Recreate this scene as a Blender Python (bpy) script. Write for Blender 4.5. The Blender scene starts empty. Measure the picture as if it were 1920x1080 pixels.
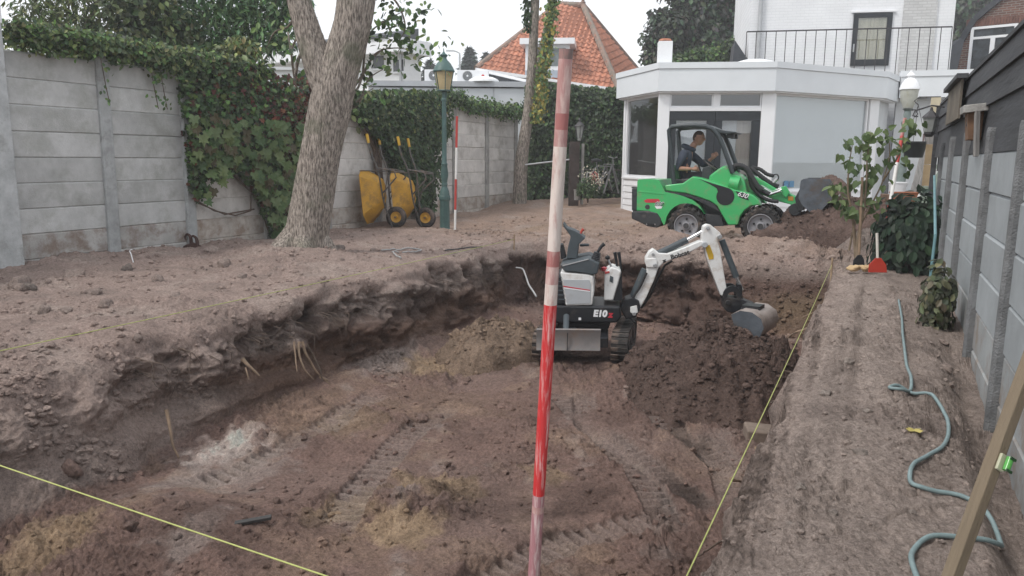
import bpy, bmesh, math, random
import numpy as np
from mathutils import Vector, Matrix, Euler, noise as mnoise

S = bpy.context.scene
C = S.collection
R = math.radians
random.seed(7)

# ------------------------------------------------------------------ camera, sky, sun, exposure
FPX = 1430.0
EYE = Vector((0, 0, 1.35))
PITCH, ROLL, YAW = R(9.6), R(0.5), R(25.5)
_r0 = Vector((math.cos(YAW), math.sin(YAW), 0))
HEAD = Vector((-math.sin(YAW), math.cos(YAW), 0))
_f = HEAD * math.cos(PITCH) - Vector((0, 0, math.sin(PITCH)))
_u = HEAD * math.sin(PITCH) + Vector((0, 0, math.cos(PITCH)))
CR = _r0 * math.cos(ROLL) + _u * math.sin(ROLL)
CU = _u * math.cos(ROLL) - _r0 * math.sin(ROLL)
cam_d = bpy.data.cameras.new('camera')
cam = bpy.data.objects.new('camera', cam_d)
C.objects.link(cam)
cam.matrix_world = Matrix(((CR.x, CU.x, -_f.x, EYE.x), (CR.y, CU.y, -_f.y, EYE.y), (CR.z, CU.z, -_f.z, EYE.z), (0, 0, 0, 1)))
cam_d.sensor_width = 36
cam_d.lens = 36 * FPX / 1920
cam_d.clip_start = 0.05
cam_d.clip_end = 2000
S.camera = cam

def ray(px, py):
    return _f * FPX + CR * (px - 960) - CU * (py - 540)
def atZ(px, py, z=0.0):
    d = ray(px, py); return EYE + d * ((z - EYE.z) / d.z)
def atX(px, py, x):
    d = ray(px, py); return EYE + d * (x / d.x)
def atY(px, py, y):
    d = ray(px, py); return EYE + d * (y / d.y)
def atD(px, py, dep):
    d = ray(px, py); return EYE + d * (dep / d.dot(HEAD))

w = bpy.data.worlds.new('World'); S.world = w; w.use_nodes = True
nt = w.node_tree; nt.nodes.clear()
SUN_EL, SUN_AZ = 52, 215       # degrees; azimuth measured clockwise from +Y
sky = nt.nodes.new('ShaderNodeTexSky'); sky.sky_type = 'NISHITA'; sky.sun_disc = False
sky.sun_elevation = R(SUN_EL); sky.sun_rotation = R(SUN_AZ); sky.air_density = 1.0; sky.dust_density = 3.0
tc = nt.nodes.new('ShaderNodeTexCoord')
nz = nt.nodes.new('ShaderNodeTexNoise'); nz.inputs['Scale'].default_value = 1.6; nz.inputs['Detail'].default_value = 5
cr = nt.nodes.new('ShaderNodeValToRGB')
cr.color_ramp.elements[0].position = 0.3; cr.color_ramp.elements[0].color = (8.6, 8.9, 9.4, 1)
cr.color_ramp.elements[1].position = 0.75; cr.color_ramp.elements[1].color = (11.2, 11.4, 11.6, 1)
mx = nt.nodes.new('ShaderNodeMixRGB'); mx.inputs[0].default_value = 0.88
bg = nt.nodes.new('ShaderNodeBackground'); bg.inputs['Strength'].default_value = 0.1
wo = nt.nodes.new('ShaderNodeOutputWorld')
L = nt.links.new
L(tc.outputs['Generated'], nz.inputs['Vector']); L(nz.outputs['Fac'], cr.inputs[0])
L(sky.outputs[0], mx.inputs[1]); L(cr.outputs[0], mx.inputs[2]); L(mx.outputs[0], bg.inputs['Color']); L(bg.outputs[0], wo.inputs['Surface'])

sd = bpy.data.lights.new('sun', 'SUN'); sd.energy = 1.5; sd.angle = R(14); sd.color = (1.0, 0.96, 0.9)
so = bpy.data.objects.new('sun', sd); C.objects.link(so)
so.rotation_euler = (R(90 - SUN_EL), 0, R(180 - SUN_AZ) + R(180) - R(0))
_sv = Vector((math.sin(R(SUN_AZ)) * math.cos(R(SUN_EL)), math.cos(R(SUN_AZ)) * math.cos(R(SUN_EL)), math.sin(R(SUN_EL))))
so.rotation_euler = _sv.to_track_quat('Z', 'Y').to_euler()
so.location = (0, 0, 30)
S.view_settings.view_transform = 'Standard'; S.view_settings.look = 'None'
S.view_settings.exposure = 0.42; S.view_settings.gamma = 1.0
S.view_settings.use_curve_mapping = False
S.render.engine = 'CYCLES'
S.cycles.use_denoising = True; S.cycles.denoiser = 'OPENIMAGEDENOISE'; S.cycles.denoising_input_passes = 'RGB_ALBEDO_NORMAL'; S.cycles.denoising_prefilter = 'ACCURATE'
S.cycles.max_bounces = 6; S.cycles.diffuse_bounces = 3; S.cycles.glossy_bounces = 3; S.cycles.transmission_bounces = 5; S.cycles.transparent_max_bounces = 8

# ------------------------------------------------------------------ helpers
def lin(r, g, b):
    f = lambda c: (c / 255 / 12.92) if c <= 10 else ((c / 255 + 0.055) / 1.055) ** 2.4
    return (f(r), f(g), f(b))

MATS = {}
def M(name, base, rough=0.6, var=0.12, scale=6.0, bump=0.0, bscale=40.0, metal=0.0, dirt=None, dirt_amt=0.45, dscale=3.0, stretch=(1, 1, 1), spec=0.4, coat=0.0, rnd=0.0):
    """plain procedural material: base colour with noise variation, optional dirt patches, bump and per-object variation"""
    m = bpy.data.materials.new(name); m.use_nodes = True; n = m.node_tree; N = n.nodes; K = n.links.new
    p = N['Principled BSDF']; p.inputs['Roughness'].default_value = rough; p.inputs['Metallic'].default_value = metal
    p.inputs['Specular IOR Level'].default_value = spec
    if coat: p.inputs['Coat Weight'].default_value = coat
    t = N.new('ShaderNodeTexCoord'); mp = N.new('ShaderNodeMapping'); mp.inputs['Scale'].default_value = stretch
    K(t.outputs['Object'], mp.inputs['Vector'])
    if rnd:
        oi = N.new('ShaderNodeObjectInfo'); ms = N.new('ShaderNodeMath'); ms.operation = 'MULTIPLY'; ms.inputs[1].default_value = 97.0
        K(oi.outputs['Random'], ms.inputs[0]); K(ms.outputs[0], mp.inputs['Location'])
    a = N.new('ShaderNodeTexNoise'); a.inputs['Scale'].default_value = scale; a.inputs['Detail'].default_value = 6; a.inputs['Roughness'].default_value = 0.65
    K(mp.outputs[0], a.inputs['Vector'])
    ra = N.new('ShaderNodeValToRGB'); e = ra.color_ramp.elements
    e[0].position = 0.3; e[1].position = 0.72
    e[0].color = tuple(max(0, c * (1 - var * 1.6)) for c in base) + (1,); e[1].color = tuple(min(1, c * (1 + var)) for c in base) + (1,)
    K(a.outputs['Fac'], ra.inputs[0]); col = ra.outputs[0]
    if dirt:
        d = N.new('ShaderNodeTexNoise'); d.inputs['Scale'].default_value = dscale; d.inputs['Detail'].default_value = 8; d.inputs['Roughness'].default_value = 0.7
        K(mp.outputs[0], d.inputs['Vector'])
        rd = N.new('ShaderNodeValToRGB'); rd.color_ramp.elements[0].position = 0.62 - dirt_amt * 0.3; rd.color_ramp.elements[1].position = 0.82 - dirt_amt * 0.3
        K(d.outputs['Fac'], rd.inputs[0])
        mm = N.new('ShaderNodeMixRGB'); mm.inputs[2].default_value = dirt + (1,); K(rd.outputs[0], mm.inputs[0]); K(col, mm.inputs[1]); col = mm.outputs[0]
    if rnd:
        mr = N.new('ShaderNodeMapRange'); mr.inputs['To Min'].default_value = 1 - rnd; mr.inputs['To Max'].default_value = 1 + rnd
        K(oi.outputs['Random'], mr.inputs['Value'])
        mu = N.new('ShaderNodeMixRGB'); mu.blend_type = 'MULTIPLY'; mu.inputs[0].default_value = 1; K(col, mu.inputs[1]); K(mr.outputs[0], mu.inputs[2]); col = mu.outputs[0]
    K(col, p.inputs['Base Color'])
    if bump:
        b = N.new('ShaderNodeTexNoise'); b.inputs['Scale'].default_value = bscale; b.inputs['Detail'].default_value = 5
        K(mp.outputs[0], b.inputs['Vector'])
        bb = N.new('ShaderNodeBump'); bb.inputs['Strength'].default_value = min(1, bump); bb.inputs['Distance'].default_value = 0.02
        K(b.outputs['Fac'], bb.inputs['Height']); K(bb.outputs[0], p.inputs['Normal'])
    MATS[name] = m
    return m

def link(o, parent=None):
    C.objects.link(o)
    if parent is not None: o.parent = parent
    return o

def tag(o, label=None, cat=None, group=None, kind=None):
    if label: o['label'] = label
    if cat: o['category'] = cat
    if group: o['group'] = group
    if kind: o['kind'] = kind
    return o

def thing(name, label, cat, loc=(0, 0, 0), rz=0.0, group=None):
    o = bpy.data.objects.new(name, None); o.empty_display_size = 0.1
    o.location = loc; o.rotation_euler = (0, 0, rz)
    C.objects.link(o)
    return tag(o, label, cat, group)

class MB:
    """collects simple solids into one mesh"""
    def __init__(s): s.v = []; s.f = []; s.m = []
    def add(s, vs, fs, mi=0):
        b = len(s.v); s.v.extend([tuple(v) for v in vs]); s.f.extend([tuple(b + i for i in f) for f in fs]); s.m.extend([mi] * len(fs)); return s
    def box(s, c, size, rot=None, mi=0):
        x, y, z = (a / 2 for a in size)
        vs = [Vector((i * x, j * y, k * z)) for i in (-1, 1) for j in (-1, 1) for k in (-1, 1)]
        if rot is not None:
            q = rot if isinstance(rot, Matrix) else Euler(rot).to_matrix()
            vs = [q @ v for v in vs]
        c = Vector(c)
        return s.add([v + c for v in vs], [(0, 1, 3, 2), (4, 6, 7, 5), (0, 4, 5, 1), (2, 3, 7, 6), (0, 2, 6, 4), (1, 5, 7, 3)], mi)
    def bar(s, a, b, w, h, up=(0, 0, 1), mi=0):
        a, b = Vector(a), Vector(b); d = (b - a); l = d.length; d.normalize(); up = Vector(up)
        x = d.cross(up)
        if x.length < 1e-4: x = d.cross(Vector((1, 0, 0)))
        x.normalize(); y = x.cross(d)
        vs = []
        for e in (a, b):
            for i, j in ((-1, -1), (1, -1), (1, 1), (-1, 1)): vs.append(e + x * (i * w / 2) + y * (j * h / 2))
        return s.add(vs, [(3, 2, 1, 0), (4, 5, 6, 7), (0, 1, 5, 4), (1, 2, 6, 5), (2, 3, 7, 6), (3, 0, 4, 7)], mi)
    def cyl(s, a, b, r0, r1=None, n=12, cap=True, mi=0):
        r1 = r0 if r1 is None else r1
        return s.tube([a, b], [r0, r1], n, cap, mi)
    def tube(s, pts, r, n=8, cap=True, mi=0, closed=False):
        pts = [Vector(p) for p in pts]; k = len(pts)
        rr = r if isinstance(r, (list, tuple)) else [r] * k
        vs = []; prev = None
        for i, p in enumerate(pts):
            if closed: d = pts[(i + 1) % k] - pts[i - 1]
            else: d = pts[min(i + 1, k - 1)] - pts[max(i - 1, 0)]
            d.normalize()
            if prev is None:
                x = d.orthogonal().normalized()
            else:
                x = prev - d * prev.dot(d)
                if x.length < 1e-5: x = d.orthogonal()
                x.normalize()
            prev = x; y = d.cross(x)
            for j in range(n):
                a = 2 * math.pi * j / n; vs.append(p + (x * math.cos(a) + y * math.sin(a)) * rr[i])
        fs = []
        for i in range(k if closed else k - 1):
            i2 = (i + 1) % k
            for j in range(n):
                j2 = (j + 1) % n; fs.append((i * n + j, i * n + j2, i2 * n + j2, i2 * n + j))
        if cap and not closed:
            fs.append(tuple(range(n - 1, -1, -1))); fs.append(tuple((k - 1) * n + j for j in range(n)))
        return s.add(vs, fs, mi)
    def lathe(s, prof, n=16, c=(0, 0, 0), axis='z', mi=0, cap=True, a0=0.0):
        vs = []; k = len(prof); c = Vector(c)
        for (r, h) in prof:
            for j in range(n):
                a = a0 + 2 * math.pi * j / n; x, y = r * math.cos(a), r * math.sin(a)
                vs.append(c + (Vector((x, y, h)) if axis == 'z' else Vector((x, h, y)) if axis == 'y' else Vector((h, x, y))))
        fs = []
        for i in range(k - 1):
            for j in range(n):
                j2 = (j + 1) % n; q = (i * n + j, i * n + j2, (i + 1) * n + j2, (i + 1) * n + j)
                fs.append(q if axis != 'y' else q[::-1])
        if cap:
            fs.append(tuple(range(n - 1, -1, -1))); fs.append(tuple((k - 1) * n + j for j in range(n)))
        return s.add(vs, fs, mi)
    def prism(s, poly, a, b, plane='xz', mi=0):
        """extrude a 2D outline between two values of the third axis"""
        k = len(poly)
        put = {'xz': lambda u, v, t: (u, t, v), 'xy': lambda u, v, t: (u, v, t), 'yz': lambda u, v, t: (t, u, v)}[plane]
        vs = [put(u, v, a) for u, v in poly] + [put(u, v, b) for u, v in poly]
        fs = [tuple(range(k)), tuple(range(2 * k - 1, k - 1, -1))] + [(i, k + i, k + (i + 1) % k, (i + 1) % k) for i in range(k)]
        return s.add(vs, fs, mi)
    def build(s, name, mats, parent=None, bevel=0.0, seg=2, smooth=35, loc=None, fixn=True):
        me = bpy.data.meshes.new(name); me.from_pydata(s.v, [], s.f)
        for m in (mats if isinstance(mats, (list, tuple)) else [mats]): me.materials.append(m)
        if any(s.m): me.polygons.foreach_set('material_index', s.m)
        if fixn:
            bm = bmesh.new(); bm.from_mesh(me); bmesh.ops.recalc_face_normals(bm, faces=bm.faces[:]); bm.to_mesh(me); bm.free()
        if smooth:
            me.polygons.foreach_set('use_smooth', [True] * len(me.polygons)); me.set_sharp_from_angle(angle=R(smooth))
        o = bpy.data.objects.new(name, me)
        if loc is not None: o.location = loc
        if bevel:
            b = o.modifiers.new('bevel', 'BEVEL'); b.width = bevel; b.segments = seg; b.limit_method = 'ANGLE'; b.angle_limit = R(40); b.harden_normals = True
        return link(o, parent)

def inst(name, me, mat4, parent=None):
    o = bpy.data.objects.new(name, me); link(o, parent); o.matrix_local = mat4; return o

def np_mesh(name, V, F, mats, parent=None, smooth=True, col=None):
    """big mesh from numpy arrays, F is (n,3) or (n,4)"""
    me = bpy.data.meshes.new(name)
    V = np.asarray(V, np.float32); F = np.asarray(F, np.int32); k = F.shape[1]
    me.vertices.add(len(V)); me.vertices.foreach_set('co', V.ravel())
    me.loops.add(F.size); me.loops.foreach_set('vertex_index', F.ravel())
    me.polygons.add(len(F)); me.polygons.foreach_set('loop_start', np.arange(0, F.size, k, dtype=np.int32))
    me.polygons.foreach_set('use_smooth', np.full(len(F), smooth, dtype=bool))
    if col is not None:
        at = me.color_attributes.new('Col', 'FLOAT_COLOR', 'POINT')
        c4 = np.ones((len(V), 4), np.float32); c4[:, :3] = col; at.data.foreach_set('color', c4.ravel())
    me.update(calc_edges=True); me.validate()
    for m in (mats if isinstance(mats, (list, tuple)) else [mats]): me.materials.append(m)
    o = bpy.data.objects.new(name, me)
    return link(o, parent)

def text(name, s, size, mat, m4, parent, shear=0.0, depth=0.002, bold=0.0, spacing=1.0):
    cu = bpy.data.curves.new(name, 'FONT'); cu.body = s; cu.size = size; cu.extrude = depth; cu.shear = shear; cu.offset = bold
    cu.align_x = 'CENTER'; cu.align_y = 'CENTER'; cu.space_character = spacing; cu.materials.append(mat)
    t_ = bpy.data.objects.new('t', cu); C.objects.link(t_)
    me = bpy.data.meshes.new_from_object(t_.evaluated_get(bpy.context.evaluated_depsgraph_get())); bpy.data.objects.remove(t_)
    o = bpy.data.objects.new(name, me); link(o, parent); o.matrix_local = m4; return o

def frame(origin, xaxis, up=(0, 0, 1)):
    """matrix whose local x lies along xaxis, local z up"""
    x = Vector(xaxis).normalized(); z = Vector(up); z = (z - x * z.dot(x)).normalized(); y = z.cross(x)
    return Matrix(((x.x, y.x, z.x, origin[0]), (x.y, y.y, z.y, origin[1]), (x.z, y.z, z.z, origin[2]), (0, 0, 0, 1)))

# ---- numpy noise
_rng = np.random.RandomState(3)
_perm = np.concatenate([_rng.permutation(256)] * 3)
_g3 = _rng.normal(size=(256, 3)); _g3 /= np.linalg.norm(_g3, axis=1)[:, None]
def perlin(x, y, z=0.0):
    x = np.asarray(x, float); y = np.asarray(y, float); z = np.zeros_like(x) + z
    xi, yi, zi = np.floor(x).astype(int), np.floor(y).astype(int), np.floor(z).astype(int)
    xf, yf, zf = x - xi, y - yi, z - zi
    fu = lambda t: t * t * t * (t * (t * 6 - 15) + 10)
    u, v, wq = fu(xf), fu(yf), fu(zf)
    xi &= 255; yi &= 255; zi &= 255
    def g(a, b, c):
        h = _perm[_perm[_perm[(xi + a) & 255] + ((yi + b) & 255)] + ((zi + c) & 255)]
        q = _g3[h]; return q[..., 0] * (xf - a) + q[..., 1] * (yf - b) + q[..., 2] * (zf - c)
    lerp = lambda a, b, t: a + (b - a) * t
    return 1.5 * lerp(lerp(lerp(g(0, 0, 0), g(1, 0, 0), u), lerp(g(0, 1, 0), g(1, 1, 0), u), v),
                lerp(lerp(g(0, 0, 1), g(1, 0, 1), u), lerp(g(0, 1, 1), g(1, 1, 1), u), v), wq)
def fbm(x, y, z, oct=3, gain=0.5):
    s = 0; a = 1; q = 1
    for i in range(oct):
        s = s + a * perlin(x * q + 17 * i, y * q + 5 * i, (z if np.isscalar(z) else np.asarray(z)) * q + 11 * i); a *= gain; q *= 2.03
    return s
def worley(x, y, seed=0):
    """distance to the nearest of jittered points, and that point's random value"""
    xi, yi = np.floor(x).astype(int), np.floor(y).astype(int)
    best = np.full(x.shape, 9.0); val = np.zeros(x.shape)
    for a in (-1, 0, 1):
        for b in (-1, 0, 1):
            cx, cy = xi + a, yi + b
            h = _perm[_perm[(cx + seed) & 255] + (cy & 255)]; h2 = _perm[h + 37]; h3 = _perm[h2 + 91]
            d = np.hypot(cx + h / 255.0 - x, cy + h2 / 255.0 - y)
            k = d < best; best = np.where(k, d, best); val = np.where(k, h3 / 255.0, val)
    return best, val
def sst(a, b, x):
    t = np.clip((x - a) / (b - a), 0, 1); return t * t * (3 - 2 * t)
# ------------------------------------------------------------------ ground with the dug pit
COL_DRY = np.array((0.400, 0.340, 0.302)); COL_BANK = np.array((0.350, 0.278, 0.245)); COL_FLOOR = np.array((0.235, 0.163, 0.138))
COL_DARK = np.array((0.095, 0.066, 0.056)); COL_TOP = np.array((0.285, 0.238, 0.212)); COL_OCHRE = np.array((0.290, 0.210, 0.155))
COL_YEL = np.array((0.430, 0.325, 0.210)); COL_PALE = np.array((0.44, 0.385, 0.35)); COL_YARD = np.array((0.345, 0.260, 0.210))
PIT = dict(xl=-5.22, xr=-0.42, yn=1.55, yb=11.15)

def pit_profile(x, y):
    """0 on the bank, 1 on the pit floor"""
    wl = 0.20 * perlin(y * 0.9, x * 0 + 3.3) + 0.12 * perlin(y * 2.7, x * 0 + 9.1)
    wr = 0.07 * perlin(y * 1.3, x * 0 + 21.3) + 0.05 * perlin(y * 3.7, x * 0 + 31.0)
    wb = 0.16 * perlin(x * 1.0, y * 0 + 41.0) + 0.08 * perlin(x * 3.3, y * 0 + 51.0)
    # the near left corner has slumped: a long grey slope instead of a cut face
    sl = sst(4.8, 3.2, y)
    dl = (x - PIT['xl'] - wl + 0.05 * sl) / (0.30 + 0.28 * sl)
    dr = (PIT['xr'] - x + wr) / 0.06
    dn = (y - PIT['yn'] + 1.0 * sst(-1.4, -2.9, x) - 0.25 * perlin(x * 1.2, y * 0 + 61.0)) / (0.95 + 1.2 * sst(-3.6, -2.4, x) - 0.9 * sst(-2.0, -0.9, x))
    soft = sst(-2.4, -1.3, x)
    db = (PIT['yb'] - y + wb) / (0.22 + 0.75 * soft)
    k = 0.22
    def smin(a, b):
        hh = np.clip(0.5 + 0.5 * (b - a) / k, 0, 1); return b + (a - b) * hh - k * hh * (1 - hh)
    d = np.minimum(smin(smin(dl, db), dn), dr)
    return sst(0, 1, d), dl, dr, dn, db

def ground_level(x, y):
    g = 0.20 * sst(14.5, 21, y)
    g = g - (0.05 + 0.16 * sst(6.3, 4.6, y) + 0.08 * perlin(y * 0.8, x * 0 + 77.0)) * sst(-5.95, -5.0, x + 0.15 * perlin(y * 1.3, x * 0 + 78.0)) * sst(11.3, 10.4, y) * sst(-0.4, -0.9, x)
    g = g + 0.09 * perlin(x * 0.55, y * 0.55, 2.0) * sst(-5.0, -5.6, x) + 0.03 * perlin(x * 1.2, y * 1.2, 4.0)
    g = g + 0.14 * np.exp(-((x + 8.9) / 0.5) ** 2) * sst(12, 8, y) * (0.4 + perlin(y * 0.9, x * 0 + 8.0))          # soil heaped against the left wall
    g = g + 0.16 * np.exp(-(((x + 7.2) / 0.9) ** 2 + ((y - 8.1) / 0.8) ** 2))                                        # swelling at the foot of the tree
    g = g - 0.20 * sst(0.42, 0.62, x) * sst(7.5, 5.0, y)                                                            # gap along the right wall
    g = g + 0.05 * np.exp(-((x - 0.05) / 0.28) ** 2) * sst(11, 9, y)
    g = g - 0.07 * sst(12.0, 12.8, y) * sst(16.5, 14, y) * sst(-6, -4.4, x) * sst(0.2, -0.6, x)                     # where the loader stands
    g = g + 0.24 * np.exp(-(((x + 3.05) / 0.55) ** 2 + ((y - 12.0) / 0.42) ** 2))                                   # hump before the loader
    g = g + 0.10 * np.exp(-(((x + 4.6) / 0.5) ** 2 + ((y - 12.6) / 0.5) ** 2))
    g = g + 0.17 * np.exp(-(((x + 1.6) / 1.0) ** 2 + ((y - 12.1) / 0.40) ** 2))
    return g

def base_h(x, y):
    p, dl, dr, dn, db = pit_profile(x, y)
    g = ground_level(x, y)
    fl = -1.0 + 0.05 * perlin(x * 0.7, y * 0.7, 7.0) + 0.05 * perlin(x * 1.7, y * 1.7, 17.0)
    fl = fl + 0.10 * np.exp(-(((x + 4.9) / 0.35) ** 2)) * sst(4, 5.5, y)       # fallen soil along the left foot
    fl = fl + 0.16 * np.exp(-(((x + 3.9) / 0.9) ** 2 + ((y - 3.1) / 0.55) ** 2))
    z = g * (1 - p) + fl * p
    out = (x < -9.46) | (x > 0.86)
    return np.where(out, -0.4, z), p, (dl, dr, dn, db)

TRACKS = [([(-1.0, 4.6), (-1.5, 5.4), (-2.2, 6.2), (-2.6, 7.2)], 0.13), ([(-2.85, 7.0), (-2.3, 6.4), (-1.75, 5.82), (-1.1, 5.3), (-0.75, 5.0)], 0.15), ([(-2.2, 7.9), (-1.95, 7.1), (-1.3, 6.3), (-0.75, 5.75)], 0.15),
          ([(-4.3, 3.6), (-4.2, 4.3), (-4.25, 5.0), (-4.4, 6.2)], 0.15), ([(-2.9, 3.4), (-3.2, 4.2), (-3.5, 5.2), (-3.6, 6.2)], 0.15),
          ([(-0.70, 5.2), (-0.95, 6.0), (-1.3, 6.7)], 0.16), ([(-1.9, 3.2), (-1.6, 4.2), (-1.0, 5.0)], 0.14)]
def track_field(x, y):
    """pressed ribs left by rubber tracks on the pit floor"""
    h = np.zeros(x.shape); mk = np.zeros(x.shape)
    for pts, hw in TRACKS:
        s0 = 0.0; bd = np.full(x.shape, 9.0); bs = np.zeros(x.shape)
        for (x0, y0), (x1, y1) in zip(pts[:-1], pts[1:]):
            l = math.hypot(x1 - x0, y1 - y0); ux, uy = (x1 - x0) / l, (y1 - y0) / l
            t = np.clip((x - x0) * ux + (y - y0) * uy, 0, l); d = np.hypot(x - x0 - ux * t, y - y0 - uy * t)
            k = d < bd; bd = np.where(k, d, bd); bs = np.where(k, s0 + t, bs); s0 += l
        m = sst(hw, hw * 0.8, bd) * sst(-0.6, -0.1, perlin(x * 1.3, y * 1.3, 33.0)) * sst(0, 0.3, bs) * sst(s0, s0 - 0.3, bs)
        rib = np.clip(np.sin(bs * 2 * math.pi / 0.095) * 1.5, -1, 1)
        h = h + m * (-0.042 + 0.024 * rib * (0.5 + 0.7 * np.clip(perlin(x * 4, y * 4, 12.0) + 0.5, 0, 1))); mk = np.maximum(mk, m)
    return h, mk

def fine_h(x, y, p, rough):
    """clods and lumps; rough scales it"""
    d1, v1 = worley(x * 3.2 + 0.3 * perlin(x * 5, y * 5), y * 3.2 + 0.3 * perlin(x * 5, y * 5, 9.0), 1)
    d2, v2 = worley(x * 9.0, y * 9.0, 5)
    d3, v3 = worley(x * 22.0, y * 22.0, 9)
    d4, v4 = worley(x * 45.0, y * 45.0, 13)
    h = 0.050 * fbm(x * 2.1, y * 2.1, 1.0, 3, 0.55)
    patch = sst(-0.25, 0.45, perlin(x * 0.9, y * 0.9, 44.0) + 0.45 * perlin(x * 2.6, y * 2.6, 45.0))
    dome = lambda d, r: np.sqrt(np.clip(1 - (d / r) ** 2, 0, 1))
    h = h + patch * (0.060 * dome(d1, 0.40 * v1 + 0.05) * (v1 > 0.55) + 0.045 * dome(d2, 0.5 * v2 + 0.04) * (v2 > 0.4))
    h = h + (0.35 + 0.65 * patch) * (0.024 * dome(d3, 0.5 * v3) * (v3 > 0.3) + 0.012 * dome(d4, 0.5))
    crk = np.abs(perlin(x * 3.1 + 0.4 * perlin(x * 7, y * 7), y * 3.1, 81.0))
    h = h - 0.035 * sst(0.07, 0.0, crk) * sst(0.0, 0.4, perlin(x * 1.1, y * 1.1, 83.0)) + 0.016 * fbm(x * 13, y * 13, 3.0, 3, 0.6)
    return h * rough

PATCHES = [  # x, y, rx, ry, colour, strength : differently coloured sand on the pit floor
    (-4.63, 4.36, 0.24, 0.34, COL_PALE * 1.55, 1.15), (-4.25, 4.0, 0.30, 0.55, COL_PALE * 0.9, 0.7), (-4.6, 5.3, 0.35, 0.6, COL_OCHRE * 1.15, 0.6), (-5.0, 6.9, 0.45, 0.55, COL_PALE * 0.8, 0.8),
    (-4.4, 7.15, 0.32, 0.3, COL_YEL * 0.95, 0.9), (-2.62, 3.78, 0.34, 0.20, COL_YEL, 0.95), (-2.75, 4.40, 0.36, 0.22, COL_YEL * 0.8, 0.85), (-2.55, 4.52, 0.16, 0.12, COL_YEL, 0.8),
    (-3.12, 3.9, 0.14, 0.35, COL_YEL * 0.85, 0.8), (-2.1, 5.02, 0.2, 0.16, COL_YEL * 0.7, 0.7), (-4.25, 2.62, 0.25, 0.30, COL_YEL * 1.0, 0.9), (-4.1, 5.3, 0.3, 0.35, COL_YEL * 0.6, 0.6),
    (-1.2, 3.7, 0.5, 0.25, COL_OCHRE, 0.5), (-3.7, 6.2, 0.6, 0.5, COL_OCHRE * 0.9, 0.5), (-2.2, 4.4, 0.5, 0.25, COL_DARK * 1.3, 0.7), (-3.4, 3.3, 0.5, 0.35, COL_DARK * 1.3, 0.6), (-1.7, 4.75, 0.3, 0.2, COL_DARK * 1.2, 0.7)]

def soil_colour(x, y, z, p, d, steep):
    dl, dr, dn, db = d
    n1 = fbm(x * 1.3, y * 1.3, z * 2.0, 3); n2 = fbm(x * 5.0, y * 5.0, z * 5.0, 3); n3 = perlin(x * 0.6, y * 0.6, 12.0)
    mixc = lambda a, b, t: a * (1 - t[..., None]) + b * t[..., None]
    one = np.ones(x.shape)
    top = mixc(COL_BANK * one[..., None], COL_DRY, sst(-0.8, -0.1, x))
    top = mixc(top, COL_YARD, sst(10.5, 13, y))
    top = mixc(top, COL_YEL * 0.75, 0.45 * sst(0.1, 0.7, perlin(x * 0.9, y * 0.5, 71.0)) * sst(11.5, 13.5, y))
    top = mixc(top, COL_TOP * 0.8, 0.5 * sst(0.15, 0.6, n1))
    top = mixc(top, COL_DRY * 1.08, 0.5 * sst(0.1, 0.6, -n1))
    floor = mixc(COL_FLOOR * one[..., None], COL_OCHRE, 0.55 * sst(0.1, 0.6, n1))
    floor = mixc(floor, COL_DARK * 1.5, 0.62 * sst(0.12, 0.6, -n1 + 0.4 * n2))
    n4 = perlin(x * 2.6 + 1.1 * y, y * 0.8, 55.0) + 0.5 * n2
    floor = mixc(floor, COL_PALE * 0.82, 0.55 * sst(0.25, 0.75, n4))
    floor = mixc(floor, COL_OCHRE * 1.05, 0.5 * sst(0.3, 0.7, perlin(x * 1.7, y * 1.7, 58.0) + 0.4 * n2))
    floor = mixc(floor, COL_BANK * 0.9, 0.4 * sst(0.0, 0.6, n3))
    for (px, py, rx, ry, c, s) in PATCHES:
        q = np.hypot((x - px) / rx, (y - py) / ry) + 0.45 * n2 + 0.35 * n1
        floor = mixc(floor, c * (1 + 0.25 * n2[..., None]), 0.8 * s * sst(1.35, 0.55, q + 0.5 * perlin(x * 9, y * 9, 2.0)))
    face = mixc(np.array((0.205, 0.140, 0.108)) * one[..., None], COL_TOP, sst(-0.58, -0.38, z + 0.10 * n1 + 0.03 * n2))
    hum = sst(0.02, 0.42, fbm(x * 3.0, y * 3.0, z * 5.0, 3) + 0.25 * np.exp(-((z + 0.38) / 0.12) ** 2) - 0.1) * sst(-0.62, -0.45, z)
    face = mixc(face, COL_DARK * 0.95, 0.75 * hum)
    band = sst(0.55, 0.9, np.abs(np.sin((z + 0.06 * n1 + 0.05 * x) * 14)))
    face = mixc(face, COL_DARK * 1.1, 0.5 * band * sst(-0.25, -0.5, z))
    back = mixc(COL_DARK * 1.5 * one[..., None], COL_TOP * 0.9, sst(-0.3, -0.05, z + 0.06 * n1))
    back = mixc(back, COL_YEL * 0.55, 0.7 * sst(-1.7, -0.9, x) * sst(-0.25, -0.6, z + 0.1 * n1))
    face = mixc(face, back, sst(10.2, 10.7, y))
    nearc = mixc(COL_TOP * 1.1 * one[..., None], COL_BANK, 0.5 + 0.5 * np.clip(n1, -1, 1))
    face = mixc(face, nearc, sst(1.5, 0.9, dn) * sst(4.2, 3.0, y))
    face = mixc(face, nearc, sst(5.3, 4.2, y) * sst(-3.6, -4.3, x + 0.3 * n1))
    c = mixc(top, face, sst(0.06, 0.22, p + 0.05 * n2))
    c = mixc(c, floor, sst(0.90, 0.985, p + 0.02 * n2))
    c = c * (1 + 0.16 * n2[..., None] + 0.05 * n1[..., None])
    c = c * np.array((1.01, 0.965, 0.955))
    return np.clip(c, 0.015, 0.6)

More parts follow.
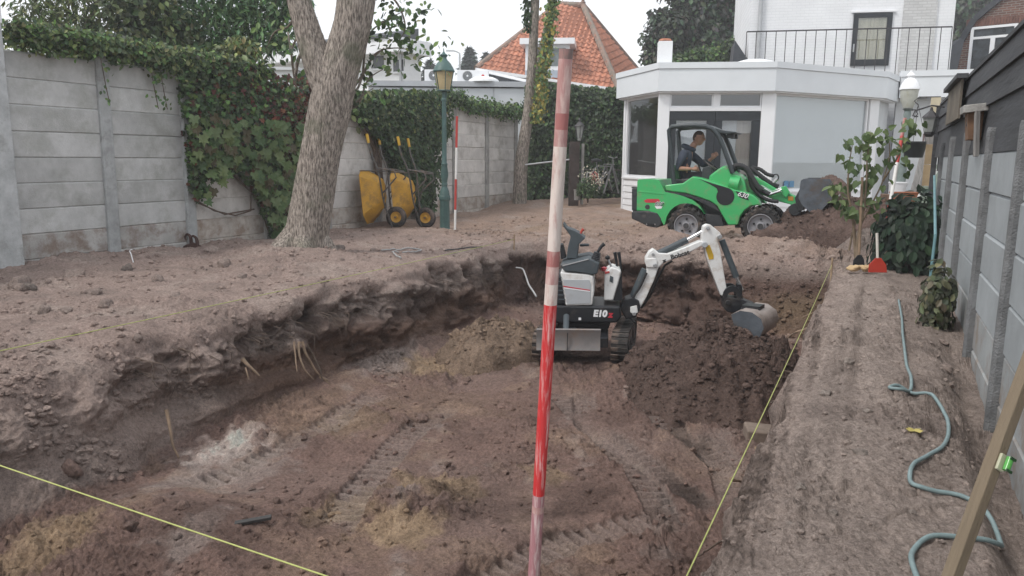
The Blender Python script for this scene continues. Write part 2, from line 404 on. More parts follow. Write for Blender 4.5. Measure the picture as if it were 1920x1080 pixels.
def soil_mat():
    m = bpy.data.materials.new('soil'); m.use_nodes = True; n = m.node_tree; N = n.nodes; K = n.links.new
    p = N['Principled BSDF']; p.inputs['Roughness'].default_value = 0.95; p.inputs['Specular IOR Level'].default_value = 0.12
    a = N.new('ShaderNodeAttribute'); a.attribute_name = 'Col'
    t = N.new('ShaderNodeNewGeometry')
    def noise(sc, det, ro):
        q = N.new('ShaderNodeTexNoise'); q.inputs['Scale'].default_value = sc; q.inputs['Detail'].default_value = det; q.inputs['Roughness'].default_value = ro
        K(t.outputs['Position'], q.inputs['Vector']); return q
    q1, q2 = noise(38, 6, 0.7), noise(150, 4, 0.7)
    r1 = N.new('ShaderNodeMapRange'); r1.inputs['From Min'].default_value = 0.3; r1.inputs['From Max'].default_value = 0.7; r1.inputs['To Min'].default_value = 0.62; r1.inputs['To Max'].default_value = 1.32
    K(q1.outputs['Fac'], r1.inputs['Value'])
    mu = N.new('ShaderNodeMixRGB'); mu.blend_type = 'MULTIPLY'; mu.inputs[0].default_value = 1
    K(a.outputs['Color'], mu.inputs[1]); q3_ = N.new('ShaderNodeMapRange'); q3_.inputs['From Min'].default_value = 0.3; q3_.inputs['From Max'].default_value = 0.7; q3_.inputs['To Min'].default_value = 0.70; q3_.inputs['To Max'].default_value = 1.28; K(q2.outputs['Fac'], q3_.inputs['Value']); pm2 = N.new('ShaderNodeMath'); pm2.operation = 'MULTIPLY'; K(r1.outputs[0], pm2.inputs[0]); K(q3_.outputs[0], pm2.inputs[1]); K(pm2.outputs[0], mu.inputs[2]); K(mu.outputs[0], p.inputs['Base Color'])
    ad = N.new('ShaderNodeMath'); ad.operation = 'MULTIPLY_ADD'; ad.inputs[1].default_value = 0.35
    K(q2.outputs['Fac'], ad.inputs[0]); K(q1.outputs['Fac'], ad.inputs[2])
    b = N.new('ShaderNodeBump'); b.inputs['Strength'].default_value = 1.0; b.inputs['Distance'].default_value = 0.04
    K(ad.outputs[0], b.inputs['Height']); K(b.outputs[0], p.inputs['Normal'])
    return m
SOIL = soil_mat()

def full_h(x, y):
    """height of the finished surface on flat ground (for placing things)"""
    x = np.atleast_1d(np.asarray(x, float)); y = np.atleast_1d(np.asarray(y, float))
    z, p, d = base_h(x, y); th, mk = track_field(x, y)
    flat = np.maximum(sst(0.1, 0, p), sst(0.9, 1, p))
    return z + fine_h(x, y, p, flat * (1 - 0.85 * mk) * roughness(x, y, p)) + th * sst(0.9, 1, p)
def gz(x, y): return float(full_h(x, y)[0])

def roughness(x, y, p):
    r = 1.0 - 0.35 * sst(11.5, 13, y) - 0.42 * sst(-0.5, -0.2, x)
    smooth = sst(-0.1, 0.35, perlin(x * 0.7, y * 0.7, 63.0)) * p
    r = r * (1 - 0.45 * sst(-4.8, -5.3, x))
    return r * (1 - 0.65 * smooth)

def make_terrain():
    c0 = YAW
    a_in = np.linspace(-R(37), R(37), 720)
    a_out = np.linspace(R(37), R(360 - 37), 130)[1:-1]
    ang = np.concatenate([a_in, a_out])            # clockwise from the heading
    rs = np.exp(np.linspace(math.log(1.5), math.log(30), 1150)); NR = 960
    nA = len(ang)
    dx = np.sin(ang - c0); dy = np.cos(ang - c0)
    X = dx[:, None] * rs[None]; Y = dy[:, None] * rs[None]
    Z, _, _ = base_h(X, Y)
    dr = np.diff(rs)[None]; dz = np.diff(Z, axis=1)
    rm = 0.5 * (rs[1:] + rs[:-1])[None]; hz = EYE.z - 0.5 * (Z[:, 1:] + Z[:, :-1])
    dist2 = rm ** 2 + hz ** 2
    proj = np.abs(hz * dr + rm * dz) / dist2       # change of elevation angle
    met = proj + 0.16 * np.hypot(dr, dz) / np.sqrt(dist2)
    xm = 0.5 * (X[:, 1:] + X[:, :-1]); met = met * np.where((xm < -9.5) | (xm > 0.9), 0.02, 1.0) * np.where(rm < 2.0, 0.3, 1.0)
    kk = 41; mp_ = np.concatenate([met[-(kk // 2):], met, met[:kk // 2]]); cs = np.cumsum(np.concatenate([np.zeros((1, met.shape[1])), mp_]), axis=0)
    met = (cs[kk:] - cs[:-kk]) / kk              # neighbouring columns sample alike
    cum = np.concatenate([np.zeros((nA, 1)), np.cumsum(met, axis=1)], axis=1)
    RR = np.empty((nA, NR))
    tt = np.linspace(0, 1, NR)
    for i in range(nA): RR[i] = np.interp(tt * cum[i, -1], cum[i], rs)
    X = dx[:, None] * RR; Y = dy[:, None] * RR
    Z, p, d = base_h(X, Y)
    # normals of the smooth surface, to push lumps out of the cut faces sideways
    e = 0.03
    nx = -(base_h(X + e, Y)[0] - Z) / e; ny = -(base_h(X, Y + e)[0] - Z) / e
    ln = np.sqrt(nx ** 2 + ny ** 2 + 1); nx /= ln; ny /= ln; nzz = 1 / ln
    steep = sst(0.25, 0.8, 1 - nzz)
    inside = (X > -9.4) & (X < 0.8)
    th, mk = track_field(X, Y)
    flat = np.maximum(np.maximum(sst(0.1, 0, p), sst(0.9, 1, p)), 0.9 * (1 - steep))
    Zf = Z + (fine_h(X, Y, p, flat * (1 - 0.85 * mk) * roughness(X, Y, p)) + th * sst(0.9, 1, p)) * inside
    # lumps, hollows and ledges in the faces
    q = 0.19 * fbm(X * 1.8, Y * 1.8, Z * 2.6, 2) + 0.12 * fbm(X * 4.2, Y * 4.2, Z * 5.5, 3, 0.6)
    rd = 1 - np.abs(fbm(X * 6, Y * 6, Z * 9 + 3, 2)); q = q + 0.06 * (rd - 0.5) + 0.03 * fbm(X * 19, Y * 19, Z * 19, 2)
    led = np.sin((Z + 0.05 * perlin(X * 2, Y * 2)) * 21) * 0.010
    upz = sst(-0.66, -0.42, Z + 0.08 * perlin(X * 1.5, Y * 1.5, 6.0)); upz = np.maximum(upz, np.maximum(sst(10.3, 10.7, Y) * 0.6, sst(6.0, 6.8, Y) * 0.9))
    q = q * (0.30 + 0.70 * upz) + (1 - upz) * (0.05 * np.sin((Z + 0.16 * perlin(X * 0.9, Y * 0.9)) * 13) + 0.012 * fbm(X * 9, Y * 9, Z * 14, 2))
    amp = steep * sst(0.02, 0.25, p) * inside * (1 - 0.55 * sst(-1.2, -0.5, X))
    top_hole = np.exp(-((Z + 0.22) / 0.16) ** 2) * sst(-4.6, -4.9, X)
    q = q - 0.36 * top_hole * sst(0.0, 0.3, perlin(X * 1.9, Y * 1.9, 5.5)) + led
    V = np.stack([X + nx * q * amp, Y + ny * q * amp, Zf + nzz * q * amp], -1)
    # fresh smooth bucket cuts in the far left corner are darker and damp
    col = soil_colour(X, Y, Zf, p, d, steep)
    tm = (mk * sst(0.9, 1, p))[..., None]; col = col * (1 - 0.3 * tm) + COL_PALE * 0.85 * 0.3 * tm
    idx = np.arange(nA * NR).reshape(nA, NR)
    nxt = np.roll(idx, -1, axis=0)
    F = np.stack([idx[:, :-1], nxt[:, :-1], nxt[:, 1:], idx[:, 1:]], -1).reshape(-1, 4)
    F = F[:, ::-1]
    V = V.reshape(-1, 3)
    o = np_mesh('ground', V, F, SOIL, col=col.reshape(-1, 3))
    o['kind'] = 'structure'; o['label'] = 'bare brown soil of the yard with a deep rectangular pit dug into it'
    return o
make_terrain()

# flat ground outside the garden, reaching the horizon, with a gap where the garden soil lies
h0, h1, h2, h3 = -9.45, 0.84, -20.0, 30.0
B = 900
vs = [(-B, -B, 0), (B, -B, 0), (B, B, 0), (-B, B, 0), (h0, h2, 0), (h1, h2, 0), (h1, h3, 0), (h0, h3, 0)]
fs = [(0, 1, 5, 4), (1, 2, 6, 5), (2, 3, 7, 6), (3, 0, 4, 7)]
m = M('far_earth', (0.16, 0.14, 0.10), 0.95, 0.2, 0.3)
far = MB().add(vs, fs).build('terrain', m, smooth=0, fixn=False); far['kind'] = 'structure'; far['label'] = 'flat ground of the neighbouring plots around the garden'

# ------------------------------------------------------------------ heaps of dug soil
def heap(name, label, cx, cy, rx, ry, h, rot, z0, col, col2, seed, lump=1.0, n=190, nr=120, peak=1.5, group='heaps of dug soil', skew=0.0):
    a = np.linspace(0, 2 * math.pi, n, endpoint=False); q = np.linspace(0, 1, nr) ** 0.8
    A, Q = np.meshgrid(a, q, indexing='ij')
    wob = 1 + 0.16 * perlin(np.cos(A) * 1.6 + seed, np.sin(A) * 1.6, seed * 1.7) + 0.07 * perlin(np.cos(A) * 5 + seed, np.sin(A) * 5, seed)
    lx, ly = np.cos(A) * Q * rx * wob + skew * (1 - Q), np.sin(A) * Q * ry * wob
    X = cx + lx * math.cos(rot) - ly * math.sin(rot); Y = cy + lx * math.sin(rot) + ly * math.cos(rot)
    H = h * (np.clip(1 - Q ** peak, 0, 1)) * (1 + 0.18 * perlin(X * 1.4, Y * 1.4, seed))
    base, pp, dd = base_h(X, Y)
    low = base if z0 is None else z0
    Z = low + H - 0.10 * sst(0.8, 1.0, Q)
    Z = Z + fine_h(X + seed, Y + seed * 2, 0, lump) * 1.25
    n1 = fbm(X * 2.0, Y * 2.0, seed, 3); n2 = fbm(X * 6, Y * 6, seed, 3)
    t = sst(-0.2, 0.5, n1)[..., None]
    col = np.array(col) * (1 - t) + np.array(col2) * t
    col = np.clip(col * (1 + 0.22 * n2[..., None]), 0.012, 0.6)
    idx = np.arange(n * nr).reshape(n, nr); nx_ = np.roll(idx, -1, axis=0)
    F = np.stack([idx[:, :-1], idx[:, 1:], nx_[:, 1:], nx_[:, :-1]], -1).reshape(-1, 4)
    o = np_mesh(name, np.stack([X, Y, Z], -1).reshape(-1, 3), F, SOIL, col=col.reshape(-1, 3))
    tag(o, label, 'soil heap', group)
    HEAPS.append((cx, cy, rx, ry, rot, o))
    return o
HEAPS = []
heap('soil_heap', 'large dark brown heap of loose soil under the digger bucket', -1.46, 8.3, 1.06, 1.6, 0.52, R(8), -0.98, COL_DARK * 1.35, COL_FLOOR * 0.62, 3.0, 1.3, n=300, nr=190, peak=1.9)
heap('soil_heap', 'low tan heap of sandy soil on the pit floor left of the digger', -4.0, 8.0, 0.55, 0.95, 0.42, R(-20), -0.98, COL_OCHRE * 0.95, COL_OCHRE * 0.72, 5.0, 0.9, n=200, nr=110)
heap('soil_heap', 'dark soil mound right of the green loader below its raised bucket', -0.35, 13.6, 1.8, 1.2, 0.80, R(10), None, COL_DARK * 1.35, COL_FLOOR * 0.8, 8.0, 1.1, n=240, nr=140)
heap('soil_heap', 'grey brown soil mound at the foot of the young leafy tree', -0.10, 12.75, 0.62, 0.9, 0.34, R(10), None, COL_TOP * 0.9, COL_BANK * 0.85, 9.0, 1.1, n=200, nr=110)
# ------------------------------------------------------------------ concrete fences
G_CON = M('grey_concrete', (0.49, 0.495, 0.49), 0.85, 0.14, 3.0, 0.25, 60, dirt=(0.33, 0.335, 0.315), dirt_amt=0.5, dscale=2.2, rnd=0.09)
P_CON = M('pale_concrete', (0.60, 0.575, 0.55), 0.85, 0.12, 3.0, 0.25, 60, dirt=(0.33, 0.31, 0.28), dirt_amt=0.4, dscale=2.4, rnd=0.10)
R_CON = M('smooth_concrete', (0.335, 0.36, 0.375), 0.8, 0.10, 2.5, 0.12, 50, dirt=(0.28, 0.30, 0.31), dirt_amt=0.35, dscale=1.8, rnd=0.06)
G_SOIL = M('soil_splashed_grey_concrete', (0.46, 0.45, 0.435), 0.9, 0.16, 3.0, 0.25, 60, dirt=(0.24, 0.19, 0.16), dirt_amt=0.62, dscale=4, rnd=0.09); P_SOIL = M('soil_splashed_pale_concrete', (0.54, 0.50, 0.46), 0.9, 0.16, 3.0, 0.25, 60, dirt=(0.30, 0.235, 0.19), dirt_amt=0.62, dscale=4, rnd=0.1); R_SOIL = M('soil_splashed_smooth_concrete', (0.32, 0.335, 0.34), 0.9, 0.12, 2.5, 0.12, 50, dirt=(0.24, 0.20, 0.17), dirt_amt=0.55, dscale=4, rnd=0.06)
SOILED = {'grey_concrete': G_SOIL, 'pale_concrete': P_SOIL, 'smooth_concrete': R_SOIL}
POST_CON = M('post_concrete', (0.19, 0.195, 0.20), 0.9, 0.25, 9.0, 0.6, 90, dirt=(0.17, 0.17, 0.17), dirt_amt=0.35, dscale=14, rnd=0.08)
POST_L = M('left_post_concrete', (0.42, 0.435, 0.44), 0.88, 0.16, 6.0, 0.3, 70, dirt=(0.24, 0.24, 0.23), dirt_amt=0.3, dscale=5, rnd=0.08)
POST_D = M('worn_post_concrete', (0.33, 0.325, 0.31), 0.88, 0.16, 6.0, 0.3, 70, dirt=(0.22, 0.21, 0.20), dirt_amt=0.4, dscale=5, rnd=0.08)

def plank_mesh(ln, h, t, name, mat):
    """a cast plank: flat face, chamfered top and bottom edges"""
    b = MB(); c = 0.017
    sec = [(0, c * 0.6), (t * 0.25, 0.002), (t * 0.75, 0.002), (t, c * 0.6), (t, h - c), (t - c, h + 0.003), (c, h + 0.003), (0, h - c)]
    k = len(sec)
    vs = [(x, -ln / 2, z) for x, z in sec] + [(x, ln / 2, z) for x, z in sec]
    fs = [tuple(range(k)), tuple(range(2 * k - 1, k - 1, -1))] + [(i, k + i, k + (i + 1) % k, (i + 1) % k) for i in range(k)]
    b.add(vs, fs)
    o = b.build(name, mat, smooth=0); me = o.data; bpy.data.objects.remove(o)
    return me

def fence(name, label, ys, xf, pitch, z0, nrow, ptop, side, pw, pd, mats, pmats, tops=None):
    """side = +1: the face looks towards +x (left fence), -1: towards -x"""
    root = thing(name, label, 'fence', (xf, ys[0], 0))
    cache = {}
    pm = {}
    for i, y in enumerate(ys):
        tp = ptop[i] if isinstance(ptop, list) else ptop
        mt = pmats(i); key = (round(tp, 2), mt.name)
        if key not in pm:
            b = MB(); hw = pw / 2; c = 0.018
            sec = [(-hw, 0), (-hw, pd - c), (-hw + c, pd), (hw - c, pd), (hw, pd - c), (hw, 0), (hw, -0.06), (-hw, -0.06)]
            zs = [-0.6, tp - 0.03, tp]
            vs = [(side * u, v, z) for z in zs[:2] for v, u in sec] + [(side * (u * 0.9), v * 0.72, tp) for v, u in sec]
            k = 8; fs = []
            for q in range(2): fs += [(q * k + j, q * k + (j + 1) % k, (q + 1) * k + (j + 1) % k, (q + 1) * k + j) for j in range(k)]
            fs += [tuple(range(k)), tuple(range(3 * k - 1, 2 * k - 1, -1))]
            o = b.add(vs, fs).build('post', mt, smooth=0); pm[key] = o.data; bpy.data.objects.remove(o)
        lean = random.uniform(-0.006, 0.006)
        inst('post', pm[key], Matrix.Translation((0, y - ys[0], 0)) @ Euler((lean, random.uniform(-0.004, 0.004), 0)).to_matrix().to_4x4(), root)
    for i in range(len(ys) - 1):
        ln = ys[i + 1] - ys[i] - 0.06; mt = mats(i)
        for r_ in range(nrow):
            mt = SOILED[mats(i).name] if z0 + r_ * pitch < 0.15 else mats(i); key = (round(ln, 2), mt.name)
            if key not in cache: cache[key] = plank_mesh(ln, pitch, 0.05, 'plank', mt)
            off = random.uniform(-0.005, 0.005)
            m4 = Matrix.Translation((-0.025 - 0.025 * side + off - (0.0 if side > 0 else 0.0), (ys[i] + ys[i + 1]) / 2 - ys[0], z0 + r_ * pitch)) @ Euler((random.uniform(-0.003, 0.003), 0, 0)).to_matrix().to_4x4()
            if side < 0: m4 = Matrix.Translation((off, (ys[i] + ys[i + 1]) / 2 - ys[0], z0 + r_ * pitch))
            inst('plank', cache[key], m4, root)
    return root

LY = [1.8, 3.1, 4.42, 5.62, 6.95, 8.26, 9.85, 11.42, 13.05, 14.65, 16.2, 17.88, 19.62]
fence('concrete_fence', 'tall grey concrete plank fence with ivy along the left side of the garden', LY, -9.3, 0.309, -0.225, 9, [2.62] * 7 + [2.66] * 6, +1, 0.17, 0.055,
      lambda i: G_CON if i < 5 else P_CON, lambda i: POST_L if i < 6 else POST_D)
RY = [0.2, 1.8, 3.4, 4.97, 6.4, 8.05, 9.68, 11.2]
fence('concrete_fence', 'grey concrete plank fence under dark boards along the right side', RY, 0.70, 0.285, -0.565, 7, [1.60, 1.60, 1.60, 1.58, 1.60, 1.62, 1.63, 1.6], -1, 0.07, 0.05,
      lambda i: R_CON, lambda i: POST_CON)
# taller end post with a white panel at the far left edge
t = thing('gate_pillar', 'taller concrete pillar with a white panel on top at the left picture edge', 'pillar', (-9.23, 5.50, 0))
MB().box((0, 0, 1.27), (0.16, 0.30, 3.1)).build('shaft', POST_L, t, bevel=0.012)
WHITE = M('white_paint', (0.78, 0.79, 0.80), 0.45, 0.04, 3, dirt=(0.6, 0.6, 0.58), dirt_amt=0.15)
MB().box((0, 0.0, 3.32), (0.10, 0.36, 0.99)).build('white_panel', WHITE, t, bevel=0.008)

# ------------------------------------------------------------------ dark boarded wall above the right fence
BOARD = M('dark_stained_wood', (0.050, 0.052, 0.058), 0.75, 0.35, 2.5, 0.35, 25, dirt=(0.095, 0.097, 0.10), dirt_amt=0.35, dscale=3, stretch=(1, 0.15, 1.2), rnd=0.12)
t = thing('timber_wall', 'dark stained overlapping board wall above the right concrete fence', 'timber wall', (0.722, 0, 0))
brd = {}
for k, (za, zb) in enumerate(((1.425, 1.82), (1.79, 2.02), (1.99, 2.175))):
    y = [-1.5, -0.4, -2.2][k]; n = 0
    while y < 13.0:
        ln = min(4.6 + 0.7 * k, 13.05 - y)
        b = MB(); b.prism([(-0.030, za), (0.0, za), (0.012, zb), (-0.004, zb)], 0, ln - 0.004, 'xz')
        o = b.build('board', BOARD, t, smooth=0); o.location = (0.0, y, 0); y += ln
MB().box((0.02, 5.8, 2.19), (0.09, 14.5, 0.03)).build('capping', BOARD, t)
MB().box((0.045, 5.8, 1.7), (0.06, 14.4, 0.94)).build('backing', BOARD, t)
MB().box((-0.03, 13.02, 0.95), (0.07, 0.07, 2.45)).build('end_post', BOARD, t)

# ------------------------------------------------------------------ leaves
def leaf_mat(name, trans=0.25, rough=0.5):
    m = bpy.data.materials.new(name); m.use_nodes = True; n = m.node_tree; N = n.nodes; K = n.links.new
    p = N['Principled BSDF']; p.inputs['Roughness'].default_value = rough; p.inputs['Specular IOR Level'].default_value = 0.35
    a = N.new('ShaderNodeAttribute'); a.attribute_name = 'Col'
    K(a.outputs['Color'], p.inputs['Base Color'])
    tr = N.new('ShaderNodeBsdfTranslucent'); K(a.outputs['Color'], tr.inputs['Color'])
    mx = N.new('ShaderNodeMixShader'); mx.inputs[0].default_value = trans
    K(p.outputs[0], mx.inputs[1]); K(tr.outputs[0], mx.inputs[2]); K(mx.outputs[0], N['Material Output'].inputs['Surface'])
    return m
LEAF = leaf_mat('leaf')
T_OVAL = (np.array([(0, 0, 0), (0.28, 0.35, 0.05), (0.26, 0.7, 0.03), (0, 1, -0.08), (-0.26, 0.7, 0.03), (-0.28, 0.35, 0.05), (0, 0.5, -0.04)], float), [(0, 1, 6), (1, 2, 6), (2, 3, 6), (3, 4, 6), (4, 5, 6), (5, 0, 6)])
T_LOBE = (np.array([(0, 0.05, 0), (0.30, -0.12, 0.0), (0.52, 0.25, 0.06), (0.30, 0.42, 0.04), (0.42, 0.75, 0.02), (0.16, 0.68, 0.0), (0, 1.05, -0.12), (-0.16, 0.68, 0.0), (-0.42, 0.75, 0.02), (-0.30, 0.42, 0.04), (-0.52, 0.25, 0.06), (-0.30, -0.12, 0.0), (0, 0.45, -0.05)], float),
          [(i, i + 1, 12) for i in range(11)] + [(11, 0, 12)])
T_SLIM = (np.array([(0, 0, 0), (0.15, 0.4, 0.03), (0, 1, -0.06), (-0.15, 0.4, 0.03)], float), [(0, 1, 2), (0, 2, 3)])
T_HEART = (np.array([(0, 0.08, 0), (0.22, -0.06, 0.02), (0.42, 0.2, 0.06), (0.3, 0.62, 0.03), (0, 1.08, -0.14), (-0.3, 0.62, 0.03), (-0.42, 0.2, 0.06), (-0.22, -0.06, 0.02), (0, 0.45, -0.05)], float), [(i, i + 1, 8) for i in range(7)] + [(7, 0, 8)])
def unit(a): return a / np.maximum(1e-9, np.linalg.norm(a, axis=1))[:, None]
def leaf_arrays(pts, nrm, size, rs, jit=0.5, tip=(0, 0, -1), tipjit=0.6, tmpl=T_OVAL):
    n = len(pts); nr = unit(nrm + rs.normal(size=(n, 3)) * jit)
    tp = np.array(tip, float)[None] + rs.normal(size=(n, 3)) * tipjit
    tp = unit(tp - nr * (tp * nr).sum(1)[:, None]); sx = np.cross(tp, nr)
    tv, tf = tmpl
    V = pts[:, None] + size[:, None, None] * (tv[None, :, 0, None] * sx[:, None] + (tv[None, :, 1, None] - 0.3) * tp[:, None] + tv[None, :, 2, None] * nr[:, None])
    k = len(tv); F = (np.arange(n)[:, None, None] * k + np.array(tf)[None]).reshape(-1, 3)
    return V.reshape(-1, 3), F, k
def leaves(name, pts, nrm, size, cols, parent, seed=1, stuff=True, **kw):
    rs = np.random.RandomState(seed)
    V, F, k = leaf_arrays(pts, nrm, size, rs, **kw)
    o = np_mesh(name, V, F, LEAF, parent, smooth=False, col=np.repeat(np.clip(cols, 0.004, 0.8), k, axis=0))
    if stuff: o['kind'] = 'stuff'
    return o
def pick_cols(rs, n, pal, var=0.25):
    pal = np.array(pal); w_ = rs.randint(0, len(pal), n)
    return pal[w_] * (1 + var * rs.normal(size=(n, 1))) * (1 + 0.08 * rs.normal(size=(n, 3)))
GREEN = [(0.116, 0.204, 0.059), (0.087, 0.166, 0.055), (0.166, 0.243, 0.078), (0.098, 0.155, 0.068)]
DARKG = [(0.042, 0.075, 0.03), (0.054, 0.093, 0.036), (0.068, 0.105, 0.045), (0.033, 0.06, 0.027)]
OLIVE = [(0.184, 0.228, 0.086), (0.129, 0.172, 0.069), (0.237, 0.27, 0.108), (0.108, 0.133, 0.061), (0.098, 0.12, 0.061)]
BLUEG = [(0.088, 0.17, 0.068), (0.07, 0.14, 0.06), (0.125, 0.21, 0.077), (0.055, 0.104, 0.045)]
REDL = [(0.132, 0.036, 0.026), (0.09, 0.026, 0.022), (0.156, 0.06, 0.03), (0.06, 0.06, 0.026)]
YELL = [(0.33, 0.27, 0.05), (0.22, 0.22, 0.05), (0.11, 0.15, 0.04), (0.38, 0.30, 0.08)]

def in_poly(px, py, poly):
    ins = np.zeros(px.shape, bool); k = len(poly)
    for i in range(k):
        x0, y0 = poly[i]; x1, y1 = poly[(i + 1) % k]
        c = ((y0 > py) != (y1 > py)) & (px < (x1 - x0) * (py - y0) / ((y1 - y0) + 1e-12) + x0)
        ins ^= c
    return ins
def sample_poly(rs, poly, n):
    xs = [p[0] for p in poly]; ys_ = [p[1] for p in poly]; out = []
    got = 0
    while got < n:
        a = rs.uniform(min(xs), max(xs), n * 2); b = rs.uniform(min(ys_), max(ys_), n * 2); k = in_poly(a, b, poly)
        out.append(np.stack([a[k], b[k]], 1)); got += k.sum()
    return np.concatenate(out)[:n]
def wall_poly(pp, x): return [(lambda q: (q.y, q.z))(atX(a, b, x)) for a, b in pp]
WOOD = M('vine_wood', (0.12, 0.085, 0.065), 0.9, 0.25, 12, 0.5, 60)
BARK = M('grey_bark', (0.20, 0.165, 0.13), 0.95, 0.3, 10, 0.6, 40, dirt=(0.10, 0.085, 0.07), dirt_amt=0.4, dscale=7)

# large leaved creeper near the trunk
rs = np.random.RandomState(11)
creeper = thing('climbing_vine', 'large leaved green creeper reddening towards the trunk on the left concrete fence', 'climbing plant', (-9.2, 9, 0))
creeper_off = np.array((-9.2, 9, 0))
poly = wall_poly([(338, 118), (352, 240), (366, 375), (382, 380), (402, 340), (428, 322), (450, 322), (478, 352), (498, 405), (510, 445), (530, 442), (556, 350), (600, 200), (600, 150), (520, 140), (470, 128), (440, 118), (400, 112)], -9.1)
def creeper_pts(n, d0, d1):
    q = sample_poly(rs, poly, n); return np.stack([-9.24 + rs.uniform(d0, d1, n) + 0.06 * perlin(q[:, 0] * 2, q[:, 1] * 2), q[:, 0], q[:, 1]], 1)
P = creeper_pts(5200, 0.02, 0.22)
rd = sst(9.4, 10.8, P[:, 1] + 0.5 * rs.normal(size=len(P))) * sst(1.1, 1.8, P[:, 2] + 0.2 * rs.normal(size=len(P)))
cols = np.where((rs.uniform(size=len(P)) < 0.12 + 0.7 * rd)[:, None], pick_cols(rs, len(P), REDL), pick_cols(rs, len(P), DARKG + GREEN[:2]))
leaves('foliage', P - creeper_off, np.tile((1.0, -0.5, 0.35), (len(P), 1)), rs.uniform(0.05, 0.10, len(P)), cols, creeper, 2, jit=0.45, tmpl=T_LOBE)
# the 300 largest leaves are built one by one
tv, tf = T_LOBE; shades = []
for q in range(6):
    c = [(0.115, 0.175, 0.062), (0.090, 0.150, 0.052), (0.140, 0.195, 0.085), (0.070, 0.125, 0.046), (0.16, 0.21, 0.08), (0.090, 0.075, 0.036)][q]
    o = np_mesh('leaf', tv + np.array([(0, 0, 0.02 * math.sin(i * 2.1 + q)) for i in range(len(tv))]), np.array(tf), LEAF, smooth=False, col=np.tile(c, (len(tv), 1)) * (1 + 0.1 * np.sin(np.arange(len(tv)))[:, None])); shades.append(o.data); bpy.data.objects.remove(o)
big = creeper_pts(1500, 0.18, 0.32); big = big[(big[:, 2] < 1.95)][:290]
for p in big:
    nrm = Vector((1, -0.55, 0.4)) + Vector(rs.normal(size=3)) * 0.33; nrm.normalize()
    tp = Vector((0, 0, -1)) + Vector(rs.normal(size=3)) * 0.35; tp = (tp - nrm * tp.dot(nrm)).normalized(); sx = tp.cross(nrm); sz = rs.uniform(0.12, 0.19)
    m4 = Matrix.Translation(Vector(p) - Vector(creeper_off)) @ (Matrix((sx, tp, nrm)).transposed() * sz).to_4x4()
    inst('leaf', shades[rs.randint(0, 6)] if p[1] < 10.3 or rs.uniform() < 0.6 else shades[5], m4, creeper)
b = MB()
for pp in ([(372, 378), (400, 395), (440, 404), (470, 395), (472, 360), (440, 330)], [(425, 315), (450, 340), (480, 372), (505, 440)], [(498, 350), (512, 400), (520, 445)], [(370, 380), (420, 402), (475, 392)]):
    b.tube([atX(a, c, -9.21) + Vector((0.02 * math.sin(i), 0, 0)) - Vector(creeper_off) for i, (a, c) in enumerate(pp)], 0.012, 6)
b.build('stems', WOOD, creeper)['kind'] = 'stuff'

# trailing ivy over the near top of the left fence
top = thing('trailing_ivy', 'trailing ivy hanging over the top of the near left fence panels', 'ivy', (-9.2, 7, 2.5))
n = 6500; q0 = rs.uniform(5.75, 9.9, n); hang = np.abs(rs.normal(size=n)) * (0.07 + 0.08 * np.clip(perlin(q0 * 2.2, q0 * 0 + 3.0), 0, 1) * 2 + 0.06 * (q0 > 7.6))
P = np.stack([-9.22 + rs.uniform(-0.25, 0.22, n), q0, 2.72 - hang + rs.uniform(-0.02, 0.20, n)], 1)
leaves('foliage', P - np.array((-9.2, 7, 2.5)), np.tile((0.8, -0.4, 0.8), (n, 1)), rs.uniform(0.05, 0.10, n), pick_cols(rs, n, GREEN + OLIVE + DARKG), top, 3, jit=0.7)
b = MB()
for y0 in (6.9, 7.65, 7.8): b.tube([(-0.0, y0 - 7, 0.1), (0.03, y0 - 6.98, -0.25), (0.02, y0 - 6.93, -0.5)], 0.006, 5)
b.build('stems', WOOD, top)['kind'] = 'stuff'
n = 40; P = np.stack([-9.2 + rs.uniform(0.0, 0.06, n), rs.choice([6.95, 7.68, 7.85], n) + rs.normal(size=n) * 0.05, rs.uniform(2.0, 2.5, n)], 1)
leaves('hanging_leaves', P - np.array((-9.2, 7, 2.5)), np.tile((1, -0.4, 0.2), (n, 1)), rs.uniform(0.05, 0.08, n), pick_cols(rs, n, GREEN), top, 4)

# dense dark ivy behind the wheelbarrows
ivy = thing('climbing_ivy', 'dense dark ivy hanging behind the yellow wheelbarrows on the left fence', 'ivy', (-9.2, 14, 0))
poly = wall_poly([(650, 172), (735, 168), (845, 172), (842, 200), (836, 250), (815, 285), (812, 360), (806, 398), (786, 404), (768, 380), (742, 320), (728, 290), (700, 255), (672, 222), (650, 205)], -9.1)
n = 9000; q = sample_poly(rs, poly, n)
P = np.stack([-9.22 + rs.uniform(0.0, 0.32, n) + 0.1 * perlin(q[:, 0] * 1.5, q[:, 1] * 1.5), q[:, 0], q[:, 1]], 1)
br = (rs.uniform(size=n) < 0.25 * sst(1.6, 2.4, q[:, 1]))[:, None]
leaves('foliage', P - np.array((-9.2, 14, 0)), np.tile((1, -0.4, 0.5), (n, 1)), rs.uniform(0.06, 0.12, n), np.where(br, pick_cols(rs, n, OLIVE), pick_cols(rs, n, DARKG)), ivy, 5, jit=0.5)
b = MB()
for pp in ([(655, 215), (675, 230), (695, 262), (708, 300), (716, 380)], [(700, 250), (712, 300), (722, 390)], [(690, 240), (702, 280), (706, 330)]):
    b.tube([atX(a, c, -9.2) - Vector((-9.2, 14, 0)) for a, c in pp], [0.03, 0.035, 0.035, 0.03, 0.03][:len(pp)], 6)
b.build('stems', WOOD, ivy)['kind'] = 'stuff'
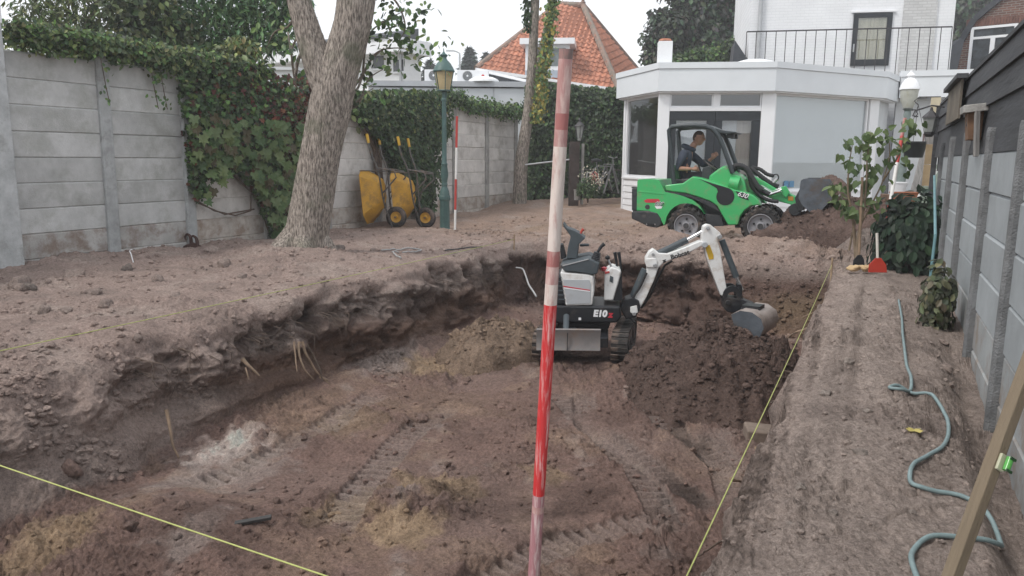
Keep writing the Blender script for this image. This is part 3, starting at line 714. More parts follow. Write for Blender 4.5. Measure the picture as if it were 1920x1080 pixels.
# loose ivy along the far fence top
ivt = thing('trailing_ivy', 'loose ivy growing along the top of the far left fence panels', 'ivy', (-9.2, 18, 2.6))
n = 3600; q0 = rs.uniform(15.6, 20.3, n); P = np.stack([-9.25 + rs.uniform(-0.3, 0.25, n), q0, 2.62 + rs.normal(size=n) * 0.10 + 0.22 * perlin(q0 * 1.3, q0 * 0) + 0.30 * sst(16.8, 15.6, q0)], 1)
leaves('foliage', P - np.array((-9.2, 18, 2.6)), np.tile((0.8, -0.4, 0.8), (n, 1)), rs.uniform(0.06, 0.12, n), pick_cols(rs, n, DARKG + GREEN), ivt, 6, jit=0.7)

# tall clipped ivy screen closing the garden at the back
scr = thing('ivy_screen', 'tall dark ivy covered screen closing the back of the garden', 'hedge', (-8, 21.6, 0.2))
A, Bv = np.array((-9.6, 20.9)), np.array((-5.2, 22.9)); dirv = (Bv - A) / np.linalg.norm(Bv - A); nrm2 = np.array((dirv[1], -dirv[0]))
n = 17000; tt = rs.uniform(0, np.linalg.norm(Bv - A), n); zz = rs.uniform(0.0, 1, n)
topz = 3.55 - 0.05 * tt + 0.08 * perlin(tt * 2, tt * 0)
zz = 0.1 + zz * (topz - 0.1); dep = rs.uniform(-0.05, 0.30, n) + 0.12 * perlin(tt * 1.2, zz * 1.2)
P = np.stack([A[0] + dirv[0] * tt + nrm2[0] * dep, A[1] + dirv[1] * tt + nrm2[1] * dep, zz], 1)
leaves('foliage', P - np.array((-8, 21.6, 0.2)), np.tile((nrm2[0], nrm2[1], 0.5), (n, 1)), rs.uniform(0.09, 0.16, n), pick_cols(rs, n, DARKG + [(0.05, 0.075, 0.04), (0.06, 0.10, 0.045)], 0.35), scr, 7, jit=0.5)
c = (A + Bv) / 2
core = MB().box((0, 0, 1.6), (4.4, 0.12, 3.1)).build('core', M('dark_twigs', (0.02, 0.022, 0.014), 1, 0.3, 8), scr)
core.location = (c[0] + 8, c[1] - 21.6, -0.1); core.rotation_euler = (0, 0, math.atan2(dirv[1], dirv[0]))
# ------------------------------------------------------------------ trees
def np_tube(path, rad, n=64, seg=10, bark=0.0, seed=0, furrow=9.0):
    """smooth tapered limb through path points, with bark relief"""
    path = np.array([tuple(p) for p in path], float); rad = np.array(rad, float); k = len(path)
    t = np.linspace(0, k - 1, (k - 1) * seg + 1)
    def cat(a):
        i = np.clip(np.floor(t).astype(int), 0, k - 2); f_ = (t - i); f_ = f_[:, None] if a.ndim > 1 else f_
        g = lambda j: a[np.clip(j, 0, k - 1)]
        p0, p1, p2, p3 = g(i - 1), g(i), g(i + 1), g(i + 2)
        return 0.5 * (2 * p1 + (p2 - p0) * f_ + (2 * p0 - 5 * p1 + 4 * p2 - p3) * f_ ** 2 + (3 * p1 - p0 - 3 * p2 + p3) * f_ ** 3)
    c = cat(path); r_ = np.maximum(0.004, cat(rad)); d = np.gradient(c, axis=0); d = unit(d)
    x = np.cross(d, np.array((0.13, 1.0, 0.05))); x = unit(x); y = np.cross(d, x)
    a = np.linspace(0, 2 * math.pi, n, endpoint=False)
    nr = x[:, None] * np.cos(a)[None, :, None] + y[:, None] * np.sin(a)[None, :, None]
    V = c[:, None] + nr * r_[:, None, None]
    if bark:
        L_ = np.concatenate([[0], np.cumsum(np.linalg.norm(np.diff(c, axis=0), axis=1))])[:, None] * np.ones((1, n))
        ca, sa = np.cos(a)[None] * np.ones_like(L_), np.sin(a)[None] * np.ones_like(L_)
        w_ = perlin(ca * 3 + seed, sa * 3, L_ * 2) * 0.6
        fz = 1 - np.abs(perlin(ca * furrow * 0.5 + w_ + seed, sa * furrow * 0.5, L_ * 4.5)) * 2.2
        fz2 = perlin(ca * furrow + seed, sa * furrow, L_ * 14)
        big = perlin(ca * 1.2 + seed, sa * 1.2, L_ * 1.3)
        V = V + nr * ((bark * (0.7 * fz + 0.4 * fz2) + 0.06 * big * r_[:, None])[..., None])
    m_ = len(c); idx = np.arange(m_ * n).reshape(m_, n); nx_ = np.roll(idx, -1, axis=1)
    F = np.stack([idx[:-1], nx_[:-1], nx_[1:], idx[1:]], -1).reshape(-1, 4)
    return V.reshape(-1, 3), F
def join(parts):
    V = []; F = []; b = 0
    for v, f in parts: V.append(v); F.append(f + b); b += len(v)
    return np.concatenate(V), np.concatenate(F)

def bark_mat():
    m = bpy.data.materials.new('furrowed_bark'); m.use_nodes = True; n = m.node_tree; N = n.nodes; K = n.links.new
    p = N['Principled BSDF']; p.inputs['Roughness'].default_value = 0.95; p.inputs['Specular IOR Level'].default_value = 0.15
    t = N.new('ShaderNodeTexCoord'); mp = N.new('ShaderNodeMapping'); mp.inputs['Scale'].default_value = (1, 1, 0.22); mp.inputs['Rotation'].default_value = (0, R(-14), R(20)); K(t.outputs['Object'], mp.inputs[0])
    v = N.new('ShaderNodeTexNoise'); v.inputs['Scale'].default_value = 46; v.inputs['Detail'].default_value = 6; v.inputs['Roughness'].default_value = 0.7; K(mp.outputs[0], v.inputs['Vector'])
    b = N.new('ShaderNodeTexNoise'); b.inputs['Scale'].default_value = 3.2; b.inputs['Detail'].default_value = 5; K(t.outputs['Object'], b.inputs['Vector'])
    r1 = N.new('ShaderNodeValToRGB'); e = r1.color_ramp.elements; e[0].position = 0.40; e[1].position = 0.60; e[0].color = (0.105, 0.088, 0.076, 1); e[1].color = (0.40, 0.35, 0.305, 1)
    K(v.outputs['Fac'], r1.inputs[0])
    r2 = N.new('ShaderNodeValToRGB'); e = r2.color_ramp.elements; e[0].position = 0.52; e[1].position = 0.72; e[0].color = (0, 0, 0, 1); e[1].color = (0.6, 0.6, 0.6, 1); K(b.outputs['Fac'], r2.inputs[0])
    mx = N.new('ShaderNodeMixRGB'); mx.inputs[2].default_value = (0.105, 0.115, 0.075, 1); K(r2.outputs[0], mx.inputs[0]); K(r1.outputs[0], mx.inputs[1]); K(mx.outputs[0], p.inputs['Base Color'])
    bb = N.new('ShaderNodeBump'); bb.inputs['Strength'].default_value = 0.8; bb.inputs['Distance'].default_value = 0.02; K(v.outputs['Fac'], bb.inputs['Height']); K(bb.outputs[0], p.inputs['Normal'])
    return m
BARK2 = bark_mat()

# the big leaning tree in front of the left fence
D0 = 10.5
base = atD(570, 480, D0); base.z = 0
tree = thing('broadleaf_tree', 'thick leaning tree with furrowed grey bark forking in front of the left fence', 'tree', base)
def tp(x, y, d=D0): return atD(x, y, d) - base
W = D0 / FPX / 2 * 0.79
tr = [(tp(568, 520), tp(570, 478), tp(579, 420), tp(592, 340), tp(607, 260), tp(622, 190), tp(640, 120), tp(660, 50), tp(668, 0), tp(673, -60)),
      [78 * W * 1.2, 56 * W * 2, 49 * W * 2, 46 * W * 2, 45 * W * 2, 47 * W * 2, 43 * W * 2, 41 * W * 2, 42 * W * 2, 36 * W * 2]]
tl = [(tp(618, 205), tp(607, 150), tp(590, 100), tp(574, 50), tp(560, 0), tp(548, -60), tp(520, -160)), [20 * W * 2, 33 * W * 2, 32 * W * 2, 28 * W * 2, 25 * W * 2, 23 * W * 2, 17 * W * 2]]
parts = [np_tube(tr[0], tr[1], 260, 46, 0.009, 1.0, 21), np_tube(tl[0], tl[1], 150, 34, 0.010, 5.0, 13)]
for pth, r0_ in ((((660, 20), (690, -40), (740, -120)), 0.10), (((640, 190), (668, 170), (690, 120), (720, 90)), 0.022), (((585, 70), (560, 110), (553, 140), (540, 60)), 0.03)):
    parts.append(np_tube([tp(a, c, D0 + 0.25 * i) for i, (a, c) in enumerate(pth)], np.linspace(r0_, r0_ * 0.35, len(pth)), 16, 10, 0.002, 2.0))
# root flare
for an, ln in ((200, 0.5), (255, 0.55), (310, 0.5), (20, 0.45)):
    a = R(an); parts.append(np_tube([(0, 0, 0.45), (math.cos(a) * 0.28, math.sin(a) * 0.28, 0.16), (math.cos(a) * ln, math.sin(a) * ln, -0.02), (math.cos(a) * ln * 1.5, math.sin(a) * ln * 1.5, -0.25)], [0.15, 0.13, 0.08, 0.04], 40, 10, 0.008, 3 + an))
V, F = join(parts); np_mesh('trunk', V, F, BARK2, tree)
rs = np.random.RandomState(21)
def twig_clusters(spec, tpf, n_each, spread, rs):
    out = []
    for (x, y, d) in spec:
        c = np.array(tuple(tpf(x, y, d))); out.append(c + rs.normal(size=(n_each, 3)) * np.array(spread))
    return np.concatenate(out)
tw = []; ends = []
for pth, r0_ in ((((655, 175), (680, 140), (705, 100), (740, 90), (775, 95)), 0.020), (((680, 140), (690, 70), (720, 40), (760, 20)), 0.016), (((650, 205), (672, 195), (690, 150), (718, 130)), 0.022), (((690, -30), (740, 0), (760, 50), (745, 80)), 0.02), (((645, 215), (680, 180), (700, 165)), 0.014), (((560, 20), (540, 50), (515, 60), (500, 90)), 0.02), (((575, 50), (548, 90), (552, 150), (560, 170)), 0.018)):
    q = [tp(a, c, D0 + 0.2 + 0.1 * i) for i, (a, c) in enumerate(pth)]; tw.append(np_tube(q, np.linspace(r0_, 0.005, len(q)), 8, 6)); ends += [(np.array(tuple(u_)), 0.16) for u_ in q[1:]]
V, F = join(tw); np_mesh('branches', V, F, BARK, tree)
P = np.concatenate([c + rs.normal(size=(14, 3)) * s_ for c, s_ in ends] + [twig_clusters([(735, 60, 10.9), (765, 100, 10.9), (720, 20, 11), (790, 20, 11.3), (690, 190, 10.8), (810, 90, 11)], lambda x, y, d: tp(x, y, d), 26, (0.16, 0.16, 0.13), rs)])
leaves('crown', P, np.tile((0.3, -0.5, 0.8), (len(P), 1)), rs.uniform(0.07, 0.13, len(P)), pick_cols(rs, len(P), GREEN + DARKG + OLIVE[:1]), tree, 8, jit=0.8, tmpl=T_OVAL)

# slim tree at the far end of the fence, yellow leaved creeper round it
D1 = 20.6
base1 = atD(975, 372, D1)
t2 = thing('slim_tree', 'slim double stemmed tree with yellowing ivy at the far fence end', 'tree', base1)
def t2p(x, y, d=D1): return atD(x, y, d) - base1
parts = [np_tube([t2p(974, 385), t2p(978, 300), t2p(990, 215), t2p(996, 150), t2p(1000, 80), t2p(1003, 0), t2p(1006, -60)], [0.19, 0.165, 0.14, 0.125, 0.115, 0.11, 0.1], 40, 14, 0.007, 7.0, 6),
         np_tube([t2p(994, 185), t2p(1008, 130), t2p(1020, 80), t2p(1030, 30), t2p(1040, -50)], [0.09, 0.10, 0.095, 0.09, 0.08], 30, 12, 0.006, 8.0, 6),
         np_tube([t2p(1000, 60), t2p(992, 30), t2p(988, 0), t2p(985, -30)], [0.04, 0.025, 0.02, 0.015], 10, 8)]
V, F = join(parts); np_mesh('trunk', V, F, BARK2, t2)
P = []; cc = []
for i in range(1500):
    u_ = rs.uniform(); y_ = -40 + 270 * u_; x_ = 1043 - (y_ + 40) * 0.14 + rs.normal() * 6.5
    P.append(tuple(t2p(x_, y_, D1 - 0.2 + rs.normal() * 0.12))); cc.append(YELL[rs.randint(0, 4)] if rs.uniform() < 0.25 + 0.5 * u_ else GREEN[rs.randint(0, 4)])
for i in range(260):
    y_ = rs.uniform(-30, 60); P.append(tuple(t2p(988 + rs.normal() * 4, y_, D1 - 0.1))); cc.append(DARKG[rs.randint(0, 4)])
P = np.array(P); leaves('crown', P, np.tile((0.4, -0.8, 0.4), (len(P), 1)), rs.uniform(0.07, 0.13, len(P)), np.array(cc) * (1 + 0.25 * rs.normal(size=(len(P), 1))), t2, 9)

def crown_tree(name, label, px, py_base, dep, clumps, n, size, pal, trunk_r, seed, tmpl=T_OVAL, group=None, tip=(0, 0, -1), limbs=True, zb=0.0, shell=0.55):
    """tree from leaf clumps; clumps are (px, py, radius m, depth offset)"""
    rs = np.random.RandomState(seed)
    b_ = atD(px, 297, dep); b_.z = zb
    root = thing(name, label, 'tree', b_, group=group)
    cs = [(atD(x, y, dep + dd) - b_, r_) for x, y, r_, dd in clumps]
    topc = max(cs, key=lambda q: q[0].z)[0]
    parts = [np_tube([(0, 0, -0.3), (0.05, 0, topc.z * 0.35), (topc.x * 0.3, topc.y * 0.3, topc.z * 0.7), tuple(topc)], [trunk_r, trunk_r * 0.85, trunk_r * 0.55, trunk_r * 0.15], 14, 8, trunk_r * 0.05, seed)]
    if limbs:
        for c, r_ in cs:
            z0_ = min(topc.z * 0.65, max(0.4, c.z * 0.6)); parts.append(np_tube([(topc.x * 0.15, topc.y * 0.15, z0_), tuple(c * 0.5 + Vector((0, 0, z0_ * 0.45))), tuple(c)], [trunk_r * 0.4, trunk_r * 0.25, 0.012], 8, 6))
    V, F = join(parts); np_mesh('trunk', V, F, BARK, root)
    vol = np.array([r_ ** 2 for _, r_ in cs]); cnt = (n * vol / vol.sum()).astype(int)
    P = []; Nn = []; Cc = []
    for (c, r_), k in zip(cs, cnt):
        d = unit(rs.normal(size=(k, 3))); rr = r_ * (rs.uniform(size=k) ** shell) * (1 + 0.25 * perlin(d[:, 0] * 2 + c.x, d[:, 1] * 2, d[:, 2] * 2 + c.z))
        P.append(np.array(tuple(c)) + d * rr[:, None] * np.array((1, 1, 0.8))); Nn.append(d * 0.7 + np.array((0, 0, 0.5))); tone = 1 + 0.22 * rs.normal()
        Cc.append(pick_cols(rs, k, pal, 0.25) * tone)
    P = np.concatenate(P)
    leaves('crown', P, np.concatenate(Nn), rs.uniform(size[0], size[1], len(P)), np.concatenate(Cc), root, seed, jit=0.7, tmpl=tmpl, tip=tip)
    return root
gB = 'garden trees beyond the left fence'
crown_tree('broadleaf_tree', 'olive green bushy tree beyond the near left fence, reaching the picture corner', 130, 0, 14.5, [(60, 110, 0.55, -0.5), (110, 60, 0.7, 0), (70, 20, 0.6, 0), (170, 110, 0.6, -0.5), (180, 50, 0.75, 0), (130, -10, 0.8, 0.2), (200, -30, 0.7, 0.5), (230, 90, 0.6, 0), (35, 75, 0.3, -0.6), (150, 130, 0.5, -0.6), (90, 140, 0.4, -0.7)], 5200, (0.10, 0.19), OLIVE + GREEN[:1], 0.12, 31, T_SLIM, gB)
crown_tree('broadleaf_tree', 'dark leaved tree with grey stem beyond the second left fence panel', 275, 0, 14.0, [(250, 90, 0.6, 0), (300, 110, 0.6, 0), (280, 40, 0.75, 0.3), (240, 20, 0.6, 0), (320, 60, 0.6, 0.5), (270, -30, 0.8, 0.5), (230, 125, 0.45, -0.3), (340, 130, 0.45, -0.3)], 4200, (0.09, 0.17), [tuple(0.75 * c for c in q) for q in OLIVE] + DARKG, 0.10, 32, T_OVAL, gB)
crown_tree('broadleaf_tree', 'blue green feathery tree beyond the creeper covered left fence', 420, 0, 15.5, [(360, 30, 0.75, 0), (410, 70, 0.7, -0.2), (450, 20, 0.8, 0), (480, 70, 0.6, 0), (400, -20, 0.9, 0.3), (500, 30, 0.7, 0.2), (520, 75, 0.45, 0), (470, -40, 0.9, 0.4), (430, 100, 0.4, -0.4), (545, 20, 0.5, 0.2), (370, 90, 0.5, -0.3), (530, -20, 0.5, 0)], 6500, (0.12, 0.22), BLUEG, 0.12, 33, T_SLIM, gB)
crown_tree('shrub', 'yellowish shrub rising behind the reddening creeper', 450, 0, 12.6, [(420, 110, 0.30, 0), (450, 95, 0.30, 0), (400, 125, 0.3, 0)], 1300, (0.07, 0.12), OLIVE + [(0.16, 0.15, 0.05)], 0.04, 34, T_OVAL)
COPPER = [(0.055, 0.068, 0.055), (0.078, 0.095, 0.076), (0.092, 0.079, 0.072), (0.069, 0.116, 0.066), (0.111, 0.158, 0.091)]
crown_tree('copper_tree', 'large dark copper leaved tree beside the white house', 1310, 0, 31, [(1260, 60, 1.1, 0), (1310, 30, 1.4, 0.5), (1370, 20, 1.4, 1), (1340, -40, 1.5, 0.6), (1290, -30, 1.2, 0.4), (1390, 70, 1.0, 0.5), (1330, 85, 1.0, -0.3), (1270, 100, 0.8, 0), (1225, 75, 0.6, 0), (1225, 105, 0.5, 0), (1290, 120, 0.8, -0.5), (1350, 120, 0.8, -0.5), (1240, 35, 0.6, 0), (1215, 112, 0.35, 0)], 11000, (0.15, 0.30), COPPER, 0.4, 35, T_OVAL)
crown_tree('copper_tree', 'dark tree seen between the white house and the brick gable', 1825, 0, 40, [(1800, 20, 1.1, 0), (1830, 10, 1.1, 0), (1815, -20, 1.2, 0), (1800, 55, 0.8, 0), (1860, -10, 1.0, 0), (1790, 75, 0.6, 0)], 3000, (0.2, 0.34), COPPER, 0.3, 36, T_OVAL)
crown_tree('shrub', 'green bushy undergrowth at the foot of the copper leaved tree', 1330, 0, 27, [(1380, 95, 0.6, 0), (1340, 105, 0.6, 0), (1300, 110, 0.5, 0), (1390, 112, 0.5, 0), (1270, 118, 0.4, 0)], 2200, (0.12, 0.2), DARKG + GREEN, 0.06, 37, T_OVAL)

def conifer(label, px, ptop, pbase, dep, halfw, seed, group):
    rs = np.random.RandomState(seed); a, c = atD(px, ptop, dep), atD(px, pbase, dep)
    root = thing('conifer', label, 'tree', (c.x, c.y, 0), group=group); hgt = a.z
    MB().cyl((0, 0, -0.2), (0, 0, hgt), 0.25, 0.03, 8).build('trunk', BARK, root)
    n = 1500; u_ = rs.uniform(size=n) ** 0.8; zc = c.z; z = zc + (hgt - zc) * (1 - u_)
    tier = 0.75 + 0.25 * np.sin(u_ * 40); rr = halfw * (0.08 + u_ ** 0.8) * tier * rs.uniform(0.3, 1.05, n); th = rs.uniform(0, 2 * math.pi, n)
    P = np.stack([rr * np.cos(th), rr * np.sin(th), z - 0.15 * rr], 1)
    leaves('crown', P, np.stack([np.cos(th) * 0.3, np.sin(th) * 0.3, np.ones(n)], 1), rs.uniform(0.35, 0.7, n), pick_cols(rs, n, [(0.035, 0.055, 0.045), (0.028, 0.045, 0.036), (0.045, 0.065, 0.05)]), root, seed, jit=0.4, tmpl=T_SLIM, tip=(0, 0, -0.3), tipjit=1.0)
conifer('distant dark conifer beside the street lamp above the flat roof', 881, 90, 135, 62, 1.1, 41, 'distant conifers')
conifer('small distant conifer left of the air conditioning units', 806, 113, 152, 62, 0.9, 42, 'distant conifers')
conifer('distant conifer tip left of the tiled roof slope', 912, 100, 135, 66, 0.9, 43, 'distant conifers')
# ------------------------------------------------------------------ loose lumps of soil
def lump_mesh(seed, sub):
    bm = bmesh.new(); bmesh.ops.create_icosphere(bm, subdivisions=sub, radius=1.0)
    for v in bm.verts:
        p = v.co.copy(); k = 1 + 0.38 * mnoise.noise(p * 1.1 + Vector((seed * 3.7, 0, 0))) + 0.20 * mnoise.noise(p * 2.6 + Vector((0, seed * 5.1, 0)))
        v.co = Vector((p.x * k * 1.1, p.y * k, p.z * k * 0.72))
    rr_ = random.Random(seed)
    for _ in range(7):
        n_ = Vector((rr_.gauss(0, 1), rr_.gauss(0, 1), rr_.gauss(0, 0.8))).normalized(); d_ = rr_.uniform(0.5, 0.85)
        for v in bm.verts:
            e_ = v.co.dot(n_) - d_
            if e_ > 0: v.co -= n_ * e_ * 0.92
    V = np.array([tuple(v.co) for v in bm.verts]); bm.verts.index_update(); F = np.array([[v.index for v in f.verts] for f in bm.faces]); bm.free(); return V, F
def ground_normal_ok(x, y):
    z, p, d = base_h(x, y); return (p < 0.03) | (p > 0.97)
def heap_z(x, y):
    z = np.full(x.shape, -9.0)
    return z
rs = np.random.RandomState(77)
def scatter(n, reg, rmin, rmax, sub, name, nvar=8, bias=None):
    x = rs.uniform(reg[0], reg[1], n); y = reg[2] + (reg[3] - reg[2]) * rs.uniform(size=n) ** 1.25
    dens = perlin(x * 0.8, y * 0.8, 91.0) + 0.6 * perlin(x * 2.2, y * 2.2, 92.0) + 0.5 * rs.normal(size=n)
    keep = ground_normal_ok(x, y) & (dens > 0.25)
    x, y = x[keep], y[keep]; z, p, d = base_h(x, y); z = full_h(x, y)
    s = rmin * (rmax / rmin) ** (rs.uniform(size=len(x)) ** 2.2)
    col = soil_colour(x, y, z, p, d, 0 * x) * (0.80 + 0.45 * rs.uniform(size=(len(x), 1)))
    Vs = []; Fs = []; Cs = []; b = 0
    var = [lump_mesh(q + 1.3, sub) for q in range(nvar)]
    w_ = rs.randint(0, nvar, len(x)); an = rs.uniform(0, 6.28, len(x))
    for q in range(nvar):
        k = np.where(w_ == q)[0]; v, f = var[q]
        ca, sa = np.cos(an[k])[:, None], np.sin(an[k])[:, None]
        X = x[k][:, None] + s[k][:, None] * (v[None, :, 0] * ca - v[None, :, 1] * sa); Y = y[k][:, None] + s[k][:, None] * (v[None, :, 0] * sa + v[None, :, 1] * ca)
        Z = z[k][:, None] + s[k][:, None] * (v[None, :, 2] + 0.10)
        Vs.append(np.stack([X, Y, Z], -1).reshape(-1, 3)); Fs.append((np.arange(len(k))[:, None, None] * len(v) + f[None]).reshape(-1, 3) + b); b += len(k) * len(v)
        Cs.append(np.repeat(col[k], len(v), axis=0))
    o = np_mesh(name, np.concatenate(Vs), np.concatenate(Fs), SOIL, smooth=False, col=np.concatenate(Cs)); o['kind'] = 'stuff'
    return o
tag(scatter(11000, (-5.0, -0.5, 1.9, 10.8), 0.006, 0.034, 2, 'soil_crumbs'), 'crumbs of brown soil strewn over the pit floor')
tag(scatter(7000, (-9.0, -5.2, 3.0, 13.5), 0.008, 0.040, 2, 'soil_crumbs'), 'crumbs of grey brown soil strewn over the left bank')
tag(scatter(3800, (-0.4, 0.62, 1.6, 11.0), 0.005, 0.022, 1, 'soil_crumbs'), 'fine crumbs of dry grey soil on the strip by the right fence')
tag(scatter(5000, (-7.5, 0.3, 11.2, 16.5), 0.010, 0.05, 1, 'soil_crumbs'), 'crumbs of tan soil on the level ground near the loader')
# single lumps big enough to pick out
lumps = []
for q in range(6):
    v, f = lump_mesh(q + 40.5, 3); dd = fbm(v[:, 0] * 4 + q, v[:, 1] * 4, v[:, 2] * 4, 2); v = v * (1 + 0.06 * dd)[:, None]
    c = [COL_BANK * 0.9, COL_FLOOR, COL_TOP * 0.8, COL_BANK * 1.1, COL_DRY * 0.9, COL_FLOOR * 0.8][q]
    o = np_mesh('soil_lump', v, f, SOIL, col=np.tile(c, (len(v), 1)) * (1 + 0.2 * dd)[:, None]); lumps.append(o.data); bpy.data.objects.remove(o)
SPOTS = [(137, 943, 21, 1), (20, 1003, 12, 1), (80, 578, 16, 0), (125, 582, 13, 0), (57, 715, 22, 0), (72, 722, 14, 2), (145, 520, 22, 0), (200, 575, 16, 0), (640, 610, 15, 2), (760, 790, 13, 1), (790, 785, 16, 1), (820, 778, 12, 1), (875, 708, 10, 1), (760, 815, 10, 1), (1545, 750, 14, 4), (1625, 790, 10, 4),
         (1590, 690, 10, 4), (1610, 870, 14, 4), (1710, 970, 8, 4), (1800, 690, 12, 3), (1815, 715, 10, 3), (1830, 745, 9, 3), (1250, 660, 12, 1), (345, 985, 14, 1), (470, 975, 10, 5), (300, 975, 13, 1), (210, 985, 12, 1), (250, 1030, 14, 5), (1140, 1000, 10, 5), (1200, 1005, 8, 5), (840, 880, 10, 5), (905, 945, 7, 5), (1010, 860, 9, 5),
         (295, 530, 15, 0), (330, 560, 12, 0), (240, 505, 14, 2), (420, 500, 16, 0), (455, 520, 12, 0), (520, 510, 10, 0), (400, 480, 16, 3), (700, 470, 8, 0), (640, 500, 8, 0), (180, 545, 11, 0), (40, 545, 14, 0), (255, 610, 12, 0), (370, 600, 12, 0), (520, 950, 12, 5), (580, 900, 10, 1), (700, 850, 10, 1), (660, 890, 9, 1), (1080, 985, 10, 5), (1280, 965, 9, 1), (1560, 990, 9, 4), (1500, 930, 10, 4), (1650, 640, 8, 4), (1480, 1010, 8, 4), (1745, 610, 8, 3), (1770, 640, 9, 3)]
LANDMARKS = [('white sand patch', 430, 840), ('dark scrap strip', 475, 982), ('hanging root bundle', 580, 680), ('big leaning tree', 565, 478), ('rusty iron hooks', 360, 458), ('white plastic hook', 250, 492), ('tall foreground pole', 1008, 940), ('hose loop', 1688, 748), ('yellow fallen leaf', 1713, 826),
             ('dark heap', 1310, 760), ('digger blade', 1085, 660), ('stone slab', 1430, 812), ('tan heap', 930, 660), ('yellow sand patch', 770, 930), ('variegated shrub', 1762, 560), ('leaning batten', 1825, 940), ('near left string', 250, 960), ('root stub', 470, 690), ('long thin root', 328, 850)]
USED = set()
for (px, py, r_, kq) in SPOTS:
    q = atZ(px, py, 0.0)
    if -5.0 < q.x < -0.42 and 1.6 < q.y < 11.1: q = atZ(px, py, -1.0)
    elif q.x < -4.9 and (q.x + 0) > -5.2: q = atZ(px, py, 0.0)
    if q.x > -0.42 and q.x > 0.55: q.x = 0.5
    s_ = r_ * (q - EYE).length / FPX * 0.9
    z = gz(q.x, q.y)
    lo = inst('soil_lump', lumps[kq], Matrix.Translation((q.x, q.y, z + 0.15 * s_)) @ Euler((rs.uniform(-0.4, 0.4), rs.uniform(-0.4, 0.4), rs.uniform(0, 6.28))).to_matrix().to_4x4() @ Matrix.Diagonal((s_, s_ * rs.uniform(0.75, 1.0), s_ * rs.uniform(0.7, 1.0), 1)))
    size = 'large' if r_ >= 15 else 'medium' if r_ >= 11 else 'small'
    zone = 'on the right strip' if q.x > -0.42 else 'on the pit floor' if q.x > -4.9 else 'on the left bank'
    lab = None
    for nm, lx, ly in sorted(LANDMARKS, key=lambda m_: math.hypot((m_[1] - px), 1.6 * (m_[2] - py))):
        dx, dy = px - lx, 1.6 * (py - ly)
        rel = ('left of' if dx < 0 else 'right of') if abs(dx) > 2.2 * abs(dy) else ('in front of' if dy > 0 else 'behind') if abs(dy) > 2.2 * abs(dx) else ('in front left of' if dx < 0 else 'in front right of') if dy > 0 else ('behind and left of' if dx < 0 else 'behind and right of')
        c_ = '%s soil lump %s %s the %s' % (size, zone, rel, nm)
        if c_ not in USED: lab = c_; break
    USED.add(lab)
    tag(lo, lab, 'soil lump', 'lumps of soil on the strip' if q.x > -0.42 else 'lumps of soil on the pit floor' if q.x > -4.9 else 'lumps of soil on the left bank')

# crumbs lying on the heaps and on the cut faces, taken from points of those surfaces
def crumbs_on(o, n, rmin, rmax, label, mask=None, dark=1.0):
    me = o.data; k = len(me.vertices); co = np.empty(k * 3, np.float32); me.vertices.foreach_get('co', co); co = co.reshape(-1, 3)
    cl = np.empty(k * 4, np.float32); me.color_attributes['Col'].data.foreach_get('color', cl); cl = cl.reshape(-1, 4)[:, :3]
    ok = np.arange(k) if mask is None else np.where(mask(co))[0]
    ix = rs.choice(ok, n); s = rmin * (rmax / rmin) ** (rs.uniform(size=n) ** 2.0)
    Vs = []; Fs = []; Cs = []; b = 0; var = [lump_mesh(q + 11.3, 2) for q in range(6)]; w_ = rs.randint(0, 6, n); an = rs.uniform(0, 6.28, n)
    for q in range(6):
        j = np.where(w_ == q)[0]; v, f = var[q]; ca, sa = np.cos(an[j])[:, None], np.sin(an[j])[:, None]; sj = s[j][:, None]
        Vs.append((co[ix[j]][:, None] + np.stack([sj * (v[None, :, 0] * ca - v[None, :, 1] * sa), sj * (v[None, :, 0] * sa + v[None, :, 1] * ca), sj * (v[None, :, 2] + 0.2)], -1)).reshape(-1, 3))
        Fs.append((np.arange(len(j))[:, None, None] * len(v) + f[None]).reshape(-1, 3) + b); b += len(j) * len(v)
        Cs.append(np.repeat(cl[ix[j]] * rs.uniform(0.75, 1.35, (len(j), 1)) * dark, len(v), axis=0))
    o2 = np_mesh('soil_crumbs', np.concatenate(Vs), np.concatenate(Fs), SOIL, smooth=False, col=np.concatenate(Cs)); o2['kind'] = 'stuff'; o2['label'] = label
crumbs_on(HEAPS[0][5], 3500, 0.007, 0.040, 'loose crumbs of dark soil rolling off the heap under the bucket')
crumbs_on(HEAPS[1][5], 500, 0.008, 0.035, 'crumbs on the low tan heap')
crumbs_on(HEAPS[2][5], 900, 0.010, 0.045, 'loose crumbs of soil on the mound by the loader')
gm = bpy.data.objects['ground']
crumbs_on(gm, 900, 0.010, 0.05, 'crumbs of soil rolled down the slope at the back of the pit', lambda c: (c[:, 0] > -3.5) & (c[:, 0] < -0.5) & (c[:, 1] > 9.9) & (c[:, 1] < 11.6) & (c[:, 2] < 0.1))
crumbs_on(gm, 1100, 0.006, 0.035, 'crumbs of soil caught on the left pit face', lambda c: (c[:, 0] > -5.4) & (c[:, 0] < -4.6) & (c[:, 1] > 2.5) & (c[:, 1] < 11) & (c[:, 2] < -0.06) & (c[:, 2] > -0.97) & (perlin(c[:, 1] * 1.7, c[:, 2] * 3.0, 8.0) > 0.1))
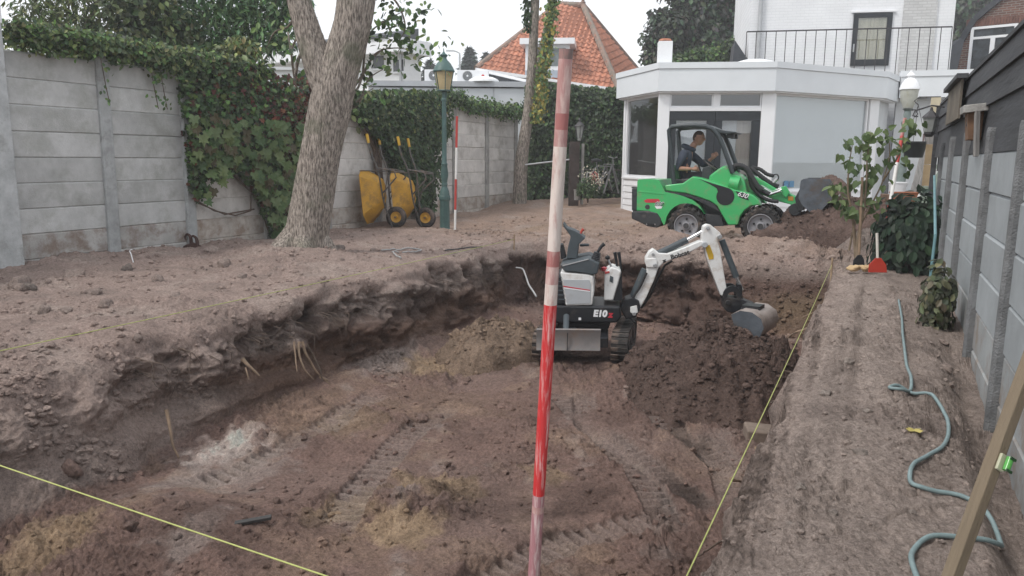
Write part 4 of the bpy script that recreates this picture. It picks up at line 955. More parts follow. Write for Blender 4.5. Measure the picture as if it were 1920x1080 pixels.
# ------------------------------------------------------------------ buildings
WALLW = M('white_render', (0.80, 0.81, 0.82), 0.6, 0.05, 2.0, dirt=(0.66, 0.67, 0.66), dirt_amt=0.25, dscale=1.5)
TRIMW = M('white_trim', (0.80, 0.81, 0.83), 0.35, 0.03, 2.0)
FASC = M('fascia_white', (0.70, 0.73, 0.76), 0.4, 0.04, 1.2)
DARKF = M('anthracite_frame', (0.022, 0.026, 0.032), 0.35, 0.15, 5)
GREYW = M('grey_render', (0.60, 0.62, 0.64), 0.7, 0.08, 1.5)
ROOFG = M('roof_felt', (0.20, 0.20, 0.20), 0.9, 0.2, 3)
SLATE = M('dark_slate', (0.055, 0.06, 0.07), 0.7, 0.2, 5)
INNER = M('room_dark', (0.17, 0.18, 0.17), 0.9, 0.3, 1)
BLIND = M('pale_blind_sky_tone', (0.70, 0.73, 0.735), 0.5, 0.05, 0.8)  # blind; its pale colour also stands in for sky reflected in the wide window
CURT = M('beige_curtain', (0.42, 0.37, 0.33), 0.8, 0.15, 3, stretch=(6, 6, 0.3))
GREYC = M('pale_curtain', (0.62, 0.64, 0.66), 0.8, 0.08, 2)
ALU = M('grey_metal', (0.45, 0.46, 0.47), 0.4, 0.1, 5, metal=0.6)
def glass_mat():
    m = bpy.data.materials.new('window_glass'); m.use_nodes = True; n = m.node_tree; N = n.nodes; K = n.links.new
    N.remove(N['Principled BSDF'])
    t = N.new('ShaderNodeBsdfTransparent'); t.inputs[0].default_value = (0.92, 0.935, 0.945, 1); g = N.new('ShaderNodeBsdfGlossy'); g.inputs['Roughness'].default_value = 0.02
    f = N.new('ShaderNodeLayerWeight'); f.inputs[0].default_value = 0.5; pw = N.new('ShaderNodeMath'); pw.operation = 'POWER'; pw.inputs[1].default_value = 4.0
    K(f.outputs['Facing'], pw.inputs[0]); ad = N.new('ShaderNodeMath'); ad.operation = 'MULTIPLY_ADD'; ad.inputs[1].default_value = 0.85; ad.inputs[2].default_value = 0.09
    K(pw.outputs[0], ad.inputs[0])
    mx = N.new('ShaderNodeMixShader'); K(ad.outputs[0], mx.inputs[0]); K(t.outputs[0], mx.inputs[1]); K(g.outputs[0], mx.inputs[2]); K(mx.outputs[0], N['Material Output'].inputs['Surface'])
    return m
GLASS = glass_mat()
def brick_mat(name, c1, c2, mortar, bw, bh, ms, bump, rough=0.85, var=0.0):
    """painted or bare brickwork too far away to tell single bricks apart"""
    m = bpy.data.materials.new(name); m.use_nodes = True; n = m.node_tree; N = n.nodes; K = n.links.new
    p = N['Principled BSDF']; p.inputs['Roughness'].default_value = rough; p.inputs['Specular IOR Level'].default_value = 0.25
    t = N.new('ShaderNodeTexCoord'); sx = N.new('ShaderNodeSeparateXYZ'); cb = N.new('ShaderNodeCombineXYZ'); K(t.outputs['Object'], sx.inputs[0]); K(sx.outputs[0], cb.inputs[0]); K(sx.outputs[2], cb.inputs[1])
    b = N.new('ShaderNodeTexBrick'); b.inputs['Scale'].default_value = 1; b.inputs['Brick Width'].default_value = bw; b.inputs['Row Height'].default_value = bh; b.inputs['Mortar Size'].default_value = ms
    b.inputs['Color1'].default_value = c1 + (1,); b.inputs['Color2'].default_value = c2 + (1,); b.inputs['Mortar'].default_value = mortar + (1,); K(cb.outputs[0], b.inputs['Vector'])
    nz_ = N.new('ShaderNodeTexNoise'); nz_.inputs['Scale'].default_value = 1.3; nz_.inputs['Detail'].default_value = 6; K(t.outputs['Object'], nz_.inputs['Vector'])
    mr = N.new('ShaderNodeMapRange'); mr.inputs['To Min'].default_value = 0.82; mr.inputs['To Max'].default_value = 1.1; K(nz_.outputs['Fac'], mr.inputs['Value'])
    mu = N.new('ShaderNodeMixRGB'); mu.blend_type = 'MULTIPLY'; mu.inputs[0].default_value = 1; K(b.outputs['Color'], mu.inputs[1]); K(mr.outputs[0], mu.inputs[2]); K(mu.outputs[0], p.inputs['Base Color'])
    iv = N.new('ShaderNodeMath'); iv.operation = 'SUBTRACT'; iv.inputs[0].default_value = 1; K(b.outputs['Fac'], iv.inputs[1])
    bb = N.new('ShaderNodeBump'); bb.inputs['Strength'].default_value = bump; bb.inputs['Distance'].default_value = 0.012; K(iv.outputs[0], bb.inputs['Height']); K(bb.outputs[0], p.inputs['Normal'])
    return m
WBRICK = brick_mat('white_painted_brick', (0.80, 0.81, 0.83), (0.785, 0.795, 0.815), (0.74, 0.755, 0.775), 0.21, 0.072, 0.010, 0.35)
GBRICK = brick_mat('greyed_painted_brick', (0.62, 0.62, 0.62), (0.54, 0.54, 0.54), (0.50, 0.50, 0.50), 0.21, 0.072, 0.010, 0.7)
RBRICK = brick_mat('red_brown_brick', (0.20, 0.095, 0.070), (0.13, 0.070, 0.058), (0.24, 0.21, 0.19), 0.21, 0.066, 0.012, 0.6)

def V2(a): return Vector((a[0], a[1], 0))
BAY = [(-5.75, 21.4), (-6.0, 18.42), (-4.51, 16.74), (-2.17, 17.46), (-0.03, 20.34), (0.25, 21.75)]
def inset(poly, d):
    """offset an open outline to its right-hand side by -d (towards the house)"""
    out = []; k = len(poly)
    for i, p in enumerate(poly):
        dirs = []
        if i > 0: dirs.append((V2(p) - V2(poly[i - 1])).normalized())
        if i < k - 1: dirs.append((V2(poly[i + 1]) - V2(p)).normalized())
        ns = [Vector((-q.y, q.x, 0)) for q in dirs]; n_ = sum(ns, Vector()).normalized(); c_ = n_.dot(ns[0])
        q = V2(p) + n_ * (d / max(0.3, c_)); out.append((q.x, q.y))
    return out
bay = thing('conservatory', 'white flat roofed bay extension with dark double doors behind the green loader', 'conservatory', (-3, 19, 0))
BO = Vector((-3, 19, 0))
def local(poly, off=0): return [(p[0] - BO.x, p[1] - BO.y) for p in inset(poly, off)]
def ring(zlo, zhi, out_off, in_off, name, mat):
    o_, i_ = local(BAY, out_off), local(BAY, in_off); b = MB(); k = len(o_)
    vs = [(x, y, zlo) for x, y in o_] + [(x, y, zhi) for x, y in o_] + [(x, y, zhi) for x, y in i_] + [(x, y, zlo) for x, y in i_]
    fs = []
    for i in range(k - 1):
        for a_ in range(4): fs.append((a_ * k + i, a_ * k + i + 1, ((a_ + 1) % 4) * k + i + 1, ((a_ + 1) % 4) * k + i))
    fs += [(0, k, 2 * k, 3 * k), (k - 1, 2 * k - 1, 3 * k - 1, 4 * k - 1)]
    return b.add(vs, fs).build(name, mat, bay, smooth=0)
ring(2.83, 3.30, 0.0, 0.5, 'fascia', FASC)
ring(3.304, 3.43, -0.025, 0.5, 'coping', FASC)
rf = local(BAY, 0.3); b = MB(); b.prism(rf + [(3.2 + 0.25, 3.4), (-2.75, 3.4)], 3.30, 3.36, 'xy'); b.build('roof', ROOFG, bay, smooth=0)
sf = local(BAY, 0.06); b = MB(); b.prism(sf, 2.80, 2.829, 'xy'); b.build('soffit', TRIMW, bay, smooth=0)
WALLP = inset(BAY, 0.22)
def facet(i):
    a, c = V2(WALLP[i]), V2(WALLP[i + 1]); return frame(a - BO, c - a), (c - a).length
def fpart(name, mat, m4, u0, u1, z0, z1, d0, d1, parent=bay, bevel=0.0):
    """a box on a facet: u along, z up, d outwards"""
    o = MB().box(((u0 + u1) / 2, -(d0 + d1) / 2, (z0 + z1) / 2), (u1 - u0, abs(d1 - d0), z1 - z0)).build(name, mat, parent, bevel=bevel, smooth=0)
    o.matrix_local = m4; return o
def clad(m4, u0, u1, z0, z1, hgt=0.15):
    n_ = int(round((z1 - z0) / hgt)); h_ = (z1 - z0) / n_
    b = MB().prism([(-0.0, 0), (-0.035, 0), (-0.018, h_ - 0.006), (0.0, h_ - 0.006)], u0, u1, 'yz'); o = b.build('cladding_board', TRIMW, smooth=0); me = o.data; bpy.data.objects.remove(o)
    for k in range(n_): inst('cladding_board', me, m4 @ Matrix.Translation((0, 0, z0 + k * h_)), bay)
    fpart('lower_wall', WALLW, m4, u0, u1, z0 - 0.3, z1, -0.12, 0.0)
def window(m4, u0, u1, z0, z1, fr=0.05, back=None, mat=TRIMW, bd=-0.10, name='window'):
    w_ = fpart(name, mat, m4, u0, u1, z0, z0 + fr, -0.06, 0.02)      # bottom rail carries the rest
    for nm, a in (('head', (u0, u1, z1 - fr, z1)), ('jamb', (u0, u0 + fr, z0 + fr, z1 - fr)), ('jamb', (u1 - fr, u1, z0 + fr, z1 - fr))):
        o = fpart(nm, mat, m4, *a, -0.06, 0.02, parent=w_); o.matrix_local = Matrix()
    o = fpart('pane', GLASS, m4, u0 + fr, u1 - fr, z0 + fr, z1 - fr, -0.030, -0.022, parent=w_); o.matrix_local = Matrix()
    if back:
        o = fpart('blind', back, m4, u0 + fr, u1 - fr, z0 + fr, z1 - fr, bd - 0.01, bd, parent=w_); o.matrix_local = Matrix()
    return w_
# facet 1: narrow left window; facet 2: doors; facet 3: wide window; facet 4: side
m4, Ln = facet(1); clad(m4, 0.05, Ln - 0.1, -0.05, 0.90); window(m4, 0.09, Ln - 0.16, 0.94, 2.81, 0.06)
fpart('sill', TRIMW, m4, 0.0, Ln - 0.05, 0.90, 0.94, -0.1, 0.06)
fpart('corner_post', TRIMW, m4, 0.0, 0.085, -0.2, 2.82, -0.12, 0.05)
m4, Ln = facet(2)
fpart('corner_post', TRIMW, m4, -0.12, 0.13, -0.2, 2.82, -0.14, 0.06, bevel=0.01)
fpart('corner_post', TRIMW, m4, Ln - 0.16, Ln + 0.13, -0.2, 2.82, -0.14, 0.06, bevel=0.01)
fpart('transom_rail', TRIMW, m4, 0.132, Ln - 0.162, 2.42, 2.50, -0.08, 0.05)
fpart('mullion', TRIMW, m4, Ln / 2 - 0.06, Ln / 2 + 0.06, 2.502, 2.81, -0.06, 0.04)
window(m4, 0.133, Ln / 2 - 0.062, 2.503, 2.80, 0.03, None, name='transom_window'); window(m4, Ln / 2 + 0.062, Ln - 0.163, 2.503, 2.80, 0.03, None, name='transom_window')
for (u0, u1, bk, hd) in ((0.135, Ln / 2 - 0.004, GREYC, 1), (Ln / 2 + 0.004, Ln - 0.165, CURT, 0)):
    dr_ = fpart('door', DARKF, m4, u0, u1, 0.15, 0.42, -0.05, 0.03)
    for nm, a in (('door_rail', (u0, u1, 2.22, 2.415)), ('door_stile', (u0, u0 + 0.15, 0.422, 2.218)), ('door_stile', (u1 - 0.17, u1, 0.422, 2.218))):
        o = fpart(nm, DARKF, m4, *a, -0.05, 0.03, parent=dr_); o.matrix_local = Matrix()
    o = fpart('pane', GLASS, m4, u0 + 0.152, u1 - 0.172, 0.422, 2.218, -0.02, -0.012, parent=dr_); o.matrix_local = Matrix()
    ua, ub = (u0 + 0.152, u1 - 0.172) if bk is GREYC else (u0 + 0.48, u1 - 0.172)
    o = fpart('curtain', bk, m4, ua, ub, 0.422, 2.218, -0.12, -0.11, parent=dr_); o.matrix_local = Matrix()
    if bk is CURT:
        o = fpart('curtain', GREYC, m4, u0 + 0.152, u0 + 0.478, 0.422, 2.218, -0.14, -0.13, parent=dr_); o.matrix_local = Matrix()
    if hd:
        o = fpart('handle', ALU, m4, u1 - 0.09, u1 - 0.06, 1.15, 1.35, 0.03, 0.07, parent=dr_); o.matrix_local = Matrix()
fpart('threshold', GREYW, m4, 0.132, Ln - 0.162, -0.1, 0.148, -0.1, 0.05)
m4, Ln = facet(3); clad(m4, 0.1, Ln - 0.12, -0.15, 0.66); window(m4, 0.15, Ln - 0.28, 0.70, 2.81, 0.05, BLIND, bd=-0.045)
fpart('sill', TRIMW, m4, 0.0, Ln, 0.66, 0.70, -0.1, 0.06)
fpart('corner_post', TRIMW, m4, Ln - 0.26, Ln + 0.05, -0.2, 2.82, -0.12, 0.06, bevel=0.008)
fpart('shadow_gap', DARKF, m4, Ln - 0.278, Ln - 0.262, 0.70, 2.81, -0.1, 0.0)
STK = M('blue_sticker', (0.10, 0.25, 0.42), 0.4, 0.05, 5)
for k in range(2): fpart('sticker', STK, m4, 0.62 + k * 0.17, 0.76 + k * 0.17, 0.78, 0.92, -0.008, -0.004)
m4, Ln = facet(4); fpart('side_wall', GREYW, m4, 0.0, Ln, -0.2, 2.82, -0.15, 0.0)
m4, Ln = facet(0); fpart('side_wall', WALLW, m4, 0.0, Ln, -0.2, 2.82, -0.15, 0.0)
b = MB().box((-0.1, 2.35, 1.4), (5.2, 0.1, 2.8)); b.box((-0.2, 0.6, -0.0), (4.8, 3.4, 0.1)); b.build('interior', INNER, bay, smooth=0)['kind'] = 'stuff'
# interior colour is lightened to stand in for ivy reflected in the left window
# back part: lower wall and fascia running to the right
m4 = frame(Vector((0.2, 21.85, 0)) - BO, Vector((0.95, 0.10, 0)))
fpart('back_wall', GREYW, m4, 0.0, 4.0, -0.2, 2.9, -0.2, 0.0)
fpart('fascia', FASC, m4, 0.02, 2.0, 2.92, 3.42, -0.2, 0.30)
fpart('coping', FASC, m4, 0.02, 2.02, 3.422, 3.56, -0.2, 0.325)
# things on the flat roof
def on_roof(px, py, dep, z=3.36): q = atD(px, py, dep); return Vector((q.x, q.y, z))
q = on_roof(1416, 110, 18.6); t = thing('skylight_dome', 'white domed skylight on the conservatory roof', 'skylight', q)
MB().lathe([(0.62, 0.0), (0.62, 0.16), (0.58, 0.17)], 32).build('curb', TRIMW, t)
MB().lathe([(0.56, 0.172), (0.53, 0.22), (0.42, 0.29), (0.25, 0.335), (0.0001, 0.35)], 32).build('dome', M('acrylic', (0.85, 0.87, 0.88), 0.25, 0.02, 2), t, smooth=60)
q = on_roof(1246, 110, 17.8); t = thing('chimney', 'small white chimney with terracotta cap on the conservatory roof', 'chimney', q, R(20))
MB().box((0, 0, 0.30), (0.31, 0.31, 0.62)).build('shaft', WALLW, t, bevel=0.01)
MB().lathe([(0.13, 0.612), (0.15, 0.63), (0.12, 0.67), (0.08, 0.675)], 16).build('cap', M('terracotta', (0.42, 0.17, 0.10), 0.8, 0.2, 8), t)
# railing of the roof terrace
RL, RRt = atD(1400, 66, 20.4), atD(1785, 56, 19.4); zt = 4.62
t = thing('terrace_railing', 'thin dark metal railing along the roof terrace of the white house', 'railing', (RL.x, RL.y, 3.42))
RD = Vector((RRt.x - RL.x, RRt.y - RL.y, 0)); rl = RD.length; RD.normalize()
IRON = M('dark_iron', (0.045, 0.042, 0.045), 0.5, 0.2, 8)
MB().bar((0, 0, zt - 3.42), RD * rl + Vector((0, 0, zt - 3.42)), 0.035, 0.03).build('handrail', IRON, t)
o = MB().bar((0, 0, -0.05), (0, 0, zt - 3.42), 0.018, 0.018, up=(1, 0, 0)).build('baluster', IRON, t); me = o.data
nb = 20
for k in range(1, nb + 1): inst('baluster', me, Matrix.Translation(RD * (rl * k / nb)), t)
# upper storey of the white house
FA, FB = atD(1406, 50, 21.3), atD(1788, 50, 20.3); FA.z = FB.z = 0
hs = thing('white_house', 'white painted brick house with a dark glazed door onto the roof terrace', 'house', FA)
FD = (FB - FA); fl_ = FD.length; FM = frame((0, 0, 0), FD)
def hpart(name, mat, u0, u1, z0, z1, d0, d1, parent=hs, bevel=0.0):
    o = MB().box(((u0 + u1) / 2, -(d0 + d1) / 2, (z0 + z1) / 2), (u1 - u0, abs(d1 - d0), z1 - z0)).build(name, mat, parent, bevel=bevel, smooth=0); o.matrix_local = FM if parent is hs else Matrix(); return o
def hu(px, py):   # along-wall and height of a picture point on the facade
    n_ = Vector((-FD.y, FD.x, 0)).normalized(); d = ray(px, py); p = EYE + d * ((FA - EYE).dot(n_) / d.dot(n_)); return (p - FA).dot(FD.normalized()), p.z
hpart('wall', WBRICK, 0, fl_, 0, 8.2, -6, 0)
u0, z1 = hu(1601, 26); u1, z0 = hu(1665, 123)
dr_ = hpart('door', DARKF, u0, u1, z0, z0 + 0.16, 0.002, 0.05)
for nm, a in (('door_rail', (u0, u1, z1 - 0.11, z1)), ('door_stile', (u0, u0 + 0.12, z0 + 0.16, z1 - 0.11)), ('door_stile', (u1 - 0.12, u1, z0 + 0.16, z1 - 0.11))): hpart(nm, DARKF, *a, 0.002, 0.05, parent=dr_)
hpart('pane', GLASS, u0 + 0.12, u1 - 0.12, z0 + 0.16, z1 - 0.11, 0.025, 0.03, parent=dr_)
hpart('curtain', M('cream_curtain', (0.50, 0.46, 0.34), 0.8, 0.2, 2.5, stretch=(5, 1, 0.6)), u0 + 0.12, u1 - 0.12, z0 + 0.16, z1 - 0.11, 0.004, 0.010, parent=dr_)
hpart('handle', ALU, u0 + 0.03, u0 + 0.06, z0 + 0.35, z0 + 0.55, 0.05, 0.09, parent=dr_)
hpart('lintel', TRIMW, u0 - 0.06, u1 + 0.08, z1 + 0.02, z1 + 0.07, 0.0, 0.06)
ua, _ = hu(1690, 60); ub, _ = hu(1752, 60)
hpart('chimney_breast', GBRICK, ua, ub, 3.0, 8.2, 0.0, 0.06)
MB().tube([(0.24, -0.09, 3.0), (0.24, -0.09, 8.2)], 0.05, 12).build('downpipe', ALU, hs).matrix_local = FM
MB().box((0.24, -0.05, 4.7), (0.13, 0.1, 0.04)).build('pipe_bracket', ALU, hs).matrix_local = FM
o = MB().prism([(-0.42, 3.6), (0.0, 3.6), (0.0, 4.05), (-0.36, 4.55)], 0.0, 1.4, 'xz').build('side_roof', SLATE, hs, smooth=0); o.matrix_local = FM
o = MB().prism([(fl_ + 0.002, 3.3), (fl_ + 0.14, 3.3), (fl_ + 0.28, 4.45), (fl_ + 0.2, 4.5), (fl_ + 0.002, 4.3)], -0.0, 1.2, 'xz').build('side_roof', SLATE, hs, smooth=0); o.matrix_local = FM

# brick house behind the dark board wall
GA, GB = atD(1768, 100, 24.5), atD(1990, 100, 22.5); GA.z = GB.z = 0
bh = thing('brick_house', 'red brown brick gable house with a white window beyond the dark boards', 'house', GA)
FD2 = GB - GA; GM = frame((0, 0, 0), FD2)
def gu(px, py):
    n_ = Vector((-FD2.y, FD2.x, 0)).normalized(); d = ray(px, py); p = EYE + d * ((GA - EYE).dot(n_) / d.dot(n_)); return (p - GA).dot(FD2.normalized()), p.z
gp = [gu(1775, 180), gu(1785, 118), gu(1800, 90), gu(1832, 40), gu(1885, -5), gu(1960, -60), gu(2100, -60), gu(2100, 180)]
gp[0] = (gp[0][0], 0); gp[-1] = (gp[-1][0], 0)
MB().prism(gp, 0, 5, 'xz').build('wall', RBRICK, bh, smooth=0).matrix_local = GM
b = MB()
edge = [gu(1783, 122), gu(1796, 88), gu(1828, 36), gu(1882, -8), gu(1956, -64)]
for (ua, za), (ub, zb) in zip(edge[:-1], edge[1:]): b.bar((ua, 0.35, za), (ub, 0.35, zb), 0.9, 0.16)
b.build('roof_verge', SLATE, bh, smooth=0).matrix_local = GM
def gpart(name, mat, u0, u1, z0, z1, d0, d1, parent=bh):
    o = MB().box(((u0 + u1) / 2, -(d0 + d1) / 2, (z0 + z1) / 2), (u1 - u0, abs(d1 - d0), z1 - z0)).build(name, mat, parent, smooth=0); o.matrix_local = GM if parent is bh else Matrix(); return o
u0, z1 = gu(1822, 52); u1, _ = gu(1908, 60); _, z0 = gu(1815, 150)
wn = gpart('window', TRIMW, u0, u1, z0, z0 + 0.07, 0.01, 0.08)
zm = z1 - 0.36
for nm, a in (('head', (u0, u1, z1 - 0.07, z1)), ('jamb', (u0, u0 + 0.08, z0 + 0.07, z1 - 0.07)), ('jamb', (u1 - 0.08, u1, z0 + 0.07, z1 - 0.07)), ('transom', (u0 + 0.08, u1 - 0.08, zm, zm + 0.07)), ('mullion', ((u0 + u1) / 2 - 0.06, (u0 + u1) / 2 + 0.06, z0 + 0.07, zm))): gpart(nm, TRIMW, *a, 0.01, 0.08, parent=wn)
gpart('pane', M('dark_window', (0.05, 0.06, 0.07), 0.05, 0.6, 3, spec=0.8), u0 + 0.08, u1 - 0.08, z0 + 0.07, z1 - 0.07, 0.02, 0.03, parent=wn)
b = MB(); bwid = 0.075; k = 0
uu = u0 - 0.12
SOLD = [M('lintel_brick', (0.19, 0.095, 0.075), 0.85, 0.25, 5, rnd=0.2)]
o = MB().box((0, -0.012, 0), (bwid - 0.012, 0.03, 0.21)).build('lintel_brick', SOLD[0], bh); o.matrix_local = GM @ Matrix.Translation((uu, 0, z1 + 0.13)); me = o.data
while uu < u1 + 0.2: uu += bwid; inst('lintel_brick', me, GM @ Matrix.Translation((uu, 0, z1 + 0.13)), bh)
_, zl = gu(1790, 138); gpart('lower_wall', GREYW, 0.0, 3.0, 0, zl, 0.3, 0.6)

# ---- house with the orange tiled hip roof
Lp, Qp, R1, R2, Tp = atD(893, 129, 31), atD(1160, 168, 30), atD(1047, 9, 34.5), atD(1093, 11, 34.0), atD(1200, 138, 36.5)
th_ = thing('tiled_house', 'house with a steep orange pantiled hip roof and white dormer', 'house', (Lp.x, Lp.y, 0)); TO = Vector((Lp.x, Lp.y, 0))
TILE = M('orange_pantile', (0.47, 0.20, 0.125), 0.75, 0.22, 3.0, 0.2, 30, dirt=(0.30, 0.13, 0.085), dirt_amt=0.35, dscale=4, rnd=0.22)
HIP = M('grey_ridge_tile', (0.30, 0.20, 0.16), 0.85, 0.3, 4, dirt=(0.20, 0.18, 0.15), dirt_amt=0.6)
def pantile(wd, ln):
    b = MB(); prof = [(-0.5, 0.0), (-0.36, 0.55), (-0.2, 0.75), (-0.04, 0.55), (0.1, 0.05), (0.3, -0.15), (0.5, 0.0)]
    vs = []
    for v, lift in ((0, 0.035), (ln * 1.12, 0.0)): vs += [(u * wd, v, h_ * 0.06 + lift) for u, h_ in prof]
    vs += [(u * wd, 0.0, h_ * 0.06 + 0.012) for u, h_ in prof]
    k = len(prof); fs = [(i, i + 1, k + i + 1, k + i) for i in range(k - 1)] + [(2 * k + i, 2 * k + i + 1, i + 1, i) for i in range(k - 1)]
    o = b.add(vs, fs).build('roof_tile', TILE, smooth=0); me = o.data; bpy.data.objects.remove(o); return me
tiles = []
def tile_face(corners, wd, ln):
    """corners: eave left, eave right, top right, top left"""
    a, b_, c, d = corners; u = (b_ - a).normalized(); n_ = u.cross((c + d) / 2 - (a + b_) / 2).normalized(); v = n_.cross(u)
    if n_.z < 0: n_ = -n_
    pl = [((q - a).dot(u), (q - a).dot(v)) for q in corners]
    H = max(p[1] for p in pl); out = []
    r_ = 0; y = 0.0
    while y < H - 0.05:
        x = min(p[0] for p in pl) + 0.1; 
        while x < max(p[0] for p in pl):
            if in_poly(np.array([x]), np.array([y + ln * 0.5]), pl)[0]: out.append(Matrix.Translation(-TO) @ Matrix(((u.x, v.x, n_.x, 0), (u.y, v.y, n_.y, 0), (u.z, v.z, n_.z, 0), (0, 0, 0, 1))).copy() if False else (a + u * x + v * y - TO, u, v, n_))
            x += wd
        y += ln
    return out
TW, TL = 0.215, 0.29
pm_ = pantile(TW, TL)
front = tile_face([Lp, Qp, R2, R1], TW, TL); right = tile_face([Qp, Tp, R2 + Vector((0.01, 0.01, 0)), R2], TW, TL)
def m_of(e): p, u, v, n_ = e; return Matrix(((u.x, v.x, n_.x, p.x), (u.y, v.y, n_.y, p.y), (u.z, v.z, n_.z, p.z), (0, 0, 0, 1)))
front.sort(key=lambda e: (e[0] + TO - EYE).length)
for e in front[:295]: inst('roof_tile', pm_, m_of(e) @ Euler((random.uniform(-0.02, 0.02), 0, random.uniform(-0.015, 0.015))).to_matrix().to_4x4(), th_)
rest = MB(); pv = [v.co.copy() for v in pm_.vertices]; pf = [tuple(p.vertices) for p in pm_.polygons]
for e in front[295:] + right: mm_ = m_of(e); rest.add([mm_ @ v for v in pv], pf)
rest.build('roof_tiles', TILE, th_, smooth=0, fixn=False)['kind'] = 'stuff'
b = MB(); b.add([p - TO - Vector((0, 0, 0.06)) for p in (Lp, Qp, R2, R1, Tp)], [(0, 1, 2, 3), (1, 4, 2)]); b.build('roof_base', M('tile_underlay', (0.25, 0.10, 0.06), 0.9, 0.2, 3), th_, smooth=0, fixn=False)
def hips(a, c, n_):
    b = MB()
    for k in range(n_):
        p, q = a.lerp(c, k / n_) - TO, a.lerp(c, (k + 1.12) / n_) - TO; b.cyl(p + Vector((0, 0, 0.02)), q + Vector((0, 0, 0.05)), 0.13, 0.11, 8)
    o = b.build('hip_tiles', HIP, th_); o['kind'] = 'stuff'
hips(Lp, R1, 26); hips(Qp, R2, 26); hips(R1, R2, 5); hips(Tp, R2, 22)
MB().lathe([(0.10, 0), (0.12, 0.15), (0.06, 0.2), (0.11, 0.32), (0.02, 0.45)], 10, tuple(R2 - TO)).build('finial', HIP, th_)
MB().bar(Lp - TO + Vector((0, -0.05, -0.02)), Qp - TO + Vector((0, -0.05, -0.02)), 0.12, 0.10).build('gutter', TRIMW, th_)
b = MB(); bk = Vector((0.5, 1.0, 0))
b.add([Lp - TO + bk * 0.3 + Vector((0, 0, -0.1)), Qp - TO + bk * 0.3 + Vector((0, 0, -0.1)), Vector((Qp.x, Qp.y, 0)) - TO + bk * 0.3, bk * 0.3, Tp - TO + Vector((-0.3, 0, -0.1)), Vector((Tp.x - 0.3, Tp.y, 0)) - TO], [(0, 1, 2, 3), (1, 4, 5, 2)]); b.build('wall', M('beige_render', (0.50, 0.47, 0.40), 0.8, 0.1, 2), th_, smooth=0)
# dormer
dd = 30.6; e0, e1 = atD(985, 84, dd), atD(1068, 84, dd - 0.2); fz = frame(e0 - TO, Vector((e1.x - e0.x, e1.y - e0.y, 0))); dl_ = Vector((e1.x - e0.x, e1.y - e0.y)).length
zt_ = 0.0; hb = (e0 - atD(985, 140, dd)).z
def dpart(name, mat, u0, u1, z0, z1, d0, d1, parent):
    o = MB().box(((u0 + u1) / 2, -(d0 + d1) / 2, (z0 + z1) / 2), (u1 - u0, abs(d1 - d0), z1 - z0)).build(name, mat, parent, smooth=0); o.matrix_local = fz if parent is th_ else Matrix(); return o
dm = dpart('dormer', TRIMW, 0.0, dl_, -hb + 0.16, 0.0, -3.5, -0.05, th_)
dpart('dormer_roof', TRIMW, -0.2, dl_ + 0.2, 0.0, 0.22, -3.6, 0.2, dm)
dpart('apron', M('lead_grey', (0.38, 0.43, 0.50), 0.6, 0.1, 3), 0.0, dl_, -hb - 0.12, -hb + 0.158, -3.5, 0.0, dm)
pw_ = (dl_ - 0.4) / 2
DWIN = M('dormer_glass', (0.16, 0.20, 0.20), 0.08, 0.5, 2.5, spec=0.8)
for k in range(2): dpart('pane', DWIN, 0.15 + k * (pw_ + 0.1), 0.15 + k * (pw_ + 0.1) + pw_, -hb + 0.32, -0.12, -0.06, -0.04, dm)

# ---- flat roofed annex beyond the far part of the left fence, with its roof things
def box_px(name, label, cat, x0, x1, ytop, dep, thick, mats, zb=0.0, rot_to=None):
    a, c = atD(x0, ytop, dep), atD(x1, ytop, dep if rot_to is None else rot_to)
    return a, c
a_, c_ = atD(690, 153, 24.5), atD(985, 158, 24.5)
an = thing('flat_roof_annex', 'grey panelled flat roofed annex behind the far ivy topped fence', 'annex', (a_.x, a_.y, 0)); AM = frame((0, 0, 0), Vector((c_.x - a_.x, c_.y - a_.y, 0))); al = Vector((c_.x - a_.x, c_.y - a_.y)).length; az_ = a_.z - 0.02
PANEL = M('pale_grey_panel', (0.60, 0.63, 0.66), 0.5, 0.05, 1.5, rnd=0.03)
o = MB().box((al / 2, 2, az_ / 2 - 0.1), (al - 0.1, 3.9, az_ - 0.2)).build('core', GREYW, an, smooth=0); o.matrix_local = AM
k = 0; pwid = al / 5
o = MB().box((0, 0, 0), (pwid - 0.015, 0.05, az_ - 0.9)).build('facade_panel', PANEL, smooth=0); me = o.data; bpy.data.objects.remove(o)
for k in range(5): inst('facade_panel', me, AM @ Matrix.Translation((pwid * (k + 0.5), 0.02, (az_ + 0.7) / 2 - 0.05)), an)
o = MB().box((al / 2, 2.0, az_ - 0.03), (al + 0.1, 4.2, 0.16)).build('roof_edge', M('zinc_edge', (0.42, 0.44, 0.47), 0.5, 0.08, 2), an, smooth=0); o.matrix_local = AM
